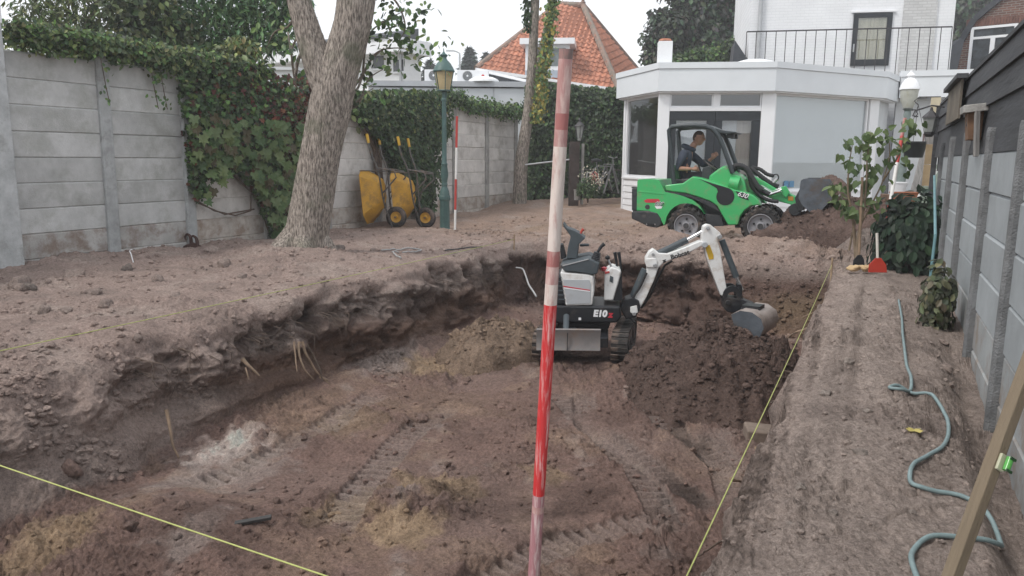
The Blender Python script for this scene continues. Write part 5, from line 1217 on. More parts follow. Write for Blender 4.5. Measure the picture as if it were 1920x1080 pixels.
def ac_unit(label, x0, x1, y0, y1, dep, badge):
    a, c = atD(x0, y1, dep), atD(x1, y1, dep); hgt = atD(x0, y0, dep).z - a.z; wd = (c - a).length
    z0_ = az_ + 0.05
    t = thing('air_conditioner', label, 'air conditioner', (a.x, a.y, z0_), 0, 'air conditioning units on the flat roof'); m4 = frame((0, 0, 0), Vector((c.x - a.x, c.y - a.y, 0)))
    hgt = max(0.3, a.z + hgt - z0_)
    o = MB().box((wd / 2, 0.17, hgt / 2 + 0.03), (wd, 0.34, hgt)).build('casing', TRIMW, t, bevel=0.015); o.matrix_local = m4
    rr = hgt * 0.42; cx_ = wd * (0.5 if not badge else 0.33)
    o = MB().lathe([(rr, -0.02), (rr, 0.005), (rr - 0.02, 0.006)], 28, (cx_, 0, hgt / 2 + 0.03), 'y').build('fan_grille', M('fan_dark', (0.10, 0.11, 0.12), 0.6, 0.2, 10), t); o.matrix_local = m4
    b = MB()
    for q in range(4): r_ = rr * (q + 1) / 4.3; b.tube([(cx_ + r_ * math.cos(x * 0.4488), -0.025, hgt / 2 + 0.03 + r_ * math.sin(x * 0.4488)) for x in range(14)], 0.006, 5, closed=True)
    o = b.build('grille_wires', ALU, t); o.matrix_local = m4; o['kind'] = 'stuff'
    o = MB().lathe([(rr * 0.2, -0.035), (rr * 0.2, -0.022)], 12, (cx_, 0, hgt / 2 + 0.03), 'y').build('hub', TRIMW, t); o.matrix_local = m4
    if badge:
        o = MB().lathe([(0.045, -0.006), (0.045, 0.0)], 14, (wd * 0.82, 0, hgt * 0.6), 'y').build('badge', M('red_badge', (0.55, 0.05, 0.05), 0.4, 0.05, 5), t); o.matrix_local = m4
    for q in (0.15, 0.85):
        o = MB().box((wd * q, 0.17, 0.015), (0.06, 0.36, 0.03)).build('foot', DARKF, t); o.matrix_local = m4
ac_unit('smaller left air conditioning unit half hidden behind the green lantern', 796, 830, 132, 153, 24.9, False)
ac_unit('larger air conditioning unit with a red badge right of the green lantern', 857, 916, 133, 157, 24.9, True)
q = atD(907, 157, 24.75); t = thing('skylight_dome', 'flat white domed skylight in front of the air conditioning unit', 'skylight', (q.x, q.y, az_ + 0.05))
MB().lathe([(0.48, 0.0), (0.48, 0.05), (0.44, 0.09), (0.30, 0.15), (0.15, 0.175), (0.0001, 0.18)], 28).build('dome', M('acrylic_white', (0.85, 0.87, 0.88), 0.3, 0.02, 2), t, smooth=60)
# low pitched grey roof behind the annex
p0, p1, p2 = atD(895, 128, 27.5), atD(1000, 152, 25.2), atD(985, 158, 25.2)
t = thing('low_roof', 'low white edged roof slope between the annex and the tiled house', 'roof', (p0.x, p0.y, 0)); o_ = Vector((p0.x, p0.y, 0)); bkv = HEAD * 2.0
b = MB(); vs = [p0, p1, p1 - Vector((0, 0, 0.09)), p0 - Vector((0, 0, 0.09))]; b.add([v - o_ for v in vs] + [v - o_ + bkv for v in vs], [(0, 1, 2, 3), (7, 6, 5, 4), (0, 4, 5, 1), (1, 5, 6, 2), (2, 6, 7, 3), (3, 7, 4, 0)]); b.build('roof_edge', TRIMW, t, smooth=0)
b = MB(); vs = [p0 - Vector((0, 0, 0.1)) + HEAD * 0.15, p1 - Vector((0, 0, 0.1)) + HEAD * 0.15, Vector((p1.x, p1.y, 3.0)) + HEAD * 0.15, Vector((p0.x, p0.y, 3.0)) + HEAD * 0.15]; b.add([v - o_ for v in vs] + [v - o_ + bkv for v in vs], [(0, 1, 2, 3), (7, 6, 5, 4), (0, 4, 5, 1), (1, 5, 6, 2), (2, 6, 7, 3), (3, 7, 4, 0)]); b.build('wall', SLATE, t, smooth=0)

# ---- white building with a dark roof behind the big tree
wa, wb = atD(560, 150, 40), atD(757, 150, 36); wa.z = wb.z = 0
wbld = thing('white_building', 'white two storey building with small dark windows behind the leaning tree', 'building', wa); WM = frame((0, 0, 0), wb - wa); wl = (wb - wa).length
def wu(px, py):
    n_ = Vector((-(wb - wa).y, (wb - wa).x, 0)).normalized(); d = ray(px, py); p = EYE + d * ((wa - EYE).dot(n_) / d.dot(n_)); return (p - wa).dot((wb - wa).normalized()), p.z
_, zr = wu(745, 102)
def wpart(name, mat, u0, u1, z0, z1, d0, d1, parent=wbld):
    o = MB().box(((u0 + u1) / 2, -(d0 + d1) / 2, (z0 + z1) / 2), (u1 - u0, abs(d1 - d0), z1 - z0)).build(name, mat, parent, smooth=0); o.matrix_local = WM if parent is wbld else Matrix(); return o
wpart('wall', WALLW, -6, wl, 0, zr, -1.2, 0)
wpart('eaves', TRIMW, -6.2, wl + 0.5, zr + 0.002, zr + 0.62, -1.4, 0.8)
o = MB().prism([(-1.3, zr + 0.63), (0.9, zr + 0.63), (0.9, zr + 0.72), (-1.3, zr + 1.3)], -6.3, wl - 0.2, 'yz').build('roof', SLATE, wbld, smooth=0); o.matrix_local = WM @ Matrix.Scale(-1, 4, (0, 1, 0))
DW = M('far_window', (0.06, 0.065, 0.07), 0.2, 0.2, 2)
for (x0, x1, y0, y1) in ((700, 720, 105, 127), (738, 757, 113, 133), (640, 660, 95, 118), (590, 606, 92, 112)):
    u0, zb_ = wu(x0, y0); u1, zc_ = wu(x1, y1); f_ = wpart('window', TRIMW, u0 - 0.05, u1 + 0.05, zc_ - 0.10, zc_ - 0.02, 0.01, 0.10); wpart('pane', DW, u0, u1, zc_, zb_, 0.005, 0.03, parent=f_)
MB().tube([(wl - 0.1, -0.1, 2.0), (wl - 0.1, -0.1, zr)], 0.06, 8).build('downpipe', ALU, wbld).matrix_local = WM
# low white outbuilding between the foliage and the trunk
wa2, wb2 = atD(440, 131, 21), atD(556, 131, 21); t = thing('outbuilding', 'low white outbuilding with a dark window above the reddening creeper', 'building', (wa2.x, wa2.y, 0)); m4 = frame((0, 0, 0), Vector((wb2.x - wa2.x, wb2.y - wa2.y, 0))); l_ = (wb2 - wa2).length
MB().box((l_ / 2, 1.5, wa2.z / 2), (l_, 3, wa2.z)).build('wall', WALLW, t, smooth=0).matrix_local = m4
MB().box((l_ / 2, 1.5, wa2.z + 0.04), (l_ + 0.15, 3.2, 0.08)).build('roof_edge', GREYW, t, smooth=0).matrix_local = m4
MB().box((l_ + 0.25, 0.4, wa2.z - 0.2), (0.48, 0.1, 0.32)).build('window', DW, t, smooth=0).matrix_local = m4
# street lamp far away
q = atD(862, 140, 48); tp_ = atD(862, 100, 48); t = thing('street_lamp', 'distant pale street lamp with a curved arm above the flat roof', 'street lamp', (q.x, q.y, 0))
MB().tube([(0, 0, 0), (0, 0, tp_.z - 0.3), (0, 0, tp_.z)], [0.09, 0.06, 0.05], 8).build('pole', ALU, t)
arm = atD(850, 95, 48) - Vector((q.x, q.y, 0)); MB().tube([(0, 0, tp_.z), (arm.x * 0.5, arm.y * 0.5, arm.z - 0.05), tuple(arm)], 0.035, 8).build('arm', ALU, t)
MB().box(arm + Vector((arm.x, arm.y, 0)).normalized() * 0.2, (0.5, 0.16, 0.09), (0, 0, math.atan2(arm.y, arm.x))).build('lamp_head', GREYW, t, bevel=0.02)
# ------------------------------------------------------------------ green loader
def plane_frame(px, py, dep, yaw):
    """machine frame: x forward (to the right in the picture, turned yaw towards the camera), y away, z up"""
    o_ = atD(px, py, dep); x = _r0 * math.cos(yaw) - HEAD * math.sin(yaw); y = Vector((-x.y, x.x, 0))
    return o_, x, y
def plane_uv(fr, px, py, off=0.0):
    o_, x, y = fr; d = ray(px, py); p = EYE + d * ((o_ + y * off - EYE).dot(y) / d.dot(y)); r_ = p - o_; return r_.dot(x), r_.z
LF = plane_frame(1287, 453, 13.2, R(24))
def q(zx, zy, off=0.0): return plane_uv(LF, 1160 + zx / 4, 210 + zy / 4, off)
def q3(zx, zy, off): u, v = q(zx, zy, off); return Vector((u, off, v))
LGREEN = M('loader_green', (0.042, 0.42, 0.125), 0.36, 0.06, 2.0, dirt=(0.19, 0.24, 0.12), dirt_amt=0.36, dscale=4, spec=0.5, coat=0.3)
LDARK = M('dark_plastic', (0.030, 0.033, 0.037), 0.5, 0.15, 6, dirt=(0.13, 0.11, 0.10), dirt_amt=0.25, dscale=5)
RUB = M('tyre_rubber', (0.028, 0.027, 0.027), 0.85, 0.3, 10, 0.3, 60, dirt=(0.16, 0.12, 0.10), dirt_amt=0.42, dscale=7)
RIMG = M('rim_grey', (0.27, 0.27, 0.29), 0.45, 0.1, 6, dirt=(0.22, 0.18, 0.16), dirt_amt=0.35, dscale=9)
ROPS = M('rops_black', (0.030, 0.040, 0.045), 0.4, 0.1, 6, spec=0.5)
HOSE = M('hydraulic_hose', (0.022, 0.022, 0.024), 0.6, 0.3, 20)
STEEL = M('bright_steel', (0.62, 0.62, 0.63), 0.25, 0.1, 8, metal=0.9)
DECW = M('decal_white', (0.8, 0.8, 0.82), 0.4, 0.03, 5); DECR = M('decal_red', (0.50, 0.035, 0.055), 0.45, 0.08, 6); DECK = M('decal_black', (0.012, 0.013, 0.016), 0.4, 0.1, 6)
BUCK = M('bucket_steel', (0.105, 0.12, 0.14), 0.5, 0.25, 5, 0.2, 30, metal=0.2, dirt=(0.10, 0.075, 0.06), dirt_amt=0.4, dscale=4)

loader = thing('compact_loader', 'green compact wheel loader with open black roll frame carrying soil in its raised bucket', 'loader', LF[0], math.atan2(LF[1].y, LF[1].x))
LW = 1.02
def lprism(name, pts, y0, y1, mat, bevel=0.015, parent=loader, off=0.0, smooth=35):
    return MB().prism([q(a, c, off) for a, c in pts], y0, y1, 'xz').build(name, mat, parent, bevel=bevel, smooth=smooth)
arch_r = [(640, 765), (622, 735), (590, 708), (552, 690), (508, 684), (462, 690), (420, 710), (385, 742), (360, 785), (348, 835)]
hood = lprism('engine_hood', [(140, 520), (150, 505), (300, 508), (318, 540), (348, 600), (420, 614), (480, 630), (555, 660), (605, 700), (640, 765)] + arch_r[1:] + [(338, 850), (300, 775), (225, 740), (135, 738)], 0.0, LW, LGREEN, 0.03)
MB().prism([q(a, c) for a, c in [(150, 590), (340, 606), (350, 612), (345, 622), (150, 602)]], -0.006, 0.01, 'xz').build('hood_crease', LGREEN, hood, bevel=0.004)
lprism('bumper', [(98, 748), (215, 740), (290, 758), (318, 800), (318, 850), (285, 868), (220, 858), (150, 822), (98, 800)], -0.02, LW + 0.02, LDARK, 0.02)
lprism('radiator_grille', [(92, 575), (134, 572), (134, 735), (92, 740)], 0.05, LW - 0.05, LDARK, 0.01)
o = lprism('tail_bracket', [(62, 565), (110, 568), (110, 578), (62, 576)], 0.3, 0.4, LDARK, 0.004)
lprism('rear_hitch', [(60, 690), (98, 680), (98, 770), (70, 790)], 0.35, 0.65, LDARK, 0.01)
MB().prism([q(a, c) for a, c in [(205, 832), (282, 834), (282, 850), (205, 848)]], -0.03, -0.018, 'xz').build('bumper_slot', DECK, loader, bevel=0.003)
for a in (212, 276): u, v = q(a, 841); MB().lathe([(0.012, -0.036), (0.012, -0.028)], 8, (u, 0, v), 'y').build('bolt', STEEL, loader)
arch_f = [(1068, 706), (1040, 700), (990, 708), (945, 738), (912, 785), (895, 848)]
side = [(345, 548), (480, 534), (554, 482), (620, 494), (700, 518), (800, 556), (880, 585), (955, 602), (1005, 622), (1045, 656)] + arch_f + [(820, 850), (770, 765), (735, 705), (690, 672), (600, 640), (500, 610), (400, 598), (352, 590)]
for y0, y1 in ((0.0, 0.26), (LW - 0.26, LW)): lprism('side_panel', side, y0, y1, LGREEN, 0.025)
lprism('panel_seam', [(345, 592), (500, 612), (600, 642), (690, 675), (735, 708), (755, 745), (700, 720), (640, 690), (560, 652), (480, 630), (352, 604)], 0.015, LW - 0.015, LDARK, 0.004)
lprism('dashboard', [(655, 560), (668, 478), (735, 428), (788, 396), (815, 430), (850, 464), (905, 482), (935, 520), (955, 610), (900, 700), (760, 640)], 0.14, LW - 0.14, LGREEN, 0.035)
MB().cyl(q3(830, 530, 0.14) , q3(905, 545, 0.14), 0.11, 0.12, 18).build('headlamp_pod', LGREEN, loader, bevel=0.01)
lprism('chassis', [(560, 690), (700, 700), (780, 770), (800, 862), (640, 860), (360, 850), (360, 760)], 0.30, LW - 0.30, LDARK, 0.01)
lprism('belly_plate', [(640, 765), (760, 775), (785, 858), (650, 862)], 0.08, 0.25, LDARK, 0.01)
lprism('front_axle', [(850, 780), (1120, 780), (1120, 880), (850, 880)], 0.32, LW - 0.32, LDARK, 0.01)
lprism('floor_plate', [(345, 575), (700, 560), (760, 640), (420, 625)], 0.262, LW - 0.262, LDARK, 0.005)
# round side badge with its dark swoosh and the number plates
u, v = q(800, 634); MB().lathe([(0.0001, -0.006), (0.148, -0.006), (0.148, 0.004)], 36, (u, 0, v), 'y', cap=False).build('round_badge', DECK, loader)
MB().lathe([(0.158, 0.002), (0.158, -0.003), (0.149, -0.003)], 36, (u, 0, v), 'y', cap=False).build('badge_ring', LGREEN, loader)
MB().prism([q(a, c) for a, c in [(600, 500), (700, 535), (790, 560), (840, 580), (800, 600), (745, 600), (735, 572), (690, 545)]], -0.004, 0.002, 'xz').build('side_decal', DECK, loader, smooth=0)
MB().prism([q(a, c) for a, c in [(876, 592), (960, 612), (978, 664), (905, 640)]], -0.0042, 0.002, 'xz').build('number_decal', DECK, loader, smooth=0)
def ltext(s, zx, zy, size, mat, rot, y=-0.008, shear=0.3, bold=0.0, sx=1.0):
    u, v = q(zx, zy)
    return text('lettering', s, size, mat, Matrix.Translation((u, y, v)) @ Euler((R(90), 0, 0)).to_matrix().to_4x4() @ Matrix.Rotation(rot, 4, 'Z') @ Matrix.Diagonal((sx, 1, 1, 1)), loader, shear, 0.001, bold)
ltext('630', 930, 622, 0.115, DECW, R(-16), bold=0.001)
ltext('630', 302, 690, 0.10, DECW, R(-4), -0.006, bold=0.006); ltext('630', 302, 690, 0.10, DECK, R(-4), -0.010, bold=0.0)
MB().prism([q(a, c) for a, c in [(190, 664), (215, 652), (300, 652), (312, 668), (300, 680), (205, 680)]], -0.005, 0.001, 'xz').build('red_decal', DECR, loader, smooth=0)
MB().prism([q(a, c) for a, c in [(270, 706), (330, 704), (320, 724), (285, 726)]], -0.005, 0.001, 'xz').build('white_decal', DECW, loader, smooth=0)
u, v = q(216, 712); MB().lathe([(0.0001, -0.006), (0.042, -0.006), (0.045, 0.002)], 18, (u, 0, v), 'y', cap=False).build('filler_cap', LDARK, loader)
# wheels
def wheel(cx, cz, y0, y1, rad, parent, near=True):
    w_ = bpy.data.objects.new('wheel', None); C.objects.link(w_); w_.parent = parent; w_.location = (cx, 0, cz); w_.empty_display_size = 0.1
    b = MB(); n = 48; wd = y1 - y0; prof = [(rad * 0.64, 0.02), (rad * 0.72, 0.0), (rad * 0.88, 0.0), (rad * 0.96, 0.04), (rad * 0.965, wd / 2), (rad * 0.96, wd - 0.04), (rad * 0.88, wd), (rad * 0.70, wd), (rad * 0.64, wd - 0.02)]
    b.lathe(prof, n, (0, y0, 0), 'y', cap=False)
    for k in range(18):
        for s_ in (0, 1):
            a = 2 * math.pi * (k + 0.5 * s_) / 18
            ya, yb = (y0 - 0.004, y0 + wd * 0.56) if s_ == 0 else (y1 + 0.004, y0 + wd * 0.44)
            c0 = Vector((math.cos(a) * rad * 0.93, ya, math.sin(a) * rad * 0.93)); c1 = Vector((math.cos(a + 0.26) * rad * 0.975, yb, math.sin(a + 0.26) * rad * 0.975))
            b.bar(c0, c1, 0.042, 0.05, up=(math.cos(a + 0.1), 0, math.sin(a + 0.1)))
    b.build('tyre', RUB, w_, smooth=30)
    f_ = y0 + 0.035 if near else y1 - 0.035; sg = -1 if near else 1
    r_ = MB().lathe([(rad * 0.66, f_ + sg * 0.02), (rad * 0.62, f_ + sg * 0.025), (rad * 0.58, f_ - sg * 0.02), (rad * 0.46, f_ - sg * 0.035), (rad * 0.22, f_ - sg * 0.03), (rad * 0.20, f_ + sg * 0.01), (rad * 0.10, f_ + sg * 0.02), (0.0001, f_ + sg * 0.02)], 32, (0, 0, 0), 'y', cap=False).build('rim', RIMG, w_)
    for k in range(5):
        a = 2 * math.pi * k / 5 + 0.3; MB().lathe([(rad * 0.06, f_ - sg * 0.05), (rad * 0.06, f_ - sg * 0.005)], 8, (math.cos(a) * rad * 0.36, 0, math.sin(a) * rad * 0.36), 'y').build('wheel_nut', DECK, w_)
    MB().lathe([(rad * 0.15, f_ + sg * 0.0), (rad * 0.15, f_ + sg * 0.022)], 14, (0, 0, 0), 'y').build('hub', LDARK, w_)
    return w_
ur, vr = q(508, 852); uf, vf = q(1064, 856)
for cx, cz in ((ur, vr), (uf, vf)):
    wheel(cx, cz, -0.06, 0.24, 0.315, loader); wheel(cx, cz, LW - 0.24, LW + 0.06, 0.315, loader, False)
# roll-over frame
def rops(y): return [q3(a, c, 0.0) + Vector((0, y, 0)) for a, c in [(402, 545), (385, 400), (372, 220), (364, 135), (385, 108), (470, 100), (560, 98), (640, 104), (694, 126), (735, 172), (775, 260), (812, 360), (845, 460)]]
for y in (0.14, LW - 0.14): MB().tube(rops(y), 0.040, 12).build('roll_bar', ROPS, loader, smooth=60)
pr = [q(a, c) for a, c in [(362, 112), (400, 92), (640, 90), (700, 112), (770, 135), (872, 146), (868, 156), (790, 162), (730, 150), (640, 112), (400, 108)]]
MB().prism(pr, 0.14, LW - 0.14, 'xz').build('roof', ROPS, loader, bevel=0.01)
for y in (0.3, LW - 0.3): MB().box(q3(820, 172, 0) + Vector((0, y, 0)), (0.12, 0.1, 0.09)).build('work_lamp', LDARK, loader, bevel=0.01)
# seat, steering wheel, lever
lprism('seat_back', [(372, 400), (415, 395), (432, 510), (392, 520)], 0.30, LW - 0.30, M('seat_green_black', (0.02, 0.08, 0.035), 0.6, 0.5, 4), 0.03)
lprism('seat_cushion', [(392, 505), (545, 500), (545, 545), (392, 560)], 0.28, LW - 0.28, LDARK, 0.03)
lprism('console', [(610, 420), (660, 405), (700, 480), (690, 560), (600, 560)], 0.22, 0.36, LDARK, 0.015)
sw = q3(698, 400, 0.52); ang_ = R(35)
b = MB(); b.tube([sw + Vector((0.17 * math.cos(a) * math.cos(ang_), 0.17 * math.sin(a), -0.17 * math.cos(a) * math.sin(ang_))) for a in [2 * math.pi * k / 24 for k in range(24)]], 0.016, 8, closed=True)
b.cyl(sw, sw + Vector((0.10, 0, -0.28)), 0.025, 0.03, 10); b.bar(sw + Vector((0, -0.16, 0)), sw + Vector((0, 0.16, 0)), 0.03, 0.015)
b.build('steering_wheel', LDARK, loader)
js0 = q3(618, 455, 0.30); js1 = q3(602, 405, 0.30); MB().tube([js0, js1, js1 + Vector((-0.01, 0, 0.04))], [0.012, 0.014, 0.022], 10).build('joystick', DECK, loader)
# lift arm, hoses and cylinders
yc = LW / 2
def up_(a, c, y=None): return q3(a, c, yc if y is None else y)
boomp = [(930, 520), (1000, 470), (1100, 520), (1190, 575), (1280, 605), (1365, 650), (1380, 700), (1330, 740), (1290, 690), (1190, 665), (1060, 610), (950, 610)]
MB().prism([q(a, c, yc) for a, c in boomp], yc - 0.13, yc + 0.13, 'xz').build('lift_arm', LGREEN, loader, bevel=0.02)
MB().prism([q(a, c, yc) for a, c in [(1225, 560), (1262, 552), (1290, 600), (1262, 640), (1215, 600)]], yc - 0.17, yc - 0.13, 'xz').build('arm_bracket', LGREEN, loader, bevel=0.008)
MB().prism([q(a, c, yc) for a, c in [(1275, 630), (1315, 632), (1315, 662), (1275, 662)]], yc - 0.136, yc - 0.13, 'xz').build('warning_sticker', M('orange_sticker', (0.45, 0.22, 0.03), 0.5, 0.1, 8), loader, smooth=0)
b1 = up_(1300, 725); MB().lathe([(0.10, -0.2), (0.10, 0.2)], 20, (b1.x + 0.06, yc, b1.z), 'y').build('tilt_pivot', LDARK, loader, bevel=0.01)
for y in (yc - 0.22, yc + 0.10):
    MB().cyl(up_(1010, 560, y), up_(1130, 618, y), 0.035, 0.035, 12).build('lift_cylinder', HOSE, loader); MB().cyl(up_(1130, 618, y), up_(1215, 590, y), 0.018, 0.018, 10).build('cylinder_rod', STEEL, loader)
for k, (dy, dz) in enumerate(((0.0, 0), (0.04, 14), (0.08, -12))):
    MB().tube([up_(1070, 560 + dz, yc - 0.2 + dy), up_(1150, 606 + dz, yc - 0.2 + dy), up_(1225, 580 + dz, yc - 0.2 + dy)], 0.012, 8).build('hydraulic_pipe', STEEL, loader)
def hose_arc(pts, r_, y, coil=True):
    P = [up_(a, c, y) for a, c in pts]; out = []
    for i in range(len(P) - 1):
        for k in range(6):
            t = k / 6; p0, p1, p2, p3 = P[max(0, i - 1)], P[i], P[i + 1], P[min(len(P) - 1, i + 2)]
            out.append(0.5 * ((2 * p1) + (p2 - p0) * t + (2 * p0 - 5 * p1 + 4 * p2 - p3) * t * t + (3 * p1 - p0 - 3 * p2 + p3) * t ** 3))
    out.append(P[-1])
    rr = [r_ * (1.0 + (0.14 if (i % 2) else 0)) for i in range(len(out))] if coil else r_
    MB().tube(out, rr, 9).build('hydraulic_hose', HOSE, loader, smooth=60)
hose_arc([(855, 420), (885, 402), (930, 408), (970, 440), (1005, 500), (1040, 555), (1080, 585)], 0.042, yc - 0.28)
hose_arc([(860, 440), (900, 415), (960, 440), (985, 500), (1000, 560), (1050, 610)], 0.034, yc - 0.18)
hose_arc([(985, 420), (1040, 460), (1090, 500), (1150, 540), (1200, 560)], 0.036, yc - 0.05)
hose_arc([(1000, 415), (1060, 430), (1110, 465), (1160, 480)], 0.030, yc + 0.1)
hose_arc([(1000, 520), (1030, 590), (1080, 640), (1140, 665), (1200, 670)], 0.030, yc - 0.24)
hose_arc([(1160, 490), (1168, 470), (1190, 470), (1200, 492), (1188, 512)], 0.010, yc - 0.1, False)
hose_arc([(940, 470), (975, 540), (1010, 580), (1060, 600)], 0.025, yc + 0.2)
MB().cyl(up_(1190, 500, yc - 0.1), up_(1160, 530, yc - 0.1), 0.03, 0.03, 10).build('coupling', STEEL, loader)
# bucket with soil
bw0, bw1 = yc - 0.62, yc + 0.62
sideb = [(1375, 512), (1395, 500), (1590, 500), (1640, 575), (1600, 650), (1510, 748), (1440, 742), (1385, 690), (1358, 640)]
sb = [q(a, c, yc - 0.3) for a, c in sideb]
b = MB(); b.prism(sb, bw0, bw0 + 0.02, 'xz'); b.prism(sb, bw1 - 0.02, bw1, 'xz')
shell = sb[4:] + sb[:2]
for (a, c) in zip(shell[:-1], shell[1:]):
    p0, p1 = Vector((a[0], bw0 + 0.02, a[1])), Vector((c[0], bw0 + 0.02, c[1])); b.bar((a[0], bw0 + 0.021, a[1]), (a[0], bw1 - 0.021, a[1]), 0.001, 0.001)
vs = [(x, bw0 + 0.021, z) for x, z in shell] + [(x, bw1 - 0.021, z) for x, z in shell]; k = len(shell)
cx_ = sum(p[0] for p in sb) / len(sb); cz_ = sum(p[1] for p in sb) / len(sb)
ins = [(cx_ + (x - cx_) * 0.95, cz_ + (z - cz_) * 0.95) for x, z in shell]
vs += [(x, bw0 + 0.021, z) for x, z in ins] + [(x, bw1 - 0.021, z) for x, z in ins]
fs = [(i, i + 1, k + i + 1, k + i) for i in range(k - 1)] + [(2 * k + i + 1, 2 * k + i, 3 * k + i, 3 * k + i + 1) for i in range(k - 1)] + [(0, k, 3 * k, 2 * k), (k - 1, 3 * k - 1, 4 * k - 1, 2 * k - 1)]
b = MB(); b.prism(sb, bw0, bw0 + 0.02, 'xz'); b.prism(sb, bw1 - 0.02, bw1, 'xz'); b.add(vs, fs)
b.build('bucket', BUCK, loader, smooth=30)
lipp = q(1640, 575, yc - 0.3); MB().box((lipp[0] + 0.02, yc, lipp[1] - 0.12), (0.02, bw1 - bw0, 0.10), (0, R(40), 0)).build('cutting_edge', STEEL, loader)
lprism('quick_hitch', [(1330, 640), (1375, 560), (1400, 560), (1400, 730), (1350, 735)], yc - 0.3, yc + 0.3, LDARK, 0.01, off=yc)
# load of soil standing in the bucket
n, nr = 90, 50
a = np.linspace(0, 2 * math.pi, n, endpoint=False); qq = np.linspace(0, 1, nr); A, Q = np.meshgrid(a, qq, indexing='ij')
sc_, sz0 = q(1585, 560, yc - 0.3)
X = sc_ + 0.06 + Q * np.cos(A) * 0.29; Yv = yc + Q * np.sin(A) * 0.585; Zv = sz0 - 0.10 + 0.25 * np.clip(1 - Q ** 2.4, 0, 1) * (1 + 0.3 * perlin(X * 5, Yv * 5, 2.0)) + 0.05 * fbm(X * 14, Yv * 14, 4.0, 3) + 0.10 * np.cos(A) * -Q
Zv = Zv - 0.12 * sst(0.9, 1, Q)
idx = np.arange(n * nr).reshape(n, nr); nx_ = np.roll(idx, -1, axis=0)
Fm = np.stack([idx[:, :-1], idx[:, 1:], nx_[:, 1:], nx_[:, :-1]], -1).reshape(-1, 4)
o = np_mesh('bucket_soil', np.stack([X, Yv, Zv], -1).reshape(-1, 3), Fm, SOIL, col=np.tile(COL_FLOOR * 0.8, (n * nr, 1)) * (1 + 0.25 * fbm(X * 9, Yv * 9, 1.0, 2)).reshape(-1, 1))
o.matrix_world = Matrix.Translation(LF[0]) @ Matrix.Rotation(math.atan2(LF[1].y, LF[1].x), 4, 'Z'); tag(o, 'dark soil heaped in the raised bucket of the green loader', 'soil load', kind='thing')

# ------------------------------------------------------------------ driver
SKIN = M('skin', (0.42, 0.235, 0.165), 0.55, 0.12, 12); HAIR = M('short_hair', (0.115, 0.082, 0.066), 0.85, 0.3, 60)
CLOTH = M('blue_grey_hoodie', (0.055, 0.068, 0.095), 0.9, 0.25, 7, 0.4, 30); TROU = M('dark_trousers', (0.028, 0.028, 0.034), 0.9, 0.25, 8, 0.3, 30)
def skin_mesh(chains, sub=2):
    """chains: lists of (point, radius); points that coincide are shared"""
    bm = bmesh.new(); lay = bm.verts.layers.skin.verify(); vm = {}
    for ch in chains:
        prev = None
        for p, r_ in ch:
            key = tuple(round(c, 4) for c in p)
            if key not in vm:
                v = bm.verts.new(p); v[lay].radius = (r_, r_) if not isinstance(r_, tuple) else r_; v[lay].use_root = (len(vm) == 0); vm[key] = v
            v = vm[key]
            if prev is not None and prev is not v and not bm.edges.get((prev, v)): bm.edges.new((prev, v))
            prev = v
    me = bpy.data.meshes.new('t'); bm.to_mesh(me); bm.free(); o = bpy.data.objects.new('t', me); C.objects.link(o)
    s_ = o.modifiers.new('s', 'SKIN'); s_.use_smooth_shade = True; s_.branch_smoothing = 0.6
    u_ = o.modifiers.new('u', 'SUBSURF'); u_.levels = u_.render_levels = sub
    dg = bpy.context.evaluated_depsgraph_get(); ev = o.evaluated_get(dg); m2 = bpy.data.meshes.new_from_object(ev)
    V = [v.co.copy() for v in m2.vertices]; F = [tuple(p.vertices) for p in m2.polygons]
    bpy.data.objects.remove(o); return V, F
yd = 0.52
pel, chest, neck0, head0 = q3(452, 500, yd), q3(500, 350, yd), q3(548, 268, yd), q3(600, 196, yd)
belly = pel.lerp(chest, 0.5)
shr, shl = q3(496, 300, yd - 0.19), q3(520, 298, yd + 0.19)
elr, har = q3(437, 424, yd - 0.24), q3(585, 428, yd - 0.20)
ell, hal = q3(640, 400, yd + 0.26), q3(722, 328, yd + 0.16)
knr, knl = q3(655, 478, yd - 0.14), q3(665, 470, yd + 0.16)
anr, anl = q3(690, 590, yd - 0.14), q3(700, 590, yd + 0.16)
pb = MB()
def hand(b, wr, direction, side_, up, sc=1.0):
    """palm with five curled fingers"""
    d = direction.normalized(); sd_ = (side_ - d * side_.dot(d)).normalized(); n_ = d.cross(sd_)
    b.tube([wr - d * 0.01, wr + d * 0.03, wr + d * 0.075, wr + d * 0.09], [0.026, 0.036, 0.036, 0.022], 10)
    for k in range(4):
        base_ = wr + d * 0.082 + sd_ * (0.030 - 0.020 * k); l_ = (0.036, 0.041, 0.038, 0.030)[k]
        p1 = base_ + d * l_ * 0.9 - n_ * 0.008; p2 = p1 + d * l_ * 0.25 - n_ * l_ * 0.7; p3 = p2 - d * l_ * 0.45 - n_ * l_ * 0.35
        b.tube([base_ - d * 0.02, p1, p2, p3], [0.010, 0.0095, 0.009, 0.0075], 8)
    tb = wr + d * 0.03 + sd_ * 0.032; b.tube([tb - sd_ * 0.01, tb + sd_ * 0.022 + d * 0.02, tb + sd_ * 0.02 + d * 0.048 - n_ * 0.02], [0.013, 0.012, 0.009], 8)
wr_r = elr.lerp(har, 0.78); wr_l = ell.lerp(hal, 0.72)
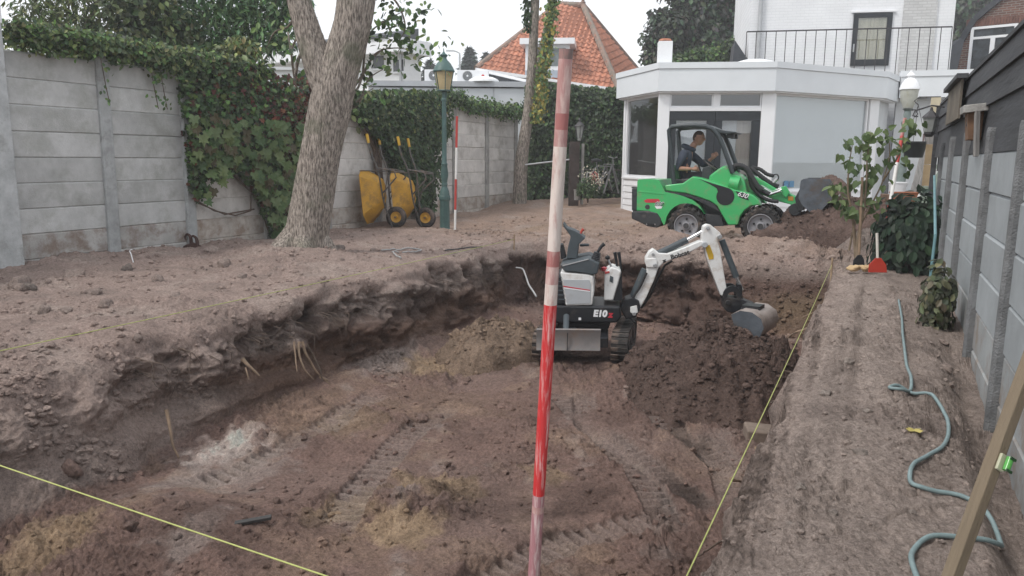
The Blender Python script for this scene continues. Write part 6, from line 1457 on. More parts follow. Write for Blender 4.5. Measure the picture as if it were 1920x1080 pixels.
V, F = skin_mesh([[(pel, 0.15), (belly, 0.145), (chest, 0.155), (neck0 - Vector((0.02, 0, 0.05)), 0.08), (neck0 + (head0 - neck0) * 0.25, 0.062), (neck0 + (head0 - neck0) * 0.6, 0.06)],
                  [(chest, 0.155), (shr, 0.070), (elr, 0.047), (elr.lerp(wr_r, 0.35), 0.045), (wr_r, 0.028)], [(chest, 0.155), (shl, 0.070), (ell, 0.047), (ell.lerp(wr_l, 0.35), 0.045), (wr_l, 0.028)],
                  [(pel, 0.15), (pel.lerp(knr, 0.25), 0.095), (knr, 0.062), (anr, 0.042)], [(pel, 0.15), (pel.lerp(knl, 0.25), 0.095), (knl, 0.062), (anl, 0.042)]])
pb.add(V, F)
hand(pb, wr_r, har - elr, Vector((0, 0, 1)), None); hand(pb, wr_l, (hal - ell) + Vector((0.05, 0, 0.1)), Vector((-0.3, 0.0, 1)), None)
# head: an egg with brow, nose, lips, chin and ears; looks along +x, slightly down
def head_mesh(c, s_):
    bm = bmesh.new(); bmesh.ops.create_uvsphere(bm, u_segments=40, v_segments=28, radius=1.0)
    for v in bm.verts:
        x, y, z = v.co; X = x * 0.098; Y = y * 0.076; Z = z * 0.118
        if z < 0: X *= 1 - 0.10 * (-z); Y *= 1 - 0.38 * z * z
        if x > 0:
            f_ = x
            X += 0.030 * f_ * math.exp(-((z + 0.14) / 0.16) ** 2) * math.exp(-(y / 0.20) ** 2)          # nose
            X -= 0.012 * math.exp(-((z - 0.12) / 0.10) ** 2) * math.exp(-((abs(y) - 0.38) / 0.16) ** 2)  # eye sockets
            X += 0.008 * math.exp(-((z - 0.30) / 0.10) ** 2) * math.exp(-(y / 0.5) ** 2)                 # brow
            X += 0.010 * math.exp(-((z + 0.46) / 0.07) ** 2) * math.exp(-(y / 0.25) ** 2)                # lips
            X += 0.016 * math.exp(-((z + 0.80) / 0.14) ** 2) * math.exp(-(y / 0.35) ** 2)                # chin
        v.co = Vector((X, Y, Z)) * s_
    m_ = Euler((0, R(4), R(-10))).to_matrix(); vs = [c + m_ @ v.co for v in bm.verts]; bm.verts.index_update(); fs = [tuple(v.index for v in f.verts) for f in bm.faces]; bm.free()
    return vs, fs, m_
hv, hf, hm = head_mesh(head0, 1.08); pb.add(hv, hf)
for sg in (-1, 1): pb.lathe([(0.004, -0.012), (0.026, -0.008), (0.030, 0.002), (0.018, 0.008), (0.004, 0.004)], 12, head0 + hm @ Vector((-0.012, sg * 0.082, -0.012)), 'y')
person = pb.build('person', SKIN, smooth=60, fixn=True)
person.matrix_world = Matrix.Translation(LF[0]) @ Matrix.Rotation(math.atan2(LF[1].y, LF[1].x), 4, 'Z')
tag(person, 'person with cropped hair in a blue grey hoodie driving the green loader', 'person')
V, F = skin_mesh([[(pel + Vector((0, 0, -0.02)), 0.165), (belly, 0.165), (chest, 0.180), (neck0 - Vector((0.035, 0, 0.045)), 0.105), (neck0 - Vector((0.03, 0, -0.01)), 0.088)],
                  [(chest, 0.180), (shr, 0.092), (shr.lerp(elr, 0.55), 0.075), (elr + Vector((0.01, 0, 0.0)), 0.066), (elr.lerp(wr_r, 0.18), 0.06)], [(chest, 0.180), (shl, 0.092), (shl.lerp(ell, 0.55), 0.075), (ell, 0.066), (ell.lerp(wr_l, 0.75), 0.045)]])
b = MB(); b.add(V, F); hc = neck0 - Vector((0.075, 0, 0.0))
b.tube([hc + Vector((0.09 * math.cos(a) + 0.02, 0.11 * math.sin(a), 0.035 * -math.cos(a) + 0.0)) for a in [2 * math.pi * k / 20 for k in range(20)]], 0.042, 10, closed=True)
b.build('hoodie', CLOTH, person, smooth=60)
V, F = skin_mesh([[(pel, 0.165), (pel.lerp(knr, 0.25), 0.108), (knr.lerp(pel, 0.1), 0.078), (knr, 0.075), (anr, 0.06)], [(pel, 0.165), (pel.lerp(knl, 0.25), 0.108), (knl.lerp(pel, 0.1), 0.078), (knl, 0.075), (anl, 0.06)]])
MB().add(V, F).build('trousers', TROU, person, smooth=60)
hb_ = [(i, v) for i, v in enumerate(hv)]
inv = hm.inverted(); keep = set(i for i, v in hb_ if ((inv @ (v - head0)).z > 0.050 - 0.0 * 1 and (inv @ (v - head0)).x < 0.075) or ((inv @ (v - head0)).x < -0.005 and (inv @ (v - head0)).z > -0.045))
b = MB(); mp_ = {}
for i in keep: mp_[i] = len(b.v); b.v.append(tuple(head0 + (hv[i] - head0) * 1.014))
for f_ in hf:
    if all(i in keep for i in f_): b.f.append(tuple(mp_[i] for i in f_)); b.m.append(0)
b.build('hair', HAIR, person, smooth=60)
EYEM = M('eye', (0.03, 0.025, 0.02), 0.3, 0.1, 5)
for sg in (-1, 1): MB().lathe([(0.0001, -0.009), (0.008, -0.005), (0.009, 0.0), (0.0001, 0.006)], 10, head0 + hm @ Vector((0.086, sg * 0.030, 0.012)), 'x', cap=False).build('eye', EYEM, person)
# ------------------------------------------------------------------ white mini digger in the pit
DF = plane_frame(1100, 668, 8.75, R(7))
def dq(zx, zy, off=0.0): return plane_uv(DF, 980 + zx / 3.6, 400 + zy / 3.6, off)
def d3(zx, zy, off=0.0): u, v = dq(zx, zy, off); return Vector((u, off, v))
DWHITE = M('digger_white', (0.74, 0.74, 0.73), 0.38, 0.04, 3, dirt=(0.45, 0.38, 0.32), dirt_amt=0.36, dscale=5)
DCHAR = M('digger_charcoal', (0.060, 0.075, 0.085), 0.55, 0.12, 5, dirt=(0.14, 0.125, 0.115), dirt_amt=0.22, dscale=4)
DBLK = M('digger_black', (0.016, 0.018, 0.022), 0.4, 0.15, 5, dirt=(0.09, 0.075, 0.065), dirt_amt=0.22, dscale=4)
DGREY = M('panel_grey', (0.42, 0.44, 0.46), 0.5, 0.06, 4, dirt=(0.3, 0.27, 0.25), dirt_amt=0.15)
TRK = M('track_rubber', (0.035, 0.032, 0.031), 0.9, 0.3, 9, 0.3, 50, dirt=(0.17, 0.125, 0.10), dirt_amt=0.5, dscale=6)
WORN = M('worn_steel', (0.42, 0.36, 0.33), 0.45, 0.2, 3, 0.1, 40, metal=0.35, dirt=(0.20, 0.15, 0.12), dirt_amt=0.35, dscale=5)
BLADE = M('blade_grey', (0.22, 0.205, 0.20), 0.6, 0.2, 4, metal=0.2, dirt=(0.20, 0.15, 0.12), dirt_amt=0.4, dscale=4)
YST = M('yellow_sticker', (0.60, 0.38, 0.03), 0.5, 0.1, 10)
digger = thing('mini_digger', 'white and black mini excavator standing on the pit floor with its arm reaching right', 'excavator', DF[0], math.atan2(DF[1].y, DF[1].x))
DW_ = 0.66
def dprism(name, pts, y0, y1, mat, bevel=0.01, off=0.0, parent=None):
    return MB().prism([dq(a, c, off) for a, c in pts], y0, y1, 'xz').build(name, mat, parent or digger, bevel=bevel)
dprism('body', [(205, 620), (660, 628), (668, 700), (640, 742), (215, 742), (190, 700)], 0.0, DW_, DBLK, 0.03)
dprism('turntable', [(260, 738), (600, 738), (580, 800), (280, 800)], 0.15, DW_ - 0.15, DBLK, 0.01)
# seat console side: white cover with grey inset, ribbed rear, charcoal seat
cov = dprism('side_cover', [(252, 396), (330, 402), (440, 410), (478, 424), (484, 520), (470, 622), (290, 626)], 0.0, DW_, DWHITE, 0.02)
dprism('cover_inset', [(272, 446), (450, 448), (462, 480), (458, 606), (300, 616)], -0.006, 0.01, DGREY, 0.004, parent=cov)
dprism('stripe', [(275, 488), (455, 516), (455, 522), (275, 496)], -0.009, 0.0, DECR, 0, parent=cov)
dprism('stripe', [(275, 498), (455, 523), (455, 530), (275, 506)], -0.009, 0.0, DECW, 0, parent=cov)
dprism('rear_cover', [(205, 440), (258, 400), (296, 624), (200, 626)], 0.02, DW_ - 0.02, DBLK, 0.03)
for k in range(6):
    u0, v0 = dq(222 + k * 4, 430 + k * 30); u1, v1 = dq(262 + k * 5, 430 + k * 30)
    MB().box(((u0 + u1) / 2, -0.004, v0), (u1 - u0, 0.012, 0.012)).build('louvre', DCHAR, digger)
dprism('engine_cover', [(250, 345), (300, 330), (445, 304), (520, 335), (505, 410), (470, 416), (400, 404), (280, 392)], -0.01, 0.30, DCHAR, 0.02)
dprism('engine_cover', [(250, 345), (300, 330), (445, 304), (520, 335), (505, 410), (470, 416), (400, 404), (280, 392)], DW_ - 0.30, DW_ + 0.01, DCHAR, 0.02)
dprism('cover_edge', [(268, 350), (445, 306), (446, 312), (270, 358)], -0.016, 0.0, ALU, 0.002)
sback = dprism('seat_back', [(288, 320), (300, 240), (318, 168), (300, 140), (268, 100), (265, 72), (290, 108), (345, 128), (380, 148), (420, 180), (375, 222), (362, 322)], 0.20, DW_ - 0.20, DCHAR, 0.03)
dprism('seat_cushion', [(300, 330), (470, 316), (480, 345), (300, 360)], 0.2, DW_ - 0.2, DBLK, 0.02)
dprism('seat_frame', [(240, 225), (262, 225), (285, 320), (250, 330)], 0.25, DW_ - 0.25, DBLK, 0.01)
dprism('armrest', [(375, 238), (440, 236), (442, 252), (376, 256)], DW_ - 0.2, DW_ - 0.12, DCHAR, 0.01)
MB().tube([d3(385, 150, 0.3), d3(400, 118, 0.3), d3(412, 106, 0.3)], [0.012, 0.014, 0.022], 8).build('lever_red', M('red_knob', (0.48, 0.06, 0.04), 0.4, 0.1, 5), digger)
# joystick with rubber boot, front console with levers
def boot(a, b_, name='joystick_boot', n=5):
    mb = MB(); pts = [a.lerp(b_, t / (2 * n)) for t in range(2 * n + 1)]; mb.tube(pts, [0.055 - 0.020 * t / (2 * n) + (0.007 if t % 2 else 0) for t in range(2 * n + 1)], 12); mb.build(name, DBLK, digger)
boot(d3(490, 318, 0.1), d3(506, 262, 0.1)); MB().tube([d3(506, 262, 0.1), d3(530, 225, 0.1), d3(552, 205, 0.1)], [0.016, 0.02, 0.024], 10).build('joystick', DBLK, digger)
dprism('front_console', [(548, 602), (552, 440), (556, 405), (600, 372), (640, 385), (668, 405), (648, 480), (612, 602)], 0.12, 0.48, DWHITE, 0.02)
dprism('console_front', [(612, 604), (650, 480), (672, 420), (676, 604)], 0.14, 0.46, DBLK, 0.01)
dprism('console_label', [(590, 430), (612, 440), (608, 480), (586, 470)], 0.112, 0.119, DCHAR, 0)
dprism('console_red', [(552, 404), (585, 400), (588, 412), (556, 420)], 0.11, 0.2, M('red_plastic', (0.45, 0.06, 0.06), 0.5, 0.1, 6), 0.004)
MB().tube([d3(604, 372, 0.2), d3(585, 330, 0.2), d3(575, 308, 0.2)], [0.014, 0.013, 0.012], 8).build('lever', ALU, digger)
MB().lathe([(0.0001, -0.03), (0.028, -0.015), (0.030, 0.01), (0.0001, 0.03)], 12, d3(573, 298, 0.2)).build('lever_knob', DBLK, digger, smooth=60)
for dx in (0, 26): MB().tube([d3(640 + dx, 390, 0.35), d3(632 + dx, 320, 0.35), d3(622 + dx, 262, 0.35)], [0.012, 0.016, 0.022], 8).build('control_lever', DBLK, digger)
MB().lathe([(0.0001, -0.03), (0.036, -0.02), (0.036, 0.02), (0.0001, 0.03)], 10, d3(550, 376, 0.3)).build('red_knob', M('red_ball', (0.42, 0.04, 0.05), 0.4, 0.1, 6), digger)
def dtext(s, zx, zy, size, mat, rot=0.0, y=-0.003, shear=0.0, bold=0.0, off=0.0):
    u, v = dq(zx, zy, off); return text('lettering', s, size, mat, Matrix.Translation((u, off + y, v)) @ Euler((R(90), 0, 0)).to_matrix().to_4x4() @ Matrix.Rotation(rot, 4, 'Z'), digger, shear, 0.001, bold)
dtext('E10', 522, 678, 0.105, DECW, 0, shear=0.12, bold=0.006); dtext('z', 592, 684, 0.105, DECR, 0, shear=0.12, bold=0.005)
u, v = dq(386, 712); MB().box((u, -0.003, v), (0.03, 0.006, 0.03)).build('white_reflector', DECW, digger)
# swing post, boom, arm, cylinders
yb = 0.30
dprism('swing_post', [(655, 660), (690, 600), (740, 585), (790, 610), (800, 660), (770, 720), (700, 740)], yb - 0.12, yb + 0.12, DBLK, 0.015)
dprism('post_lug', [(730, 650), (775, 640), (782, 690), (750, 702), (728, 686)], yb - 0.13, yb - 0.10, DWHITE, 0.006)
boom = [(730, 672), (772, 575), (838, 440), (846, 390), (832, 350), (834, 318), (860, 276), (888, 256), (928, 284), (985, 288), (1120, 240), (1216, 200), (1240, 204), (1240, 226), (1215, 240), (1120, 290), (1020, 326), (960, 352), (925, 386), (896, 470), (842, 590), (800, 660), (770, 695), (742, 695)]
bm_ = dprism('boom', boom, yb - 0.085, yb + 0.085, DWHITE, 0.012)
dprism('boom_bracket', [(836, 322), (905, 316), (918, 340), (914, 384), (842, 384)], yb - 0.10, yb + 0.10, DWHITE, 0.01, parent=bm_)
def dpin(zx, zy, r_, y0, y1, mat=None): u, v = dq(zx, zy, yb - 0.1); return MB().lathe([(r_ * 0.8, y0 - 0.006), (r_, y0), (r_, y1), (r_ * 0.8, y1 + 0.006)], 16, (u, 0, v), 'y').build('pin', mat or ALU, digger)
dpin(893, 350, 0.024, yb - 0.145, yb + 0.145); dpin(752, 674, 0.024, yb - 0.15, yb + 0.15); dpin(1228, 212, 0.035, yb - 0.12, yb + 0.12, DGREY); dpin(1330, 158, 0.028, yb - 0.11, yb + 0.11); dpin(880, 278, 0.018, yb - 0.1, yb + 0.1); dpin(1250, 98, 0.020, yb - 0.1, yb + 0.1, DGREY)
dprism('arm', [(1226, 150), (1236, 100), (1262, 86), (1290, 92), (1352, 142), (1362, 165), (1338, 205), (1352, 260), (1400, 540), (1370, 585), (1352, 572), (1262, 330), (1236, 235), (1222, 190)], yb - 0.075, yb + 0.075, DWHITE, 0.012)
dprism('warning_label', [(1245, 232), (1280, 228), (1306, 300), (1306, 324), (1276, 330)], yb - 0.080, yb - 0.07, YST, 0)
def cyl(nm, a, b_, r0, mat, y=yb): return MB().cyl(d3(*a, y), d3(*b_, y), r0, r0, 14).build(nm, mat, digger)
cyl('boom_cylinder', (752, 560), (832, 380), 0.055, DCHAR, yb + 0.0); cyl('boom_cylinder_rod', (740, 620), (752, 562), 0.022, STEEL)
cyl('arm_cylinder', (918, 272), (1112, 178), 0.040, DCHAR); cyl('arm_cylinder_rod', (1112, 178), (1248, 102), 0.020, STEEL)
cyl('bucket_cylinder', (1344, 180), (1442, 430), 0.036, DCHAR); cyl('bucket_cylinder_rod', (1442, 430), (1482, 520), 0.019, STEEL)
for off, pts in ((yb - 0.10, [(700, 640), (740, 575), (790, 500), (836, 400)]), (yb + 0.10, [(800, 640), (860, 560), (915, 430), (960, 350), (1010, 320)]), (yb + 0.06, [(900, 255), (960, 262), (1010, 250)]), (yb - 0.1, [(640, 640), (690, 660), (720, 700), (760, 740)])):
    MB().tube([d3(a, c, off) for a, c in pts], 0.014, 8).build('hose', HOSE, digger)
dprism('frayed_sleeve', [(925, 390), (940, 385), (900, 480), (862, 575), (842, 640), (830, 640), (868, 540), (880, 470)], yb - 0.03, yb + 0.10, HOSE, 0.01)
# linkage: two curved black plates and links
def ring_pl(y0, y1):
    out = []
    for k in range(15): a = R(205 - k * 17); out.append((1432 + 66 * math.cos(a), 585 - 78 * math.sin(a)))
    inn = [(1432 + 34 * math.cos(R(205 - k * 17)), 592 - 42 * math.sin(R(205 - k * 17))) for k in range(14, -1, -1)]
    dprism('link_plate', out + inn, y0, y1, DBLK, 0.006)
ring_pl(yb - 0.11, yb - 0.085); ring_pl(yb + 0.085, yb + 0.11)
dprism('link_arm', [(1470, 498), (1505, 505), (1512, 620), (1490, 640), (1478, 560)], yb - 0.06, yb + 0.06, DBLK, 0.01)
dprism('coupler', [(1372, 612), (1400, 585), (1500, 600), (1600, 640), (1598, 690), (1540, 700), (1400, 690), (1376, 665)], yb - 0.11, yb + 0.11, DBLK, 0.015)
dpin(1385, 600, 0.03, yb - 0.13, yb + 0.13, DBLK); dpin(1490, 640, 0.03, yb - 0.13, yb + 0.13, DBLK); dpin(1560, 665, 0.028, yb - 0.13, yb + 0.13, DBLK)
# smooth grading bucket hung across the arm, seen from behind
bn, bf = atD(1398, 614, 8.05), atD(1438, 590, 8.75)          # near and far end of its round back
inv_ = (Matrix.Translation(DF[0]) @ Matrix.Rotation(math.atan2(DF[1].y, DF[1].x), 4, 'Z')).inverted()
bn, bf = inv_ @ bn, inv_ @ bf; ax = (bf - bn); bl = 0.62; axn = ax.normalized(); bc = (bn + bf) / 2
ux = (Vector((1, 0, 0)) - axn * axn.x).normalized(); uz = ux.cross(axn); uz = uz if uz.z > 0 else -uz
prof = [(-0.20, 0.10), (-0.10, 0.155), (0.03, 0.15), (0.13, 0.09), (0.165, -0.01), (0.13, -0.11), (0.05, -0.17), (-0.10, -0.21)]
pin_ = [(x * 0.93, z * 0.93 - 0.003) for x, z in prof]
vs = []; k = len(prof)
for s_ in (-bl / 2, bl / 2): vs += [bc + axn * s_ + ux * x + uz * z for x, z in prof]
for s_ in (-bl / 2, bl / 2): vs += [bc + axn * s_ + ux * x + uz * z for x, z in pin_]
fs = [(i, i + 1, k + i + 1, k + i) for i in range(k - 1)] + [(2 * k + i + 1, 2 * k + i, 3 * k + i, 3 * k + i + 1) for i in range(k - 1)] + [(0, k, 3 * k, 2 * k), (k - 1, 3 * k - 1, 4 * k - 1, 2 * k - 1)]
bkt = MB().add(vs, fs).build('bucket', WORN, digger, smooth=50)
for s_ in (-bl / 2, bl / 2 - 0.015):
    vs = [bc + axn * s_ + ux * x * 0.99 + uz * z * 0.99 for x, z in prof] + [bc + axn * (s_ + 0.015) + ux * x * 0.99 + uz * z * 0.99 for x, z in prof]
    MB().add(vs, [tuple(range(k)), tuple(range(2 * k - 1, k - 1, -1))] + [(i, k + i, k + (i + 1) % k, (i + 1) % k) for i in range(k)]).build('bucket_cheek', BUCK, bkt, smooth=0)
MB().bar(bc + axn * (-bl / 2) + ux * -0.10 + uz * -0.215, bc + axn * (bl / 2) + ux * -0.10 + uz * -0.215, 0.05, 0.014).build('bucket_edge', WORN, bkt)
MB().bar(bc + uz * 0.12 + ux * -0.05 - axn * 0.1, bc + uz * 0.12 + ux * -0.05 + axn * 0.1, 0.2, 0.12).build('bucket_ears', DBLK, bkt)
# undercarriage: two tracks running away from the camera, blade towards us
um = Matrix.Translation(Vector((0, 0, 0)))
def track(cx_px, name):
    p = inv_ @ atD(cx_px, 668, 8.45); p.z = dq(0, 975)[1] * 0 + 0.0
    d = (HEAD * math.cos(R(-14)) + _r0 * math.sin(R(14))); d = (inv_.to_3x3() @ d).normalized(); sd = Vector((d.y, -d.x, 0))
    L0, hgt, wd = 1.25, 0.33, 0.19
    path = []; r_ = hgt / 2
    for k in range(13): a = R(270 - 180 * k / 12); path.append((r_ + r_ * math.cos(a), r_ + r_ * math.sin(a)))
    for k in range(1, 10): path.append((r_ + (L0 - 2 * r_) * k / 10, hgt))
    for k in range(13): a = R(90 - 180 * k / 12); path.append((L0 - r_ + r_ * math.cos(a), r_ + r_ * math.sin(a)))
    for k in range(1, 10): path.append((L0 - r_ - (L0 - 2 * r_) * k / 10, 0))
    m4 = Matrix(((d.x, sd.x, 0, p.x), (d.y, sd.y, 0, p.y), (0, 0, 1, p.z + ZB), (0, 0, 0, 1)))
    root = bpy.data.objects.new(name, None); link(root, digger); root.matrix_local = m4
    b = MB(); k = len(path); vs = []
    for s_ in (-wd / 2, wd / 2):
        vs += [(x, s_, z) for x, z in path]
    inn = [(r_ + (x - r_) * 1.0 + (0.03 if x < r_ else -0.03 if x > L0 - r_ else 0), z + (0.03 if z < r_ else -0.03)) for x, z in path]
    for s_ in (-wd / 2, wd / 2): vs += [(x, s_, z) for x, z in inn]
    fs = []
    for i in range(k):
        j = (i + 1) % k; fs += [(i, j, k + j, k + i), (2 * k + j, 2 * k + i, 3 * k + i, 3 * k + j), (j, i, 2 * k + i, 2 * k + j), (k + i, k + j, 3 * k + j, 3 * k + i)]
    b.add(vs, fs); b.build('track_belt', TRK, root, smooth=40)
    lug = MB()
    n = 34; per = [0.0]
    for i in range(k): a, c = path[i], path[(i + 1) % k]; per.append(per[-1] + math.hypot(a[0] - c[0], a[1] - c[1]))
    lm = MB().box((0, 0, 0), (0.045, wd, 0.024)).build('track_lug', TRK, smooth=0); me = lm.data; bpy.data.objects.remove(lm)
    for q_ in range(n):
        t = per[-1] * q_ / n; i = max(x for x in range(k) if per[x] <= t); a, c = path[i], path[(i + 1) % k]; f_ = (t - per[i]) / max(1e-6, per[i + 1] - per[i])
        x, z = a[0] + (c[0] - a[0]) * f_, a[1] + (c[1] - a[1]) * f_; an_ = math.atan2(c[1] - a[1], c[0] - a[0])
        inst('track_lug', me, Matrix.Translation((x, 0, z)) @ Matrix.Rotation(-an_, 4, 'Y'), root)
    MB().box((L0 / 2, 0, hgt / 2), (L0 - hgt, wd * 0.7, hgt * 0.6)).build('track_frame', DBLK, root, bevel=0.01)
    for xx in (r_, L0 - r_, L0 * 0.4, L0 * 0.6): MB().lathe([(r_ * 0.75 if xx in (r_, L0 - r_) else 0.06, -wd * 0.42), (r_ * 0.75 if xx in (r_, L0 - r_) else 0.06, wd * 0.42)], 18, (xx, 0, r_ if xx in (r_, L0 - r_) else 0.09), 'y').build('roller', DBLK, root, bevel=0.01)
    return m4
ZB = 0.0
tm = track(1160, 'track'); track(1012, 'track')
bl0, bl1 = inv_ @ atD(1006, 640, 8.15), inv_ @ atD(1126, 642, 8.15)
bz = DF[0].z
m4 = frame(bl0, Vector((bl1.x - bl0.x, bl1.y - bl0.y, 0))); bw_ = Vector((bl1.x - bl0.x, bl1.y - bl0.y)).length
pf_ = [(0.0, -0.10), (0.02, -0.05), (0.03, 0.05), (0.005, 0.13), (0.03, 0.14), (0.055, 0.05), (0.05, -0.05), (0.03, -0.10)]
b = MB(); b.prism(pf_, 0, bw_, 'yz'); o = b.build('blade', BLADE, digger); o.matrix_local = m4
o = MB().box((bw_ * 0.48, -0.004, 0.0), (0.008, 0.02, 0.2)).build('blade_seam', DBLK, digger); o.matrix_local = m4
for xx in (0.3, 0.62): o = MB().box((bw_ * xx, 0.25, 0.02), (0.07, 0.42, 0.08)).build('blade_arm', DBLK, digger, bevel=0.006); o.matrix_local = m4
o = MB().cyl((bw_ * 0.46, 0.05, 0.10), (bw_ * 0.5, 0.4, 0.2), 0.035, 0.035, 12).build('blade_cylinder', DCHAR, digger); o.matrix_local = m4
cb = inv_ @ atD(1085, 630, 8.9); MB().box((cb.x, cb.y, 0.22), (0.7, 0.7, 0.12)).build('undercarriage', DBLK, digger, bevel=0.01)
dtext('Bobcat', 1056, 274, 0.078, DECK, R(19), y=-0.096, bold=0.0022, off=yb)
u, v = dq(952, 318, yb); o = MB().prism([(-0.035, -0.02), (-0.01, 0.0), (-0.03, 0.02), (0.01, 0.025), (0.035, 0.03), (0.02, 0.008), (0.03, -0.012), (0.0, -0.02)], -0.001, 0.001, 'xz').build('emblem', DECK, digger, smooth=0); o.matrix_local = Matrix.Translation((u, yb - 0.088, v)) @ Matrix.Rotation(R(-15), 4, 'Y') @ Matrix.Scale(0.75, 4)
# ------------------------------------------------------------------ poles, strings, hose
def striped(base, top, bands, r_, parent, n=16, rtop=None, jag=0.0):
    """bands: (from, to, material) as shares of the length"""
    base, top = Vector(base), Vector(top)
    for a, c, m in bands:
        k = max(2, int((c - a) * 14)); pts = [base.lerp(top, a + (c - a) * i / (k - 1)) for i in range(k)]
        MB().tube(pts, [r_ * (1 + 0.03 * mnoise.noise(p * 9)) for p in pts], n).build('painted_band', m, parent, smooth=60)
def worn_paint(name, base, under, amt, sc, stretch):
    return M(name, base, 0.55, 0.10, 6, 0.25, 60, dirt=under, dirt_amt=amt, dscale=sc, stretch=stretch)
PW = worn_paint('worn_white', (0.66, 0.57, 0.52), (0.40, 0.17, 0.15), 0.34, 30, (1, 1, 0.22)); PR = worn_paint('scratched_red', (0.52, 0.030, 0.032), (0.66, 0.45, 0.43), 0.42, 55, (1.6, 1.6, 0.10))
PP = worn_paint('faded_pink', (0.44, 0.24, 0.225), (0.62, 0.47, 0.43), 0.55, 34, (1, 1, 0.20)); PM = worn_paint('mauve_worn', (0.36, 0.17, 0.185), (0.62, 0.50, 0.48), 0.46, 50, (1.4, 1.4, 0.12)); PTOP = worn_paint('bare_top', (0.20, 0.15, 0.14), (0.40, 0.2, 0.18), 0.5, 40, (1, 1, 0.2))
PD = worn_paint('dull_red', (0.38, 0.15, 0.14), (0.58, 0.40, 0.36), 0.42, 30, (1, 1, 0.25))
ptop, pbot = atD(1061.5, 92, 1.90), atD(1002, 1060, 2.02)
dirp = (pbot - ptop).normalized(); pgr = ptop + dirp * ((0.0 - 0.30 - ptop.z) / dirp.z)
pole = thing('ranging_pole', 'tall worn red and white wooden pole in the near foreground', 'pole', pgr)
tot = (ptop - pgr).length
def fr_at(py):   # share of the length at a picture row
    t_ = (py - 92) / (1060 - 92); return 1 - ((pbot - ptop).length * t_) / tot
seq = [(92, 108, PTOP), (108, 195, PP), (195, 222, PD), (222, 250, PP), (250, 430, PW), (430, 458, PD), (458, 490, PP), (490, 528, PW), (528, 905, PR), (905, 928, PM), (928, 942, PP), (942, 1060, PM)]
bands = [(fr_at(b_), fr_at(a), m) for a, b_, m in seq] + [(0.0, fr_at(1060), PM)]
striped((0, 0, 0), ptop - pgr, bands, 0.0168, pole, 20)
WR = M('rod_red', (0.50, 0.06, 0.05), 0.5, 0.1, 8); WW = M('rod_white', (0.76, 0.75, 0.73), 0.5, 0.06, 8)
b0 = atD(853, 432, 14.3); t = thing('ranging_rod', 'thin red and white rod upright beside the green lamp post', 'rod', b0); tp_ = atD(857, 218, 14.3) - b0
striped((0, 0, 0), tp_, [(0, 0.185, WW), (0.185, 0.455, WR), (0.455, 0.73, WW), (0.73, 1, WR)], 0.022, t, 10)
b0 = atD(1664, 408, 11.2); t = thing('ranging_rod', 'red and white rod leaning behind the young tree by the right fence', 'rod', b0); tp_ = atD(1697, 222, 11.6) - b0
striped((0, 0, 0), tp_, [(0, 0.18, WR), (0.18, 0.55, WW), (0.55, 0.82, WR), (0.82, 1.0, PD)], 0.026, t, 10)
LINE = M('lime_string', (0.42, 0.45, 0.15), 0.7, 0.12, 40)
def string(label, a, c, r_, sag=0.02):
    a, c = Vector(a), Vector(c); n = 40
    o = MB().tube([a.lerp(c, i / n) - Vector((0, 0, sag * math.sin(math.pi * i / n))) for i in range(n + 1)], r_, 6).build('string_line', LINE); tag(o, label, 'string line', 'string lines marking out the pit'); return o
string('lime string line along the right edge of the pit', (-0.437, 0.6, 0.10), (-0.46, 10.15, 0.09), 0.0026)
string('pale yellow string line along the left bank of the pit', (-5.16, 0.8, 0.075), (-5.18, 10.9, 0.09), 0.0032, 0.015)
string('lime string line crossing the near left corner of the pit', (-6.2, 1.93, 0.09), (-0.5, 1.66, 0.09), 0.0027, 0.01)
PEG = M('raw_wood_peg', (0.36, 0.26, 0.17), 0.85, 0.2, 12)
for (x, y) in ((-0.46, 10.18), (-5.18, 10.92)):
    o = MB().cyl((x, y, gz(x, y) - 0.1), (x, y + 0.01, 0.17), 0.014, 0.012, 8).build('marker_peg', PEG); tag(o, 'short wooden peg holding the %s string line' % ('right' if x > -2 else 'left'), 'peg', 'pegs holding the string lines')
HOSEM = M('garden_hose', (0.20, 0.27, 0.275), 0.5, 0.12, 20, 0.2, 200)
def spline(pts, m_=8):
    out = []; k = len(pts)
    for i in range(k - 1):
        p0, p1, p2, p3 = pts[max(0, i - 1)], pts[i], pts[i + 1], pts[min(k - 1, i + 2)]
        for j in range(m_):
            t = j / m_; out.append(0.5 * ((2 * p1) + (p2 - p0) * t + (2 * p0 - 5 * p1 + 4 * p2 - p3) * t * t + (3 * p1 - p0 - 3 * p2 + p3) * t ** 3))
    return out + [pts[-1]]
hp = [(1684, 574), (1690, 602), (1692, 640), (1698, 682), (1706, 722), (1706, 742), (1690, 750), (1666, 747), (1684, 744), (1712, 748), (1745, 760), (1772, 786), (1778, 815), (1766, 843), (1738, 860), (1714, 878), (1705, 900), (1712, 916), (1740, 923), (1790, 926), (1830, 936), (1866, 958), (1882, 984), (1872, 1002), (1840, 1008), (1780, 1009), (1738, 1012), (1716, 1028), (1708, 1050), (1714, 1078), (1730, 1120)]
P = spline([atZ(a, c, 0.03) for a, c in hp], 8)
zz = full_h(np.array([p.x for p in P]), np.array([p.y for p in P])); zz = np.max([full_h(np.array([p.x + dx for p in P]), np.array([p.y + dy for p in P])) for dx, dy in ((0, 0), (0.012, 0), (-0.012, 0), (0, 0.015), (0, -0.015))], axis=0); zz = np.max([np.pad(zz, 2, 'edge')[i:i + len(zz)] for i in range(5)], axis=0); zz = np.convolve(np.pad(zz, 3, 'edge'), np.ones(7) / 7, 'valid')
P = [Vector((p.x, p.y, float(z) + 0.006)) for p, z in zip(P, zz)]
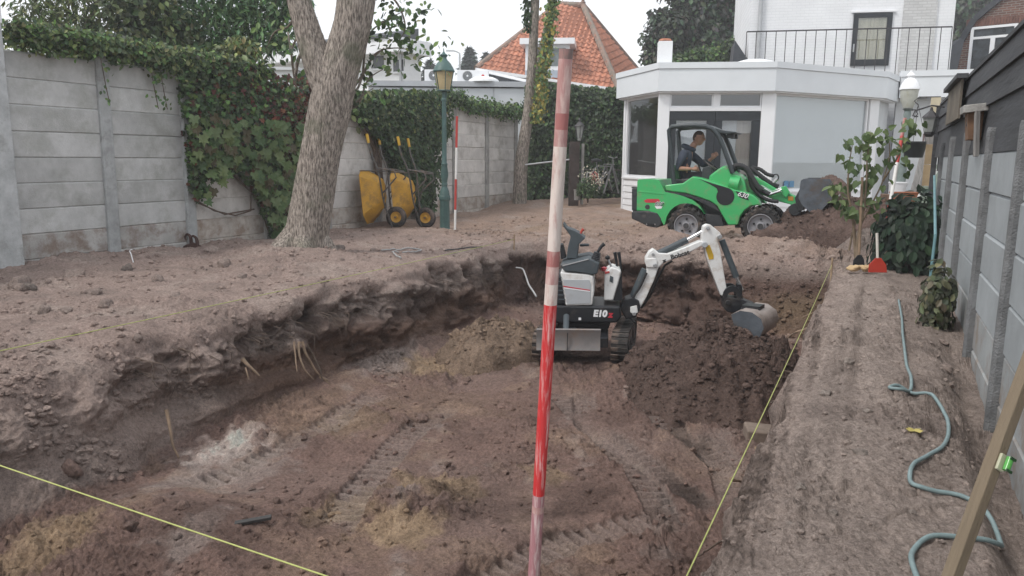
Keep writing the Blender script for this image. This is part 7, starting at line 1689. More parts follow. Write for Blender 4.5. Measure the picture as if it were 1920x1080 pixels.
tag(MB().tube(P, 0.0095, 10).build('garden_hose', HOSEM, smooth=60), 'grey green garden hose snaking over the soil strip by the right fence', 'hose')
# leaning batten in the near right corner with a little green vial block on it
BAT = M('weathered_batten', (0.20, 0.155, 0.105), 0.8, 0.2, 3, 0.3, 60, stretch=(8, 8, 0.6), dirt=(0.13, 0.105, 0.075), dirt_amt=0.45)
ba, bb = atD(1934, 670, 1.78), atD(1786, 1076, 1.58); dv = (bb - ba).normalized(); bb = ba + dv * ((-0.1 - ba.z) / dv.z)
t = thing('wooden_batten', 'wooden batten leaning in the near right corner with a small green level vial', 'batten', bb)
Lb = (ba - bb).length + 0.5; xb = (ba - bb).normalized()
mb_ = Matrix(((1, 0, 0, 0), (0, 1, 0, 0), (0, 0, 1, 0), (0, 0, 0, 1)))
zax = xb; xax = CR - zax * CR.dot(zax); xax.normalize(); yax = zax.cross(xax); mb_ = Matrix((xax, yax, zax)).transposed().to_4x4() @ Matrix.Rotation(R(18), 4, 'Z')
o = MB().box((0, 0, Lb / 2), (0.026, 0.032, Lb)).build('batten', BAT, t, bevel=0.003); o.matrix_local = mb_
lv = (atD(1866, 866, 1.68) - bb).dot(xb)
o = MB().box((0.002, -0.019, lv), (0.020, 0.008, 0.040)).build('level_block', M('cream_plastic', (0.42, 0.42, 0.30), 0.4, 0.05, 9), t, bevel=0.002); o.matrix_local = mb_
o = MB().cyl((0.006, -0.033, lv - 0.016), (0.006, -0.033, lv + 0.016), 0.008, 0.008, 12).build('vial', M('green_vial', (0.09, 0.34, 0.07), 0.2, 0.1, 20), t); o.matrix_local = mb_
for dz_ in (-0.017, 0.013): o = MB().box((0.006, -0.041, lv + dz_), (0.016, 0.004, 0.006)).build('vial_mark', M('vial_dark', (0.02, 0.06, 0.02), 0.4, 0.1, 9), t); o.matrix_local = mb_

# ------------------------------------------------------------------ green lamp post
LPG = M('lamp_green', (0.065, 0.125, 0.118), 0.5, 0.2, 6, 0.15, 40, dirt=(0.10, 0.15, 0.13), dirt_amt=0.25, dscale=5)
AMB = M('amber_glass', (0.52, 0.42, 0.24), 0.35, 0.18, 2.5, dirt=(0.26, 0.19, 0.09), dirt_amt=0.3)
lb = atZ(834, 430, 0.0); dl = (lb - EYE).dot(HEAD); lb.z = 0.0
def lz(py): return atD(834, py, dl).z
lamp = thing('lamp_post', 'tall green cast iron lamp post with an amber lantern beside the wheelbarrows', 'lamp post', lb)
m1 = dl / FPX
MB().lathe([(0.108, -0.1), (0.108, 0.02), (0.098, 0.03), (0.095, lz(378)), (0.10, lz(376)), (0.112, lz(374)), (0.112, lz(368)), (0.10, lz(366))], 8, a0=R(22.5)).build('pedestal', LPG, lamp, smooth=20, bevel=0.005)
MB().lathe([(0.10, lz(366) + 0.001), (0.085, lz(358)), (0.06, lz(352)), (0.052, lz(349)), (0.062, lz(346)), (0.052, lz(343)), (0.058, lz(338)), (0.074, lz(330)), (0.070, lz(322)), (0.055, lz(312)), (0.060, lz(309)), (0.062, lz(307)), (0.048, lz(305)), (0.046, lz(280)), (0.042, lz(200)), (0.040, lz(190)), (0.052, lz(189)), (0.052, lz(186)), (0.036, lz(184)), (0.034, lz(170))], 20).build('post', LPG, lamp)
for a in (0, 90): MB().bar((0.05 * math.cos(R(a)), 0.05 * math.sin(R(a)), lz(184)), (0.05 * math.cos(R(a)), 0.05 * math.sin(R(a)), lz(170)), 0.012, 0.012).build('fork', LPG, lamp)
gl = MB().lathe([(0.125, lz(169)), (0.188, lz(135))], 6, a0=R(10)).build('lantern_glass', AMB, lamp, smooth=0)
for k in range(6):
    a = R(10 + 60 * k); MB().bar((0.127 * math.cos(a), 0.127 * math.sin(a), lz(169)), (0.190 * math.cos(a), 0.190 * math.sin(a), lz(135)), 0.014, 0.014).build('lantern_bar', LPG, lamp)
MB().lathe([(0.13, lz(171)), (0.14, lz(170)), (0.13, lz(168.5))], 6, a0=R(10)).build('lantern_base', LPG, lamp, smooth=0)
MB().lathe([(0.20, lz(135)), (0.205, lz(133)), (0.19, lz(130)), (0.17, lz(126)), (0.13, lz(119)), (0.085, lz(114)), (0.06, lz(111)), (0.05, lz(108)), (0.07, lz(105)), (0.075, lz(103)), (0.05, lz(101.5)), (0.03, lz(100)), (0.022, lz(98)), (0.010, lz(96)), (0.008, lz(91))], 24).build('lantern_hood', LPG, lamp)

# ------------------------------------------------------------------ yellow wheelbarrows standing on their noses
YEL = M('barrow_yellow', (0.58, 0.31, 0.035), 0.55, 0.14, 3.5, dirt=(0.26, 0.15, 0.05), dirt_amt=0.38, dscale=5)
BFR = M('barrow_frame', (0.12, 0.115, 0.11), 0.6, 0.3, 8, metal=0.4, dirt=(0.19, 0.13, 0.09), dirt_amt=0.45, dscale=10)
BGR = M('yellow_grip', (0.60, 0.36, 0.04), 0.6, 0.15, 10)
def barrow(label, ox, oy, yaw, tilt=4):
    root = thing('wheelbarrow', label, 'wheelbarrow', (ox, oy, gz(ox, oy)), 0, 'yellow wheelbarrows')
    # local: x forward to the wheel, z up from the tray floor; turned so that x points down and the tray opens to the fence
    xw = Vector((0.10, 0.0, -1.0)).normalized(); zw = Vector((math.cos(yaw), math.sin(yaw), 0)); zw = (zw - xw * zw.dot(xw)).normalized(); yw = zw.cross(xw)
    m3 = Matrix((xw, yw, zw)).transposed().to_4x4(); m4 = Matrix.Translation((0, 0, 0.60)) @ m3 @ Matrix.Scale(1.08, 4)
    def put(o): o.matrix_local = m4; return o
    # tray: rounded tub
    def ringp(L0, L1, wd, z, cut=0.10): return [(L0 + cut, -wd, z), (L1 - cut * 1.6, -wd, z), (L1, -wd + cut * 1.6, z), (L1, wd - cut * 1.6, z), (L1 - cut * 1.6, wd, z), (L0 + cut, wd, z), (L0, wd - cut, z), (L0, -wd + cut, z)]
    rings = [ringp(-0.30, 0.20, 0.16, 0.0), ringp(-0.40, 0.36, 0.25, 0.16), ringp(-0.47, 0.46, 0.31, 0.30), ringp(-0.49, 0.48, 0.33, 0.305), ringp(-0.46, 0.45, 0.30, 0.295), ringp(-0.39, 0.35, 0.24, 0.165), ringp(-0.29, 0.19, 0.15, 0.012)]
    vs = [v for r_ in rings for v in r_]; fs = [(i * 8 + j, i * 8 + (j + 1) % 8, (i + 1) * 8 + (j + 1) % 8, (i + 1) * 8 + j) for i in range(6) for j in range(8)] + [tuple(range(8)), tuple(6 * 8 + j for j in range(7, -1, -1))]
    put(MB().add(vs, fs).build('tray', YEL, root, bevel=0.045, seg=4, smooth=80))
    for s_ in (-1, 1):
        put(MB().tube(spline([Vector(p) for p in [(-1.02, s_ * 0.30, 0.08), (-0.78, s_ * 0.29, 0.06), (-0.45, s_ * 0.25, -0.03), (0.1, s_ * 0.17, -0.05), (0.44, s_ * 0.08, -0.10), (0.56, s_ * 0.08, -0.13)]], 6), 0.017, 8).build('handle_tube', BFR, root, smooth=60))
        put(MB().tube([(-1.10, s_ * 0.30, 0.09), (-1.06, s_ * 0.30, 0.085), (-0.94, s_ * 0.30, 0.073)], [0.024, 0.027, 0.024], 10).build('grip', BGR, root, smooth=60))
        put(MB().tube([(-0.50, s_ * 0.25, -0.02), (-0.42, s_ * 0.27, -0.33), (-0.30, s_ * 0.27, -0.36), (-0.05, s_ * 0.2, -0.06)], 0.014, 8).build('leg', BFR, root, smooth=60))
        put(MB().tube([(-0.36, s_ * 0.26, -0.20), (0.12, s_ * 0.17, -0.05)], 0.010, 6).build('brace', BFR, root))
        put(MB().tube([(-0.45, s_ * 0.27, -0.02), (-0.47, s_ * 0.31, 0.29)], 0.009, 6).build('tray_stay', BFR, root))
    put(MB().tube([(-0.40, -0.27, -0.345), (-0.40, 0.27, -0.345)], 0.013, 8).build('crossbar', BFR, root))
    put(MB().tube([(0.56, -0.08, -0.13), (0.72, -0.10, -0.08), (0.74, 0, -0.05), (0.72, 0.10, -0.08), (0.56, 0.08, -0.13)], 0.012, 8).build('nose_guard', BFR, root))
    wc = (0.40, 0, -0.20)
    w_ = bpy.data.objects.new('wheel', None); link(w_, root); w_.matrix_local = m4 @ Matrix.Translation(wc)
    n = 32; b = MB(); b.tube([(0.142 * math.cos(2 * math.pi * k / n), 0, 0.142 * math.sin(2 * math.pi * k / n)) for k in range(n)], 0.052, 10, closed=True); b.build('tyre', RUB, w_, smooth=60)
    MB().lathe([(0.0001, -0.028), (0.03, -0.03), (0.045, -0.012), (0.085, -0.016), (0.10, -0.028), (0.10, 0.028), (0.085, 0.016), (0.045, 0.012), (0.03, 0.03), (0.0001, 0.028)], 24, (0, 0, 0), 'y', cap=False).build('rim', YEL, w_)
    MB().cyl((0, -0.09, 0), (0, 0.09, 0), 0.014, 0.014, 8).build('axle', BFR, w_)
    return root
wb1, wb2 = atZ(722, 426, 0), atZ(777, 424, 0)
barrow('yellow wheelbarrow on end nearer the big tree, its tray against the fence', wb1.x - 0.02, wb1.y, R(196)); barrow('yellow wheelbarrow on end nearer the green lamp post, partly behind the other', wb2.x - 0.05, wb2.y + 0.05, R(196))

# ------------------------------------------------------------------ young tree, shrubs and tools by the right fence
SAPW = M('young_stem', (0.25, 0.19, 0.13), 0.85, 0.2, 12)
sb_ = atZ(1606, 492, 0.10); ds = (sb_ - EYE).dot(HEAD)
sap = thing('young_tree', 'young tree with large pale green heart shaped leaves before the wide window', 'tree', sb_)
def sp(x, y, d=0.0): return atD(x, y, ds + d) - sb_
stems = [[(1606, 500), (1610, 440), (1618, 400), (1624, 350), (1626, 300), (1632, 250)], [(1606, 500), (1602, 440), (1598, 400), (1590, 360), (1592, 310), (1600, 262)], [(1614, 420), (1636, 380), (1655, 340), (1668, 290), (1664, 250)], [(1592, 470), (1600, 430), (1612, 395), (1628, 330), (1618, 280)], [(1600, 410), (1584, 385), (1572, 370), (1566, 350)], [(1655, 340), (1680, 300), (1700, 262), (1712, 238)]]
V, F = join([np_tube([sp(a, c, 0.05 * i - 0.1) for a, c in st], np.linspace(0.024 if i < 2 else 0.013, 0.004, len(st)), 8, 5) for i, st in enumerate(stems)]); np_mesh('trunk', V, F, SAPW, sap)
rs = np.random.RandomState(55); tv, tf = T_HEART; lm = []
for qn, c in enumerate([(0.105, 0.155, 0.055), (0.080, 0.125, 0.045), (0.135, 0.185, 0.070), (0.065, 0.105, 0.040), (0.20, 0.24, 0.09)]):
    o = np_mesh('leaf', tv + np.array([(0, 0, 0.03 * math.sin(i * 1.7 + qn)) for i in range(len(tv))]), np.array(tf), LEAF, smooth=False, col=np.tile(c, (len(tv), 1)) * (1 + 0.12 * np.sin(np.arange(len(tv)) * 2)[:, None])); lm.append(o.data); bpy.data.objects.remove(o)
spots = []
for st in stems:
    for (a, c), (a2, c2) in zip(st[1:-1], st[2:]):
        for k in range(7): f_ = rs.uniform(); spots.append((a + (a2 - a) * f_ + rs.normal() * 9, c + (c2 - c) * f_ + rs.normal() * 8, rs.normal() * 0.12))
    for k in range(7): spots.append((st[-1][0] + rs.normal() * 9, st[-1][1] + rs.normal() * 8, rs.normal() * 0.12))
for (x, y) in ((1575, 372), (1568, 378), (1590, 392), (1600, 398), (1640, 385), (1650, 395), (1585, 300), (1580, 290), (1610, 270), (1705, 245), (1700, 300), (1690, 315), (1660, 300), (1645, 315), (1603, 330), (1577, 345)):
    for k in range(2): spots.append((x + rs.normal() * 5, y + rs.normal() * 5, rs.normal() * 0.1))
for (x, y, dd_) in spots:
    if y > 412: continue
    nrm = Vector((0.25, -0.75, 0.55)) + Vector(rs.normal(size=3)) * 0.45; nrm.normalize(); tpv = Vector((0, 0, -1)) + Vector(rs.normal(size=3)) * 0.4; tpv = (tpv - nrm * tpv.dot(nrm)).normalized()
    sxv = tpv.cross(nrm); sz = rs.uniform(0.07, 0.13); inst('leaf', lm[rs.choice(5, p=[0.3, 0.28, 0.2, 0.16, 0.06])], Matrix.Translation(sp(x, y, dd_)) @ (Matrix((sxv, tpv, nrm)).transposed() * sz).to_4x4(), sap)

def shrub(name, label, cx, cy, z0, rad, hgt, n, size, pal, seed, tmpl=T_OVAL, core=True):
    rs = np.random.RandomState(seed); root = thing(name, label, 'shrub', (cx, cy, z0))
    d = unit(rs.normal(size=(n, 3))); d[:, 2] = np.abs(d[:, 2]) * 1.0; rr = rs.uniform(0.55, 1.05, n) * (1 + 0.2 * perlin(d[:, 0] * 2 + seed, d[:, 1] * 2, d[:, 2] * 2))
    P = d * rr[:, None] * np.array((rad[0], rad[1], hgt * 0.55)); P[:, 2] = np.abs(P[:, 2]) + rs.uniform(0, hgt * 0.45, n)
    leaves('foliage', P, d + np.array((0, -0.3, 0.3)), rs.uniform(size[0], size[1], n), pick_cols(rs, n, pal), root, seed, jit=0.5, tmpl=tmpl)
    V, F = join([np_tube([(0, 0, -0.1), (d[k, 0] * rad[0] * 0.3, d[k, 1] * rad[1] * 0.3, hgt * 0.4), tuple(P[k])], [0.018, 0.012, 0.004], 6, 4) for k in range(14)]); np_mesh('stems', V, F, WOOD, root)['kind'] = 'stuff'
    return root
sc = atZ(1706, 512, 0.02)
shrub('evergreen_shrub', 'dark glossy evergreen shrub against the right fence', sc.x - 0.02, sc.y + 0.42, 0.0, (0.46, 0.45), 1.05, 1500, (0.10, 0.17), [(0.022, 0.045, 0.026), (0.030, 0.060, 0.034), (0.018, 0.034, 0.022), (0.045, 0.075, 0.045)], 61)
sc2 = atX(1762, 560, 0.52)
shrub('small_shrub', 'small sparse variegated shrub at the foot of the right fence posts', 0.50, sc2.y, 0.0, (0.13, 0.24), 0.62, 620, (0.05, 0.09), [(0.09, 0.10, 0.05), (0.06, 0.07, 0.04), (0.15, 0.15, 0.09), (0.05, 0.055, 0.03)], 62)
# tools at the shrub's foot
REDP = M('red_plastic_scoop', (0.48, 0.045, 0.025), 0.45, 0.1, 5, dirt=(0.25, 0.10, 0.07), dirt_amt=0.25)
def flat_shovel(label, name, px, py, z, w_, l_, mat, hand, rz, tilt, cat):
    p = atZ(px, py, z); t = thing(name, label, cat, p, rz)
    b = MB(); prof = [(-w_ / 2, 0.0), (w_ / 2, 0.0), (w_ * 0.46, l_ * 0.55), (w_ * 0.16, l_), (-w_ * 0.16, l_), (-w_ * 0.46, l_ * 0.55)]
    vs = [(x, -0.04 * (1 - abs(x) / w_ * 2) ** 2, z_) for x, z_ in prof] + [(x, -0.04 * (1 - abs(x) / w_ * 2) ** 2 - 0.012, z_) for x, z_ in prof]; k = 6
    b.add(vs, [tuple(range(k)), tuple(range(2 * k - 1, k - 1, -1))] + [(i, k + i, k + (i + 1) % k, (i + 1) % k) for i in range(k)])
    o = b.build('shovel_blade', mat, t, bevel=0.004); o.rotation_euler = (R(tilt), 0, 0)
    if hand:
        o2 = MB().tube([(0, -0.01, l_ * 0.9), (0, 0.0, l_ + hand)], 0.016, 10).build('handle', hand_m, t); o2.rotation_euler = (R(tilt), 0, 0)
hand_m = M('pale_handle', (0.55, 0.52, 0.47), 0.6, 0.1, 9)
flat_shovel('red plastic snow shovel with a pale handle leaning on the dark shrub', 'red_shovel', 1645, 511, 0.06, 0.22, 0.17, REDP, 0.30, R(25), -12, 'shovel')
hand_m = M('ash_handle', (0.30, 0.21, 0.14), 0.7, 0.2, 9)
flat_shovel('rusty dark spade stuck in the soil at the foot of the young tree', 'spade', 1609, 499, 0.08, 0.15, 0.14, LDARK, 0.95, R(30), -4, 'spade')
gp_ = atZ(1613, 508, 0.06); t = thing('work_gloves', 'crumpled cream work gloves lying in front of the young tree', 'gloves', gp_)
GLV = M('cream_cloth', (0.58, 0.42, 0.24), 0.9, 0.2, 9, 0.4, 40)
for k, (dx, dy, a) in enumerate(((-0.06, 0, 0.3), (0.06, 0.03, 1.2))):
    v, f = lump_mesh(70.5 + k, 3); v = v * np.array((0.085, 0.06, 0.05)); v = v * (1 + 0.25 * perlin(v[:, 0] * 30, v[:, 1] * 30, v[:, 2] * 30))[:, None]
    o = np_mesh('glove', v, f, GLV, t); o.location = (dx, dy, 0.03); o.rotation_euler = (0, 0, a)
    fb = MB()
    for q_ in range(4): fb.tube([(0.05, -0.035 + 0.023 * q_, 0.03), (0.10, -0.045 + 0.03 * q_, 0.035), (0.125, -0.05 + 0.032 * q_, 0.02)], [0.014, 0.013, 0.009], 8)
    o = fb.build('glove_fingers', GLV, t, smooth=60); o.location = (dx, dy, 0.02); o.rotation_euler = (0, 0, a)
p0 = atX(1744, 515, 0.48); TEAL = M('teal_tube', (0.16, 0.30, 0.33), 0.5, 0.1, 9)
t = MB().tube([(p0.x, p0.y, gz(p0.x, p0.y) - 0.05), (p0.x + 0.01, p0.y, 0.7), tuple(atX(1752, 330, 0.56))], 0.013, 8).build('hose_riser', TEAL); tag(t, 'thin blue green hose rising beside the dark shrub along the fence', 'hose')

# ------------------------------------------------------------------ clutter by the end of the right fence
def board(label, a, c, w_, th, mat, name='leaning_plank', up=(0, 0, 1)):
    o = MB().bar(a, c, w_, th, up=up).build(name, mat, bevel=0.003); return tag(o, label, 'plank', 'planks leaning by the right fence end')
GPL = M('grey_plank', (0.26, 0.25, 0.24), 0.85, 0.25, 4, stretch=(6, 6, 0.8)); BPL = M('brown_plank', (0.16, 0.10, 0.07), 0.85, 0.3, 4, stretch=(6, 6, 0.8)); GNP = M('greenish_plank', (0.27, 0.33, 0.27), 0.85, 0.25, 3); PPL = M('purple_brown_board', (0.13, 0.09, 0.09), 0.8, 0.2, 4); TAN = M('tan_board', (0.40, 0.30, 0.18), 0.8, 0.2, 4, rnd=0.2); WPL = M('white_batten', (0.60, 0.60, 0.57), 0.7, 0.1, 5)
def ground_of(px, py, d): q_ = atD(px, py, d); return q_
board('weathered grey plank leaning furthest left in the plank stack', atD(1698, 412, 12.6), atD(1742, 250, 13.0), 0.09, 0.03, GPL, up=HEAD)
board('second grey plank standing close behind the leaning one', atD(1708, 412, 12.8), atD(1748, 268, 13.3), 0.07, 0.03, GPL, up=HEAD)
board('purple brown rounded board standing in the plank stack', atD(1727, 405, 12.9), atD(1738, 252, 13.4), 0.13, 0.03, PPL, up=HEAD)
board('pale white batten leaning across the plank stack to the left', atD(1714, 385, 12.2), atD(1756, 318, 12.4), 0.06, 0.035, WPL, up=HEAD)
board('dark brown board standing next to the green board', atD(1741, 410, 12.4), atD(1744, 348, 12.6), 0.10, 0.03, BPL, up=HEAD)
board('pale greenish board standing at the fence end', atD(1752, 420, 12.6), atD(1762, 310, 12.9), 0.20, 0.03, GNP, up=HEAD)
# pieced tan boards closing the end of the boarded wall
t = thing('patched_panel', 'panel pieced from tan and cream boards at the end of the dark wall', 'panel', (0.60, 13.15, 0))
for k, (za, zb, c) in enumerate(((0.2, 1.0, GNP), (1.005, 1.32, TAN), (1.325, 1.62, TAN), (1.625, 1.95, GPL), (1.955, 2.3, M('cream_board', (0.50, 0.44, 0.32), 0.8, 0.15, 4)))):
    MB().box((0.03 + 0.004 * k, 0, (za + zb) / 2), (0.13, 0.035, zb - za)).build('board', c, t, bevel=0.003)
wq = atX(1788, 198, 0.655); t = thing('plywood_panel', 'weathered plywood sheet with a dark cap on the end of the board wall', 'panel', (0.655, wq.y, 0))
MB().box((0, 0, 1.98), (0.02, 1.7, 0.38)).build('sheet', M('old_plywood', (0.17, 0.145, 0.115), 0.85, 0.3, 2.5, dirt=(0.10, 0.085, 0.065), dirt_amt=0.4), t)
MB().box((-0.01, 0, 2.195), (0.10, 1.85, 0.045)).build('cap', BOARD, t)
# bird box
bq = atX(1826, 232, 0.64); t = thing('bird_box', 'small wooden bird box with a grey slab roof on the dark boards', 'bird box', (0.69, bq.y, bq.z))
MB().prism([(-0.09, -0.13), (0.0, -0.13), (0.0, 0.10), (-0.11, 0.08)], -0.12, 0.12, 'xz').build('box', M('bird_box_wood', (0.17, 0.095, 0.055), 0.85, 0.3, 5), t, bevel=0.004)
MB().box((-0.06, 0, 0.115), (0.17, 0.34, 0.06), (0, R(-6), 0)).build('roof', M('grey_slab', (0.36, 0.35, 0.33), 0.9, 0.2, 9, 0.4, 60), t, bevel=0.006)
MB().lathe([(0.022, -0.001), (0.022, 0.004)], 14, (-0.103, 0, 0.0), 'x').build('hole', DECK, t)
MB().bar((-0.05, -0.16, 0.09), (-0.03, -0.20, -0.26), 0.03, 0.03).build('side_batten', GPL, t)
# wall lantern on an iron bracket and black hanging pot
wl_ = atX(1744, 232, 0.50); t = thing('wall_lantern', 'small dark lantern hanging from an iron scroll bracket at the fence end', 'lantern', (0.66, wl_.y, wl_.z))
MB().tube([(-0.02, 0, 0.20), (-0.16, 0, 0.22), (-0.34, 0, 0.16), (-0.36, 0, 0.10), (-0.30, 0, 0.09)], 0.010, 6).build('bracket', IRON, t)
MB().tube([(-0.02, 0, -0.08), (-0.10, 0, -0.12), (-0.12, 0, -0.04), (-0.06, 0, -0.02)], 0.009, 6).build('scroll', IRON, t)
LGL = M('lantern_glass_grey', (0.30, 0.31, 0.30), 0.15, 0.15, 6)
MB().lathe([(0.055, -0.10), (0.085, 0.07)], 6, (-0.16, 0, 0)).build('glass', LGL, t, smooth=0)
MB().lathe([(0.10, 0.07), (0.09, 0.09), (0.05, 0.13), (0.02, 0.16), (0.012, 0.20)], 6, (-0.16, 0, 0)).build('hood', IRON, t, smooth=0)
MB().lathe([(0.035, -0.16), (0.06, -0.13), (0.06, -0.10)], 10, (-0.16, 0, 0)).build('base', IRON, t)
hb = atD(1714, 280, 12.2); t = thing('hanging_pot', 'round black plastic pot hanging on wires by the fence end', 'pot', hb)
MB().lathe([(0.02, -0.13), (0.13, -0.13), (0.175, 0.09), (0.185, 0.10), (0.185, 0.12), (0.165, 0.12), (0.12, -0.11), (0.001, -0.11)], 28, cap=False).build('pot', M('black_pot', (0.022, 0.027, 0.030), 0.5, 0.15, 6), t)
for a in (20, 140, 260): MB().tube([(0.17 * math.cos(R(a)), 0.17 * math.sin(R(a)), 0.11), (0, 0, 0.68)], 0.004, 5).build('wire', IRON, t)
MB().tube([(0, 0, 0.68), (-0.06, 0, 0.74), (0.0, 0, 0.80), (0.30, 0.05, 0.80)], 0.009, 6).build('hook', IRON, t)
# white lantern post
wp = atD(1684, 400, 13.6); wp.z = 0.05; t = thing('white_lantern_post', 'old lamp post with a white hooded glass lantern near the house wall', 'lamp post', wp)
def wz(py): return atD(1684, py, 13.6).z - wp.z
MB().lathe([(0.10, -0.1), (0.09, 0.1), (0.075, 0.9), (0.065, wz(235)), (0.09, wz(232)), (0.09, wz(228)), (0.045, wz(224)), (0.06, wz(216)), (0.05, wz(208)), (0.09, wz(204))], 16).build('post', M('greyed_green', (0.22, 0.27, 0.26), 0.6, 0.2, 6), t)
FRG = M('frosted_glass', (0.50, 0.51, 0.46), 0.25, 0.15, 6, dirt=(0.40, 0.38, 0.26), dirt_amt=0.3, dscale=9)
MB().lathe([(0.075, wz(203)), (0.13, wz(188)), (0.148, wz(168))], 20).build('lantern_glass', FRG, t)
MB().lathe([(0.165, wz(168)), (0.16, wz(164)), (0.13, wz(156)), (0.09, wz(149)), (0.05, wz(146)), (0.07, wz(142)), (0.05, wz(138)), (0.02, wz(135)), (0.015, wz(131))], 20).build('lantern_hood', TRIMW, t)
MB().tube([(0, 0, wz(207)), (0.12, 0, wz(206)), (0.16, 0, wz(214)), (0.12, 0, wz(220))], 0.010, 6).build('scroll', IRON, t)
# trough on a dark stand, white bucket
tq = atD(1694, 372, 11.9); t = thing('planter_trough', 'terracotta coloured plastic trough on a dark crate', 'planter', (tq.x, tq.y, tq.z), YAW)
TER = M('terracotta_plastic', (0.40, 0.155, 0.085), 0.6, 0.12, 6)
b = MB(); vs = []
for (hx, hy, z_) in ((0.15, 0.07, -0.05), (0.18, 0.09, 0.08), (0.19, 0.10, 0.085), (0.19, 0.10, 0.10), (0.165, 0.075, 0.10), (0.14, 0.06, -0.03)): vs += [(-hx, -hy, z_), (hx, -hy, z_), (hx, hy, z_), (-hx, hy, z_)]
b.add(vs, [(i * 4 + j, i * 4 + (j + 1) % 4, (i + 1) * 4 + (j + 1) % 4, (i + 1) * 4 + j) for i in range(5) for j in range(4)] + [(3, 2, 1, 0), (20, 21, 22, 23)]); b.build('trough', TER, t, bevel=0.004)
hgt_ = tq.z - 0.05
MB().box((0, 0.02, -0.05 - hgt_ / 2), (0.36, 0.22, max(0.1, hgt_ - 0.02))).build('stand', BPL, t, bevel=0.01)
for k in range(4): MB().box((0, -0.10, -0.12 - 0.13 * k), (0.37, 0.015, 0.09)).build('stand_slat', BPL, t)
bq = atD(1683, 352, 12.9); t = thing('white_bucket', 'white plastic bucket on a stack behind the trough', 'bucket', (bq.x, bq.y, bq.z))
MB().lathe([(0.001, -0.09), (0.115, -0.09), (0.14, 0.07), (0.15, 0.075), (0.15, 0.095), (0.13, 0.095), (0.105, -0.07), (0.001, -0.07)], 24, cap=False).build('bucket', TRIMW, t)
MB().tube([(0.15 * math.cos(R(a)), -0.03, 0.07 + 0.0 - 0.09 * math.sin(R(a))) for a in range(0, 181, 15)], 0.004, 5).build('bucket_handle', ALU, t)
MB().box((0, 0.0, -0.09 - (bq.z - 0.1) / 2 - 0.02), (0.5, 0.3, max(0.1, bq.z - 0.1))).build('crate_stack', BPL, t, bevel=0.01)

# ------------------------------------------------------------------ small things on the left bank
RUST = M('rusty_iron', (0.075, 0.038, 0.030), 0.85, 0.3, 12, 0.4, 60)
rq = atZ(362, 458, 0.06); t = thing('rusty_hooks', 'pair of curled rusty iron hooks lying at the foot of the left fence', 'iron hooks', (rq.x, rq.y, gz(rq.x, rq.y)))
for k, (dx, h_, s_) in enumerate(((-0.07, 0.17, 1), (0.05, 0.15, 1.1))):
    pts = spline([Vector((dx + 0.02, 0, -0.02)), Vector((dx + 0.035 * s_, 0.0, 0.07)), Vector((dx + 0.02, 0, h_)), Vector((dx - 0.045 * s_, 0, h_ + 0.03)), Vector((dx - 0.085 * s_, 0, h_ - 0.02)), Vector((dx - 0.065 * s_, 0.0, h_ - 0.06))], 6)
    MB().tube(pts, [0.032 - 0.0008 * i for i in range(len(pts))], 8).build('hook', RUST, t, smooth=60)
MB().tube([(-0.16, -0.02, 0.0), (0.0, 0.0, 0.04), (0.14, 0.02, 0.01)], [0.03, 0.05, 0.03], 8).build('root_block', RUST, t, smooth=60)
CAB = M('grey_cable', (0.36, 0.36, 0.36), 0.5, 0.1, 9)
def cable(label, pts, r_, z=0.03, mat=None, name='cable', cat='cable', group=None):
    P = spline([atZ(a, c, z) for a, c in pts], 6); zz = full_h(np.array([p.x for p in P]), np.array([p.y for p in P]))
    P = [Vector((p.x, p.y, max(float(z_), -0.3) + r_ + 0.01)) for p, z_ in zip(P, zz)]
    o = MB().tube(P, r_, 7).build(name, mat or CAB, smooth=60); return tag(o, label, cat, group)
cable('grey cable loop on the bank between the big tree and the pit corner', [(715, 468), (735, 466), (760, 464), (790, 463), (770, 470), (742, 476), (736, 470), (741, 482), (752, 488)], 0.011)
cable('pair of pale cables bending down into the pit behind the red and white pole', [(968, 464), (980, 466), (986, 476), (992, 490), (1000, 500), (1006, 508)], 0.012)
cable('dark cable lying along the back edge of the pit', [(835, 462), (870, 458), (905, 458)], 0.010, mat=LDARK)
hk = atZ(250, 492, 0.05); o = MB().tube(spline([Vector((hk.x, hk.y, hk.z + 0.0)), Vector((hk.x - 0.03, hk.y, hk.z + 0.10)), Vector((hk.x - 0.05, hk.y, hk.z + 0.14)), Vector((hk.x - 0.01, hk.y, hk.z + 0.16))], 5), 0.006, 7).build('white_hook', TRIMW, smooth=60); tag(o, 'small white plastic hook sticking out of the left bank', 'hook')
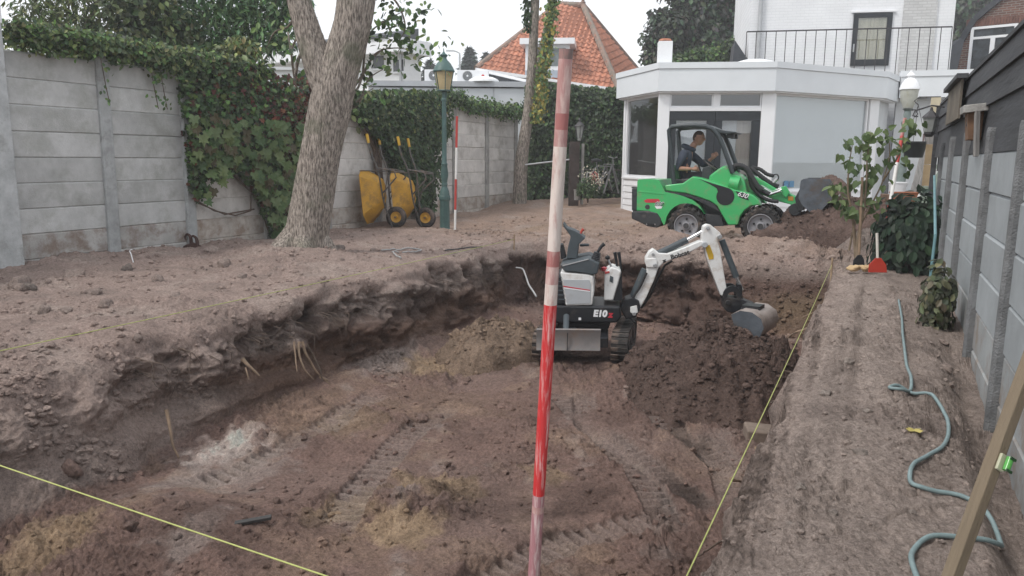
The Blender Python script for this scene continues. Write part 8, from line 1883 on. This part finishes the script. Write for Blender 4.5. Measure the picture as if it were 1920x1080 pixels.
# roots hanging from the cut faces
ROOT = M('pale_root', (0.30, 0.215, 0.15), 0.9, 0.25, 14, 0.4, 60); ROOTD = M('dark_root', (0.13, 0.095, 0.075), 0.9, 0.3, 14, 0.4, 60)
def root_(label, pts, r0_, xs, mat, group):
    P = spline([atX(a, c, x) for (a, c), x in zip(pts, xs)], 5); n_ = len(P)
    P = [p + Vector((0.012 * mnoise.noise(p * 8), 0.012 * mnoise.noise(p * 8 + Vector((5, 0, 0))), 0.01 * mnoise.noise(p * 9))) for p in P]
    o = MB().tube(P, [r0_ * (1 - 0.7 * i / n_) for i in range(n_)], 7).build('root', mat, smooth=60); tag(o, label, 'root', group)
gl_ = 'roots hanging from the left pit face'
for k, (pts, r0_, lb_) in enumerate([([(455, 672), (468, 688), (486, 704)], 0.020, 'short thick pale root stub poking from the middle of the left pit face'), ([(566, 640), (575, 665), (596, 700), (618, 722)], 0.016, 'long pale root hanging at the right end of the root bundle'), ([(560, 640), (562, 668), (570, 690), (588, 712)], 0.014, 'thin pale root hanging in the middle of the root bundle'), ([(552, 640), (554, 672), (556, 696)], 0.010, 'thin root hanging at the left end of the root bundle'),
        ([(312, 768), (318, 800), (326, 840), (342, 872)], 0.016, 'long thin root reaching down to the pit floor below the left face'), ([(600, 706), (640, 726), (682, 752)], 0.014, 'pale root lying along the foot of the left face'), ([(462, 690), (464, 712)], 0.008, 'hair thin root beside the thick stub'), ([(575, 645), (590, 672), (600, 690), (604, 716)], 0.010, 'dark thin root behind the root bundle')]):
    root_(lb_, pts, r0_, [-4.92 + 0.05 * i for i in range(len(pts))], ROOTD if 'dark' in lb_ else ROOT, gl_)
gr_ = 'roots sticking out of the right pit face'
for pts, r0_, lb_ in [([(1534, 604), (1510, 618), (1490, 624), (1475, 634)], 0.016, 'forked pale root sticking out of the right face nearest the bucket'), ([(1545, 586), (1522, 588), (1502, 596)], 0.010, 'thin root above the forked one on the right face'), ([(1508, 703), (1490, 700), (1468, 696)], 0.020, 'thick dark root stub sticking out of the right face'), ([(1466, 752), (1452, 752), (1440, 756)], 0.010, 'pale root at the near end of the dark heap'), ([(1420, 842), (1424, 865), (1426, 892)], 0.010, 'upright pale root on the pit floor below the right string'), ([(1370, 898), (1395, 905), (1420, 914)], 0.009, 'thin pale root lying on the floor near the right face'), ([(1392, 1005), (1360, 1010), (1330, 1030), (1308, 1046)], 0.009, 'dark curved root hanging low on the near right face')]:
    root_(lb_, pts, r0_, [-0.46 - 0.10 * i for i in range(len(pts))], ROOTD if 'dark' in lb_ else ROOT, gr_)
# stone slab on the pit floor, fallen leaf, small plank scrap
q_ = atZ(1430, 812, -0.95); o = MB().box((q_.x, q_.y, gz(q_.x, q_.y) + 0.00), (0.30, 0.20, 0.12), (R(6), R(4), R(20))).build('stone_slab', M('buff_stone', (0.20, 0.155, 0.125), 0.9, 0.25, 6, 0.4, 30), bevel=0.015); tag(o, 'square buff stone slab half buried at the foot of the right face', 'stone')
q_ = atZ(1713, 826, 0.03); o = np_mesh('fallen_leaf', T_LOBE[0] * 0.075, np.array(T_LOBE[1]), LEAF, smooth=False, col=np.tile((0.55, 0.46, 0.14), (13, 1))); o.location = (q_.x, q_.y, gz(q_.x, q_.y) + 0.012); tag(o, 'single yellow fallen leaf on the grey strip left of the hose', 'leaf')
q_ = atZ(475, 982, -0.9); o = MB().box((q_.x, q_.y, gz(q_.x, q_.y) + 0.02), (0.22, 0.035, 0.02), (R(8), R(-6), R(38))).build('wood_scrap', M('black_scrap', (0.05, 0.048, 0.047), 0.8, 0.3, 9), bevel=0.003); tag(o, 'dark strip of scrap lying on the near pit floor', 'scrap')

# ------------------------------------------------------------------ back corner by the ivy screen
DWD = M('dark_post_wood', (0.055, 0.040, 0.036), 0.85, 0.3, 6)
pb_ = atD(1075, 376, 20.3); t = thing('dark_post', 'thick dark wooden post with a small black lantern before the ivy screen', 'post', (pb_.x, pb_.y, pb_.z))
hz_ = atD(1075, 262, 20.3).z - pb_.z
MB().box((0, 0, hz_ / 2 - 0.1), (0.26, 0.22, hz_ + 0.1), (0, 0, YAW)).build('post', DWD, t, bevel=0.01)
MB().box(_r0 * 0.22 + Vector((0, 0, hz_ / 2 - 0.1)), (0.07, 0.10, hz_), (0, 0, YAW)).build('side_batten', GPL, t)
lo_ = _r0 * 0.12
MB().lathe([(0.05, hz_ - 0.02), (0.055, hz_ + 0.04), (0.07, hz_ + 0.05), (0.12, hz_ + 0.34)], 6, lo_).build('lantern_glass', LGL, t, smooth=0)
MB().lathe([(0.145, hz_ + 0.34), (0.13, hz_ + 0.37), (0.06, hz_ + 0.44), (0.03, hz_ + 0.47), (0.045, hz_ + 0.51), (0.01, hz_ + 0.56)], 6, lo_).build('lantern_hood', IRON, t, smooth=0)
for k in range(6): a = R(60 * k); MB().bar(lo_ + Vector((0.072 * math.cos(a), 0.072 * math.sin(a), hz_ + 0.05)), lo_ + Vector((0.123 * math.cos(a), 0.123 * math.sin(a), hz_ + 0.34)), 0.015, 0.015).build('lantern_bar', IRON, t)
q_ = atD(1084, 375, 19.8); t = MB().lathe([(0.001, 0), (0.10, 0), (0.115, 0.24), (0.125, 0.25), (0.125, 0.27), (0.10, 0.27), (0.09, 0.03), (0.001, 0.03)], 18, (0, 0, 0), cap=False).build('grey_pot', GPL); t.location = q_; tag(t, 'small grey pot standing at the foot of the dark post', 'pot')
q_ = atD(1102, 373, 19.6)
shrub('potted_shrub', 'dark rounded shrub with pale flowers in the back corner', q_.x, q_.y, q_.z, (0.30, 0.30), 0.62, 900, (0.05, 0.09), DARKG, 64)
rs = np.random.RandomState(65); k = 130; P = np.stack([q_.x + 0.18 + rs.normal(size=k) * 0.16, q_.y + rs.normal(size=k) * 0.15, q_.z + 0.50 + rs.normal(size=k) * 0.13], 1); fo = leaves('white_flowers', P - np.array(tuple(q_)), np.tile((0.3, -0.8, 0.5), (k, 1)), rs.uniform(0.04, 0.07, k), np.tile((0.5, 0.46, 0.36), (k, 1)), bpy.data.objects['potted_shrub'], 66)
DULL = M('dull_metal', (0.22, 0.22, 0.225), 0.55, 0.2, 8, metal=0.4)
# bicycle
bq_ = atD(1126, 364, 20.4); bk_ = thing('bicycle', 'old silver bicycle leaning on the ivy screen in the back corner', 'bicycle', bq_, YAW + R(14))
def bw(x):
    w_ = bpy.data.objects.new('wheel', None); link(w_, bk_); w_.location = (x, 0, 0.33)
    MB().tube([(0.31 * math.cos(2 * math.pi * k / 28), 0, 0.31 * math.sin(2 * math.pi * k / 28)) for k in range(28)], 0.018, 6, closed=True).build('tyre', RUB, w_, smooth=60)
    b = MB()
    for k in range(12): a = 2 * math.pi * k / 12; b.tube([(0, 0.02 * (-1) ** k, 0), (0.30 * math.cos(a), 0, 0.30 * math.sin(a))], 0.003, 4)
    b.build('spokes', DULL, w_, smooth=0)['kind'] = 'stuff'
bw(-0.42); bw(0.48)
MB().tube([(-0.42, 0, 0.33), (-0.02, 0, 0.30), (0.34, 0, 0.72), (-0.12, 0, 0.74), (-0.42, 0, 0.33)], 0.017, 8).build('frame', DULL, bk_, smooth=60)
MB().tube([(-0.02, 0, 0.30), (-0.12, 0, 0.74), (-0.15, 0, 0.86)], 0.015, 8).build('seat_tube', DULL, bk_); MB().tube([(0.48, 0, 0.33), (0.34, 0, 0.72), (0.32, 0, 0.92)], 0.015, 8).build('fork', DULL, bk_)
MB().tube([(0.30, -0.28, 0.98), (0.36, -0.2, 0.96), (0.33, 0, 0.94), (0.36, 0.2, 0.96), (0.30, 0.28, 0.98)], 0.012, 8).build('handlebar', DULL, bk_); MB().tube([(-0.28, 0, 0.87), (-0.10, 0, 0.89), (0.0, 0, 0.875)], [0.05, 0.05, 0.02], 10).build('saddle', LDARK, bk_, smooth=60)
MB().tube([(-0.08, -0.1, 0.12), (-0.02, -0.08, 0.30), (0.04, 0.08, 0.48)], 0.012, 6).build('pedals', DULL, bk_)
# aluminium trestle and a red plastic ornament
tq_ = atD(1140, 362, 20.6); t = thing('folding_trestle', 'small aluminium folding steps next to the bicycle', 'steps', tq_, YAW + R(20))
for s_ in (-0.18, 0.18):
    MB().bar((-0.22, s_, 0), (0.0, s_, 0.75), 0.045, 0.03).build('leg', DULL, t); MB().bar((0.22, s_, 0), (0.0, s_, 0.75), 0.045, 0.03).build('leg', DULL, t)
for z_ in (0.25, 0.5): MB().box((-0.22 + 0.293 * z_, 0, z_), (0.09, 0.36, 0.02)).build('tread', DULL, t)
MB().box((0, 0, 0.76), (0.14, 0.40, 0.025)).build('top', DULL, t)
rq_ = atD(1113, 345, 20.9); t = thing('watering_can', 'red and pale plastic watering can hanging behind the bicycle', 'watering can', rq_, YAW)
MB().lathe([(0.001, 0), (0.13, 0), (0.14, 0.05), (0.12, 0.26), (0.07, 0.32), (0.05, 0.33)], 16).build('body', M('faded_red', (0.42, 0.10, 0.09), 0.5, 0.1, 5), t); MB().tube([(0.12, 0, 0.06), (0.24, 0, 0.2), (0.34, 0, 0.34)], [0.03, 0.02, 0.016], 8).build('spout', DECW, t); MB().tube([(-0.06, 0, 0.31), (-0.18, 0, 0.30), (-0.2, 0, 0.15), (-0.13, 0, 0.06)], 0.015, 8).build('can_handle', DECW, t)
a_, c_ = atD(985, 309, 20.3), atD(1036, 303, 20.3); o = MB().tube([a_, c_, c_ + (c_ - a_) * 0.8], 0.022, 8).build('grey_rail', ALU); tag(o, 'grey rail running from the slim tree to the dark post', 'rail')

# fine rootlets fringing the top of the left cut
rs = np.random.RandomState(91); b = MB()
for k in range(140):
    y = rs.uniform(4.0, 10.6); x0 = -5.20 + rs.uniform(-0.06, 0.14); z0 = -0.30 + rs.uniform(-0.14, 0.06); l_ = rs.uniform(0.06, 0.26)
    a = Vector((x0 - 0.12, y, z0)); c_ = Vector((x0 + 0.06, y + rs.normal() * 0.03, z0 - 0.02)); d_ = c_ + Vector((0.03 + rs.normal() * 0.02, rs.normal() * 0.05, -l_ * 0.5)); e_ = d_ + Vector((rs.normal() * 0.02, rs.normal() * 0.05, -l_ * 0.5))
    b.tube([a, c_, d_, e_], [0.005, 0.004, 0.003, 0.0015], 4, cap=False)
o = b.build('rootlets', ROOTD, smooth=60, fixn=False); tag(o, 'tangle of fine dark rootlets fringing the left pit face', kind='stuff')

# ------------------------------------------------------------------ pale air volume, added to lift far dark tones like veiling glare
hm_ = bpy.data.materials.new('glare_veil_air'); hm_.use_nodes = True; hn = hm_.node_tree; hn.nodes.remove(hn.nodes['Principled BSDF'])
pv_ = hn.nodes.new('ShaderNodeVolumePrincipled'); pv_.inputs['Color'].default_value = (0.93, 0.95, 0.98, 1); pv_.inputs['Density'].default_value = 0.0024; pv_.inputs['Anisotropy'].default_value = 0.2
hn.links.new(pv_.outputs[0], hn.nodes['Material Output'].inputs['Volume'])
hz = MB().box((0, 25, 10), (240, 170, 23.0)).build('glare_veil', hm_, smooth=0); hz['kind'] = 'stuff'; hz['label'] = 'thin pale air volume added to lift far dark tones like lens glare'
S.cycles.volume_bounces = 1
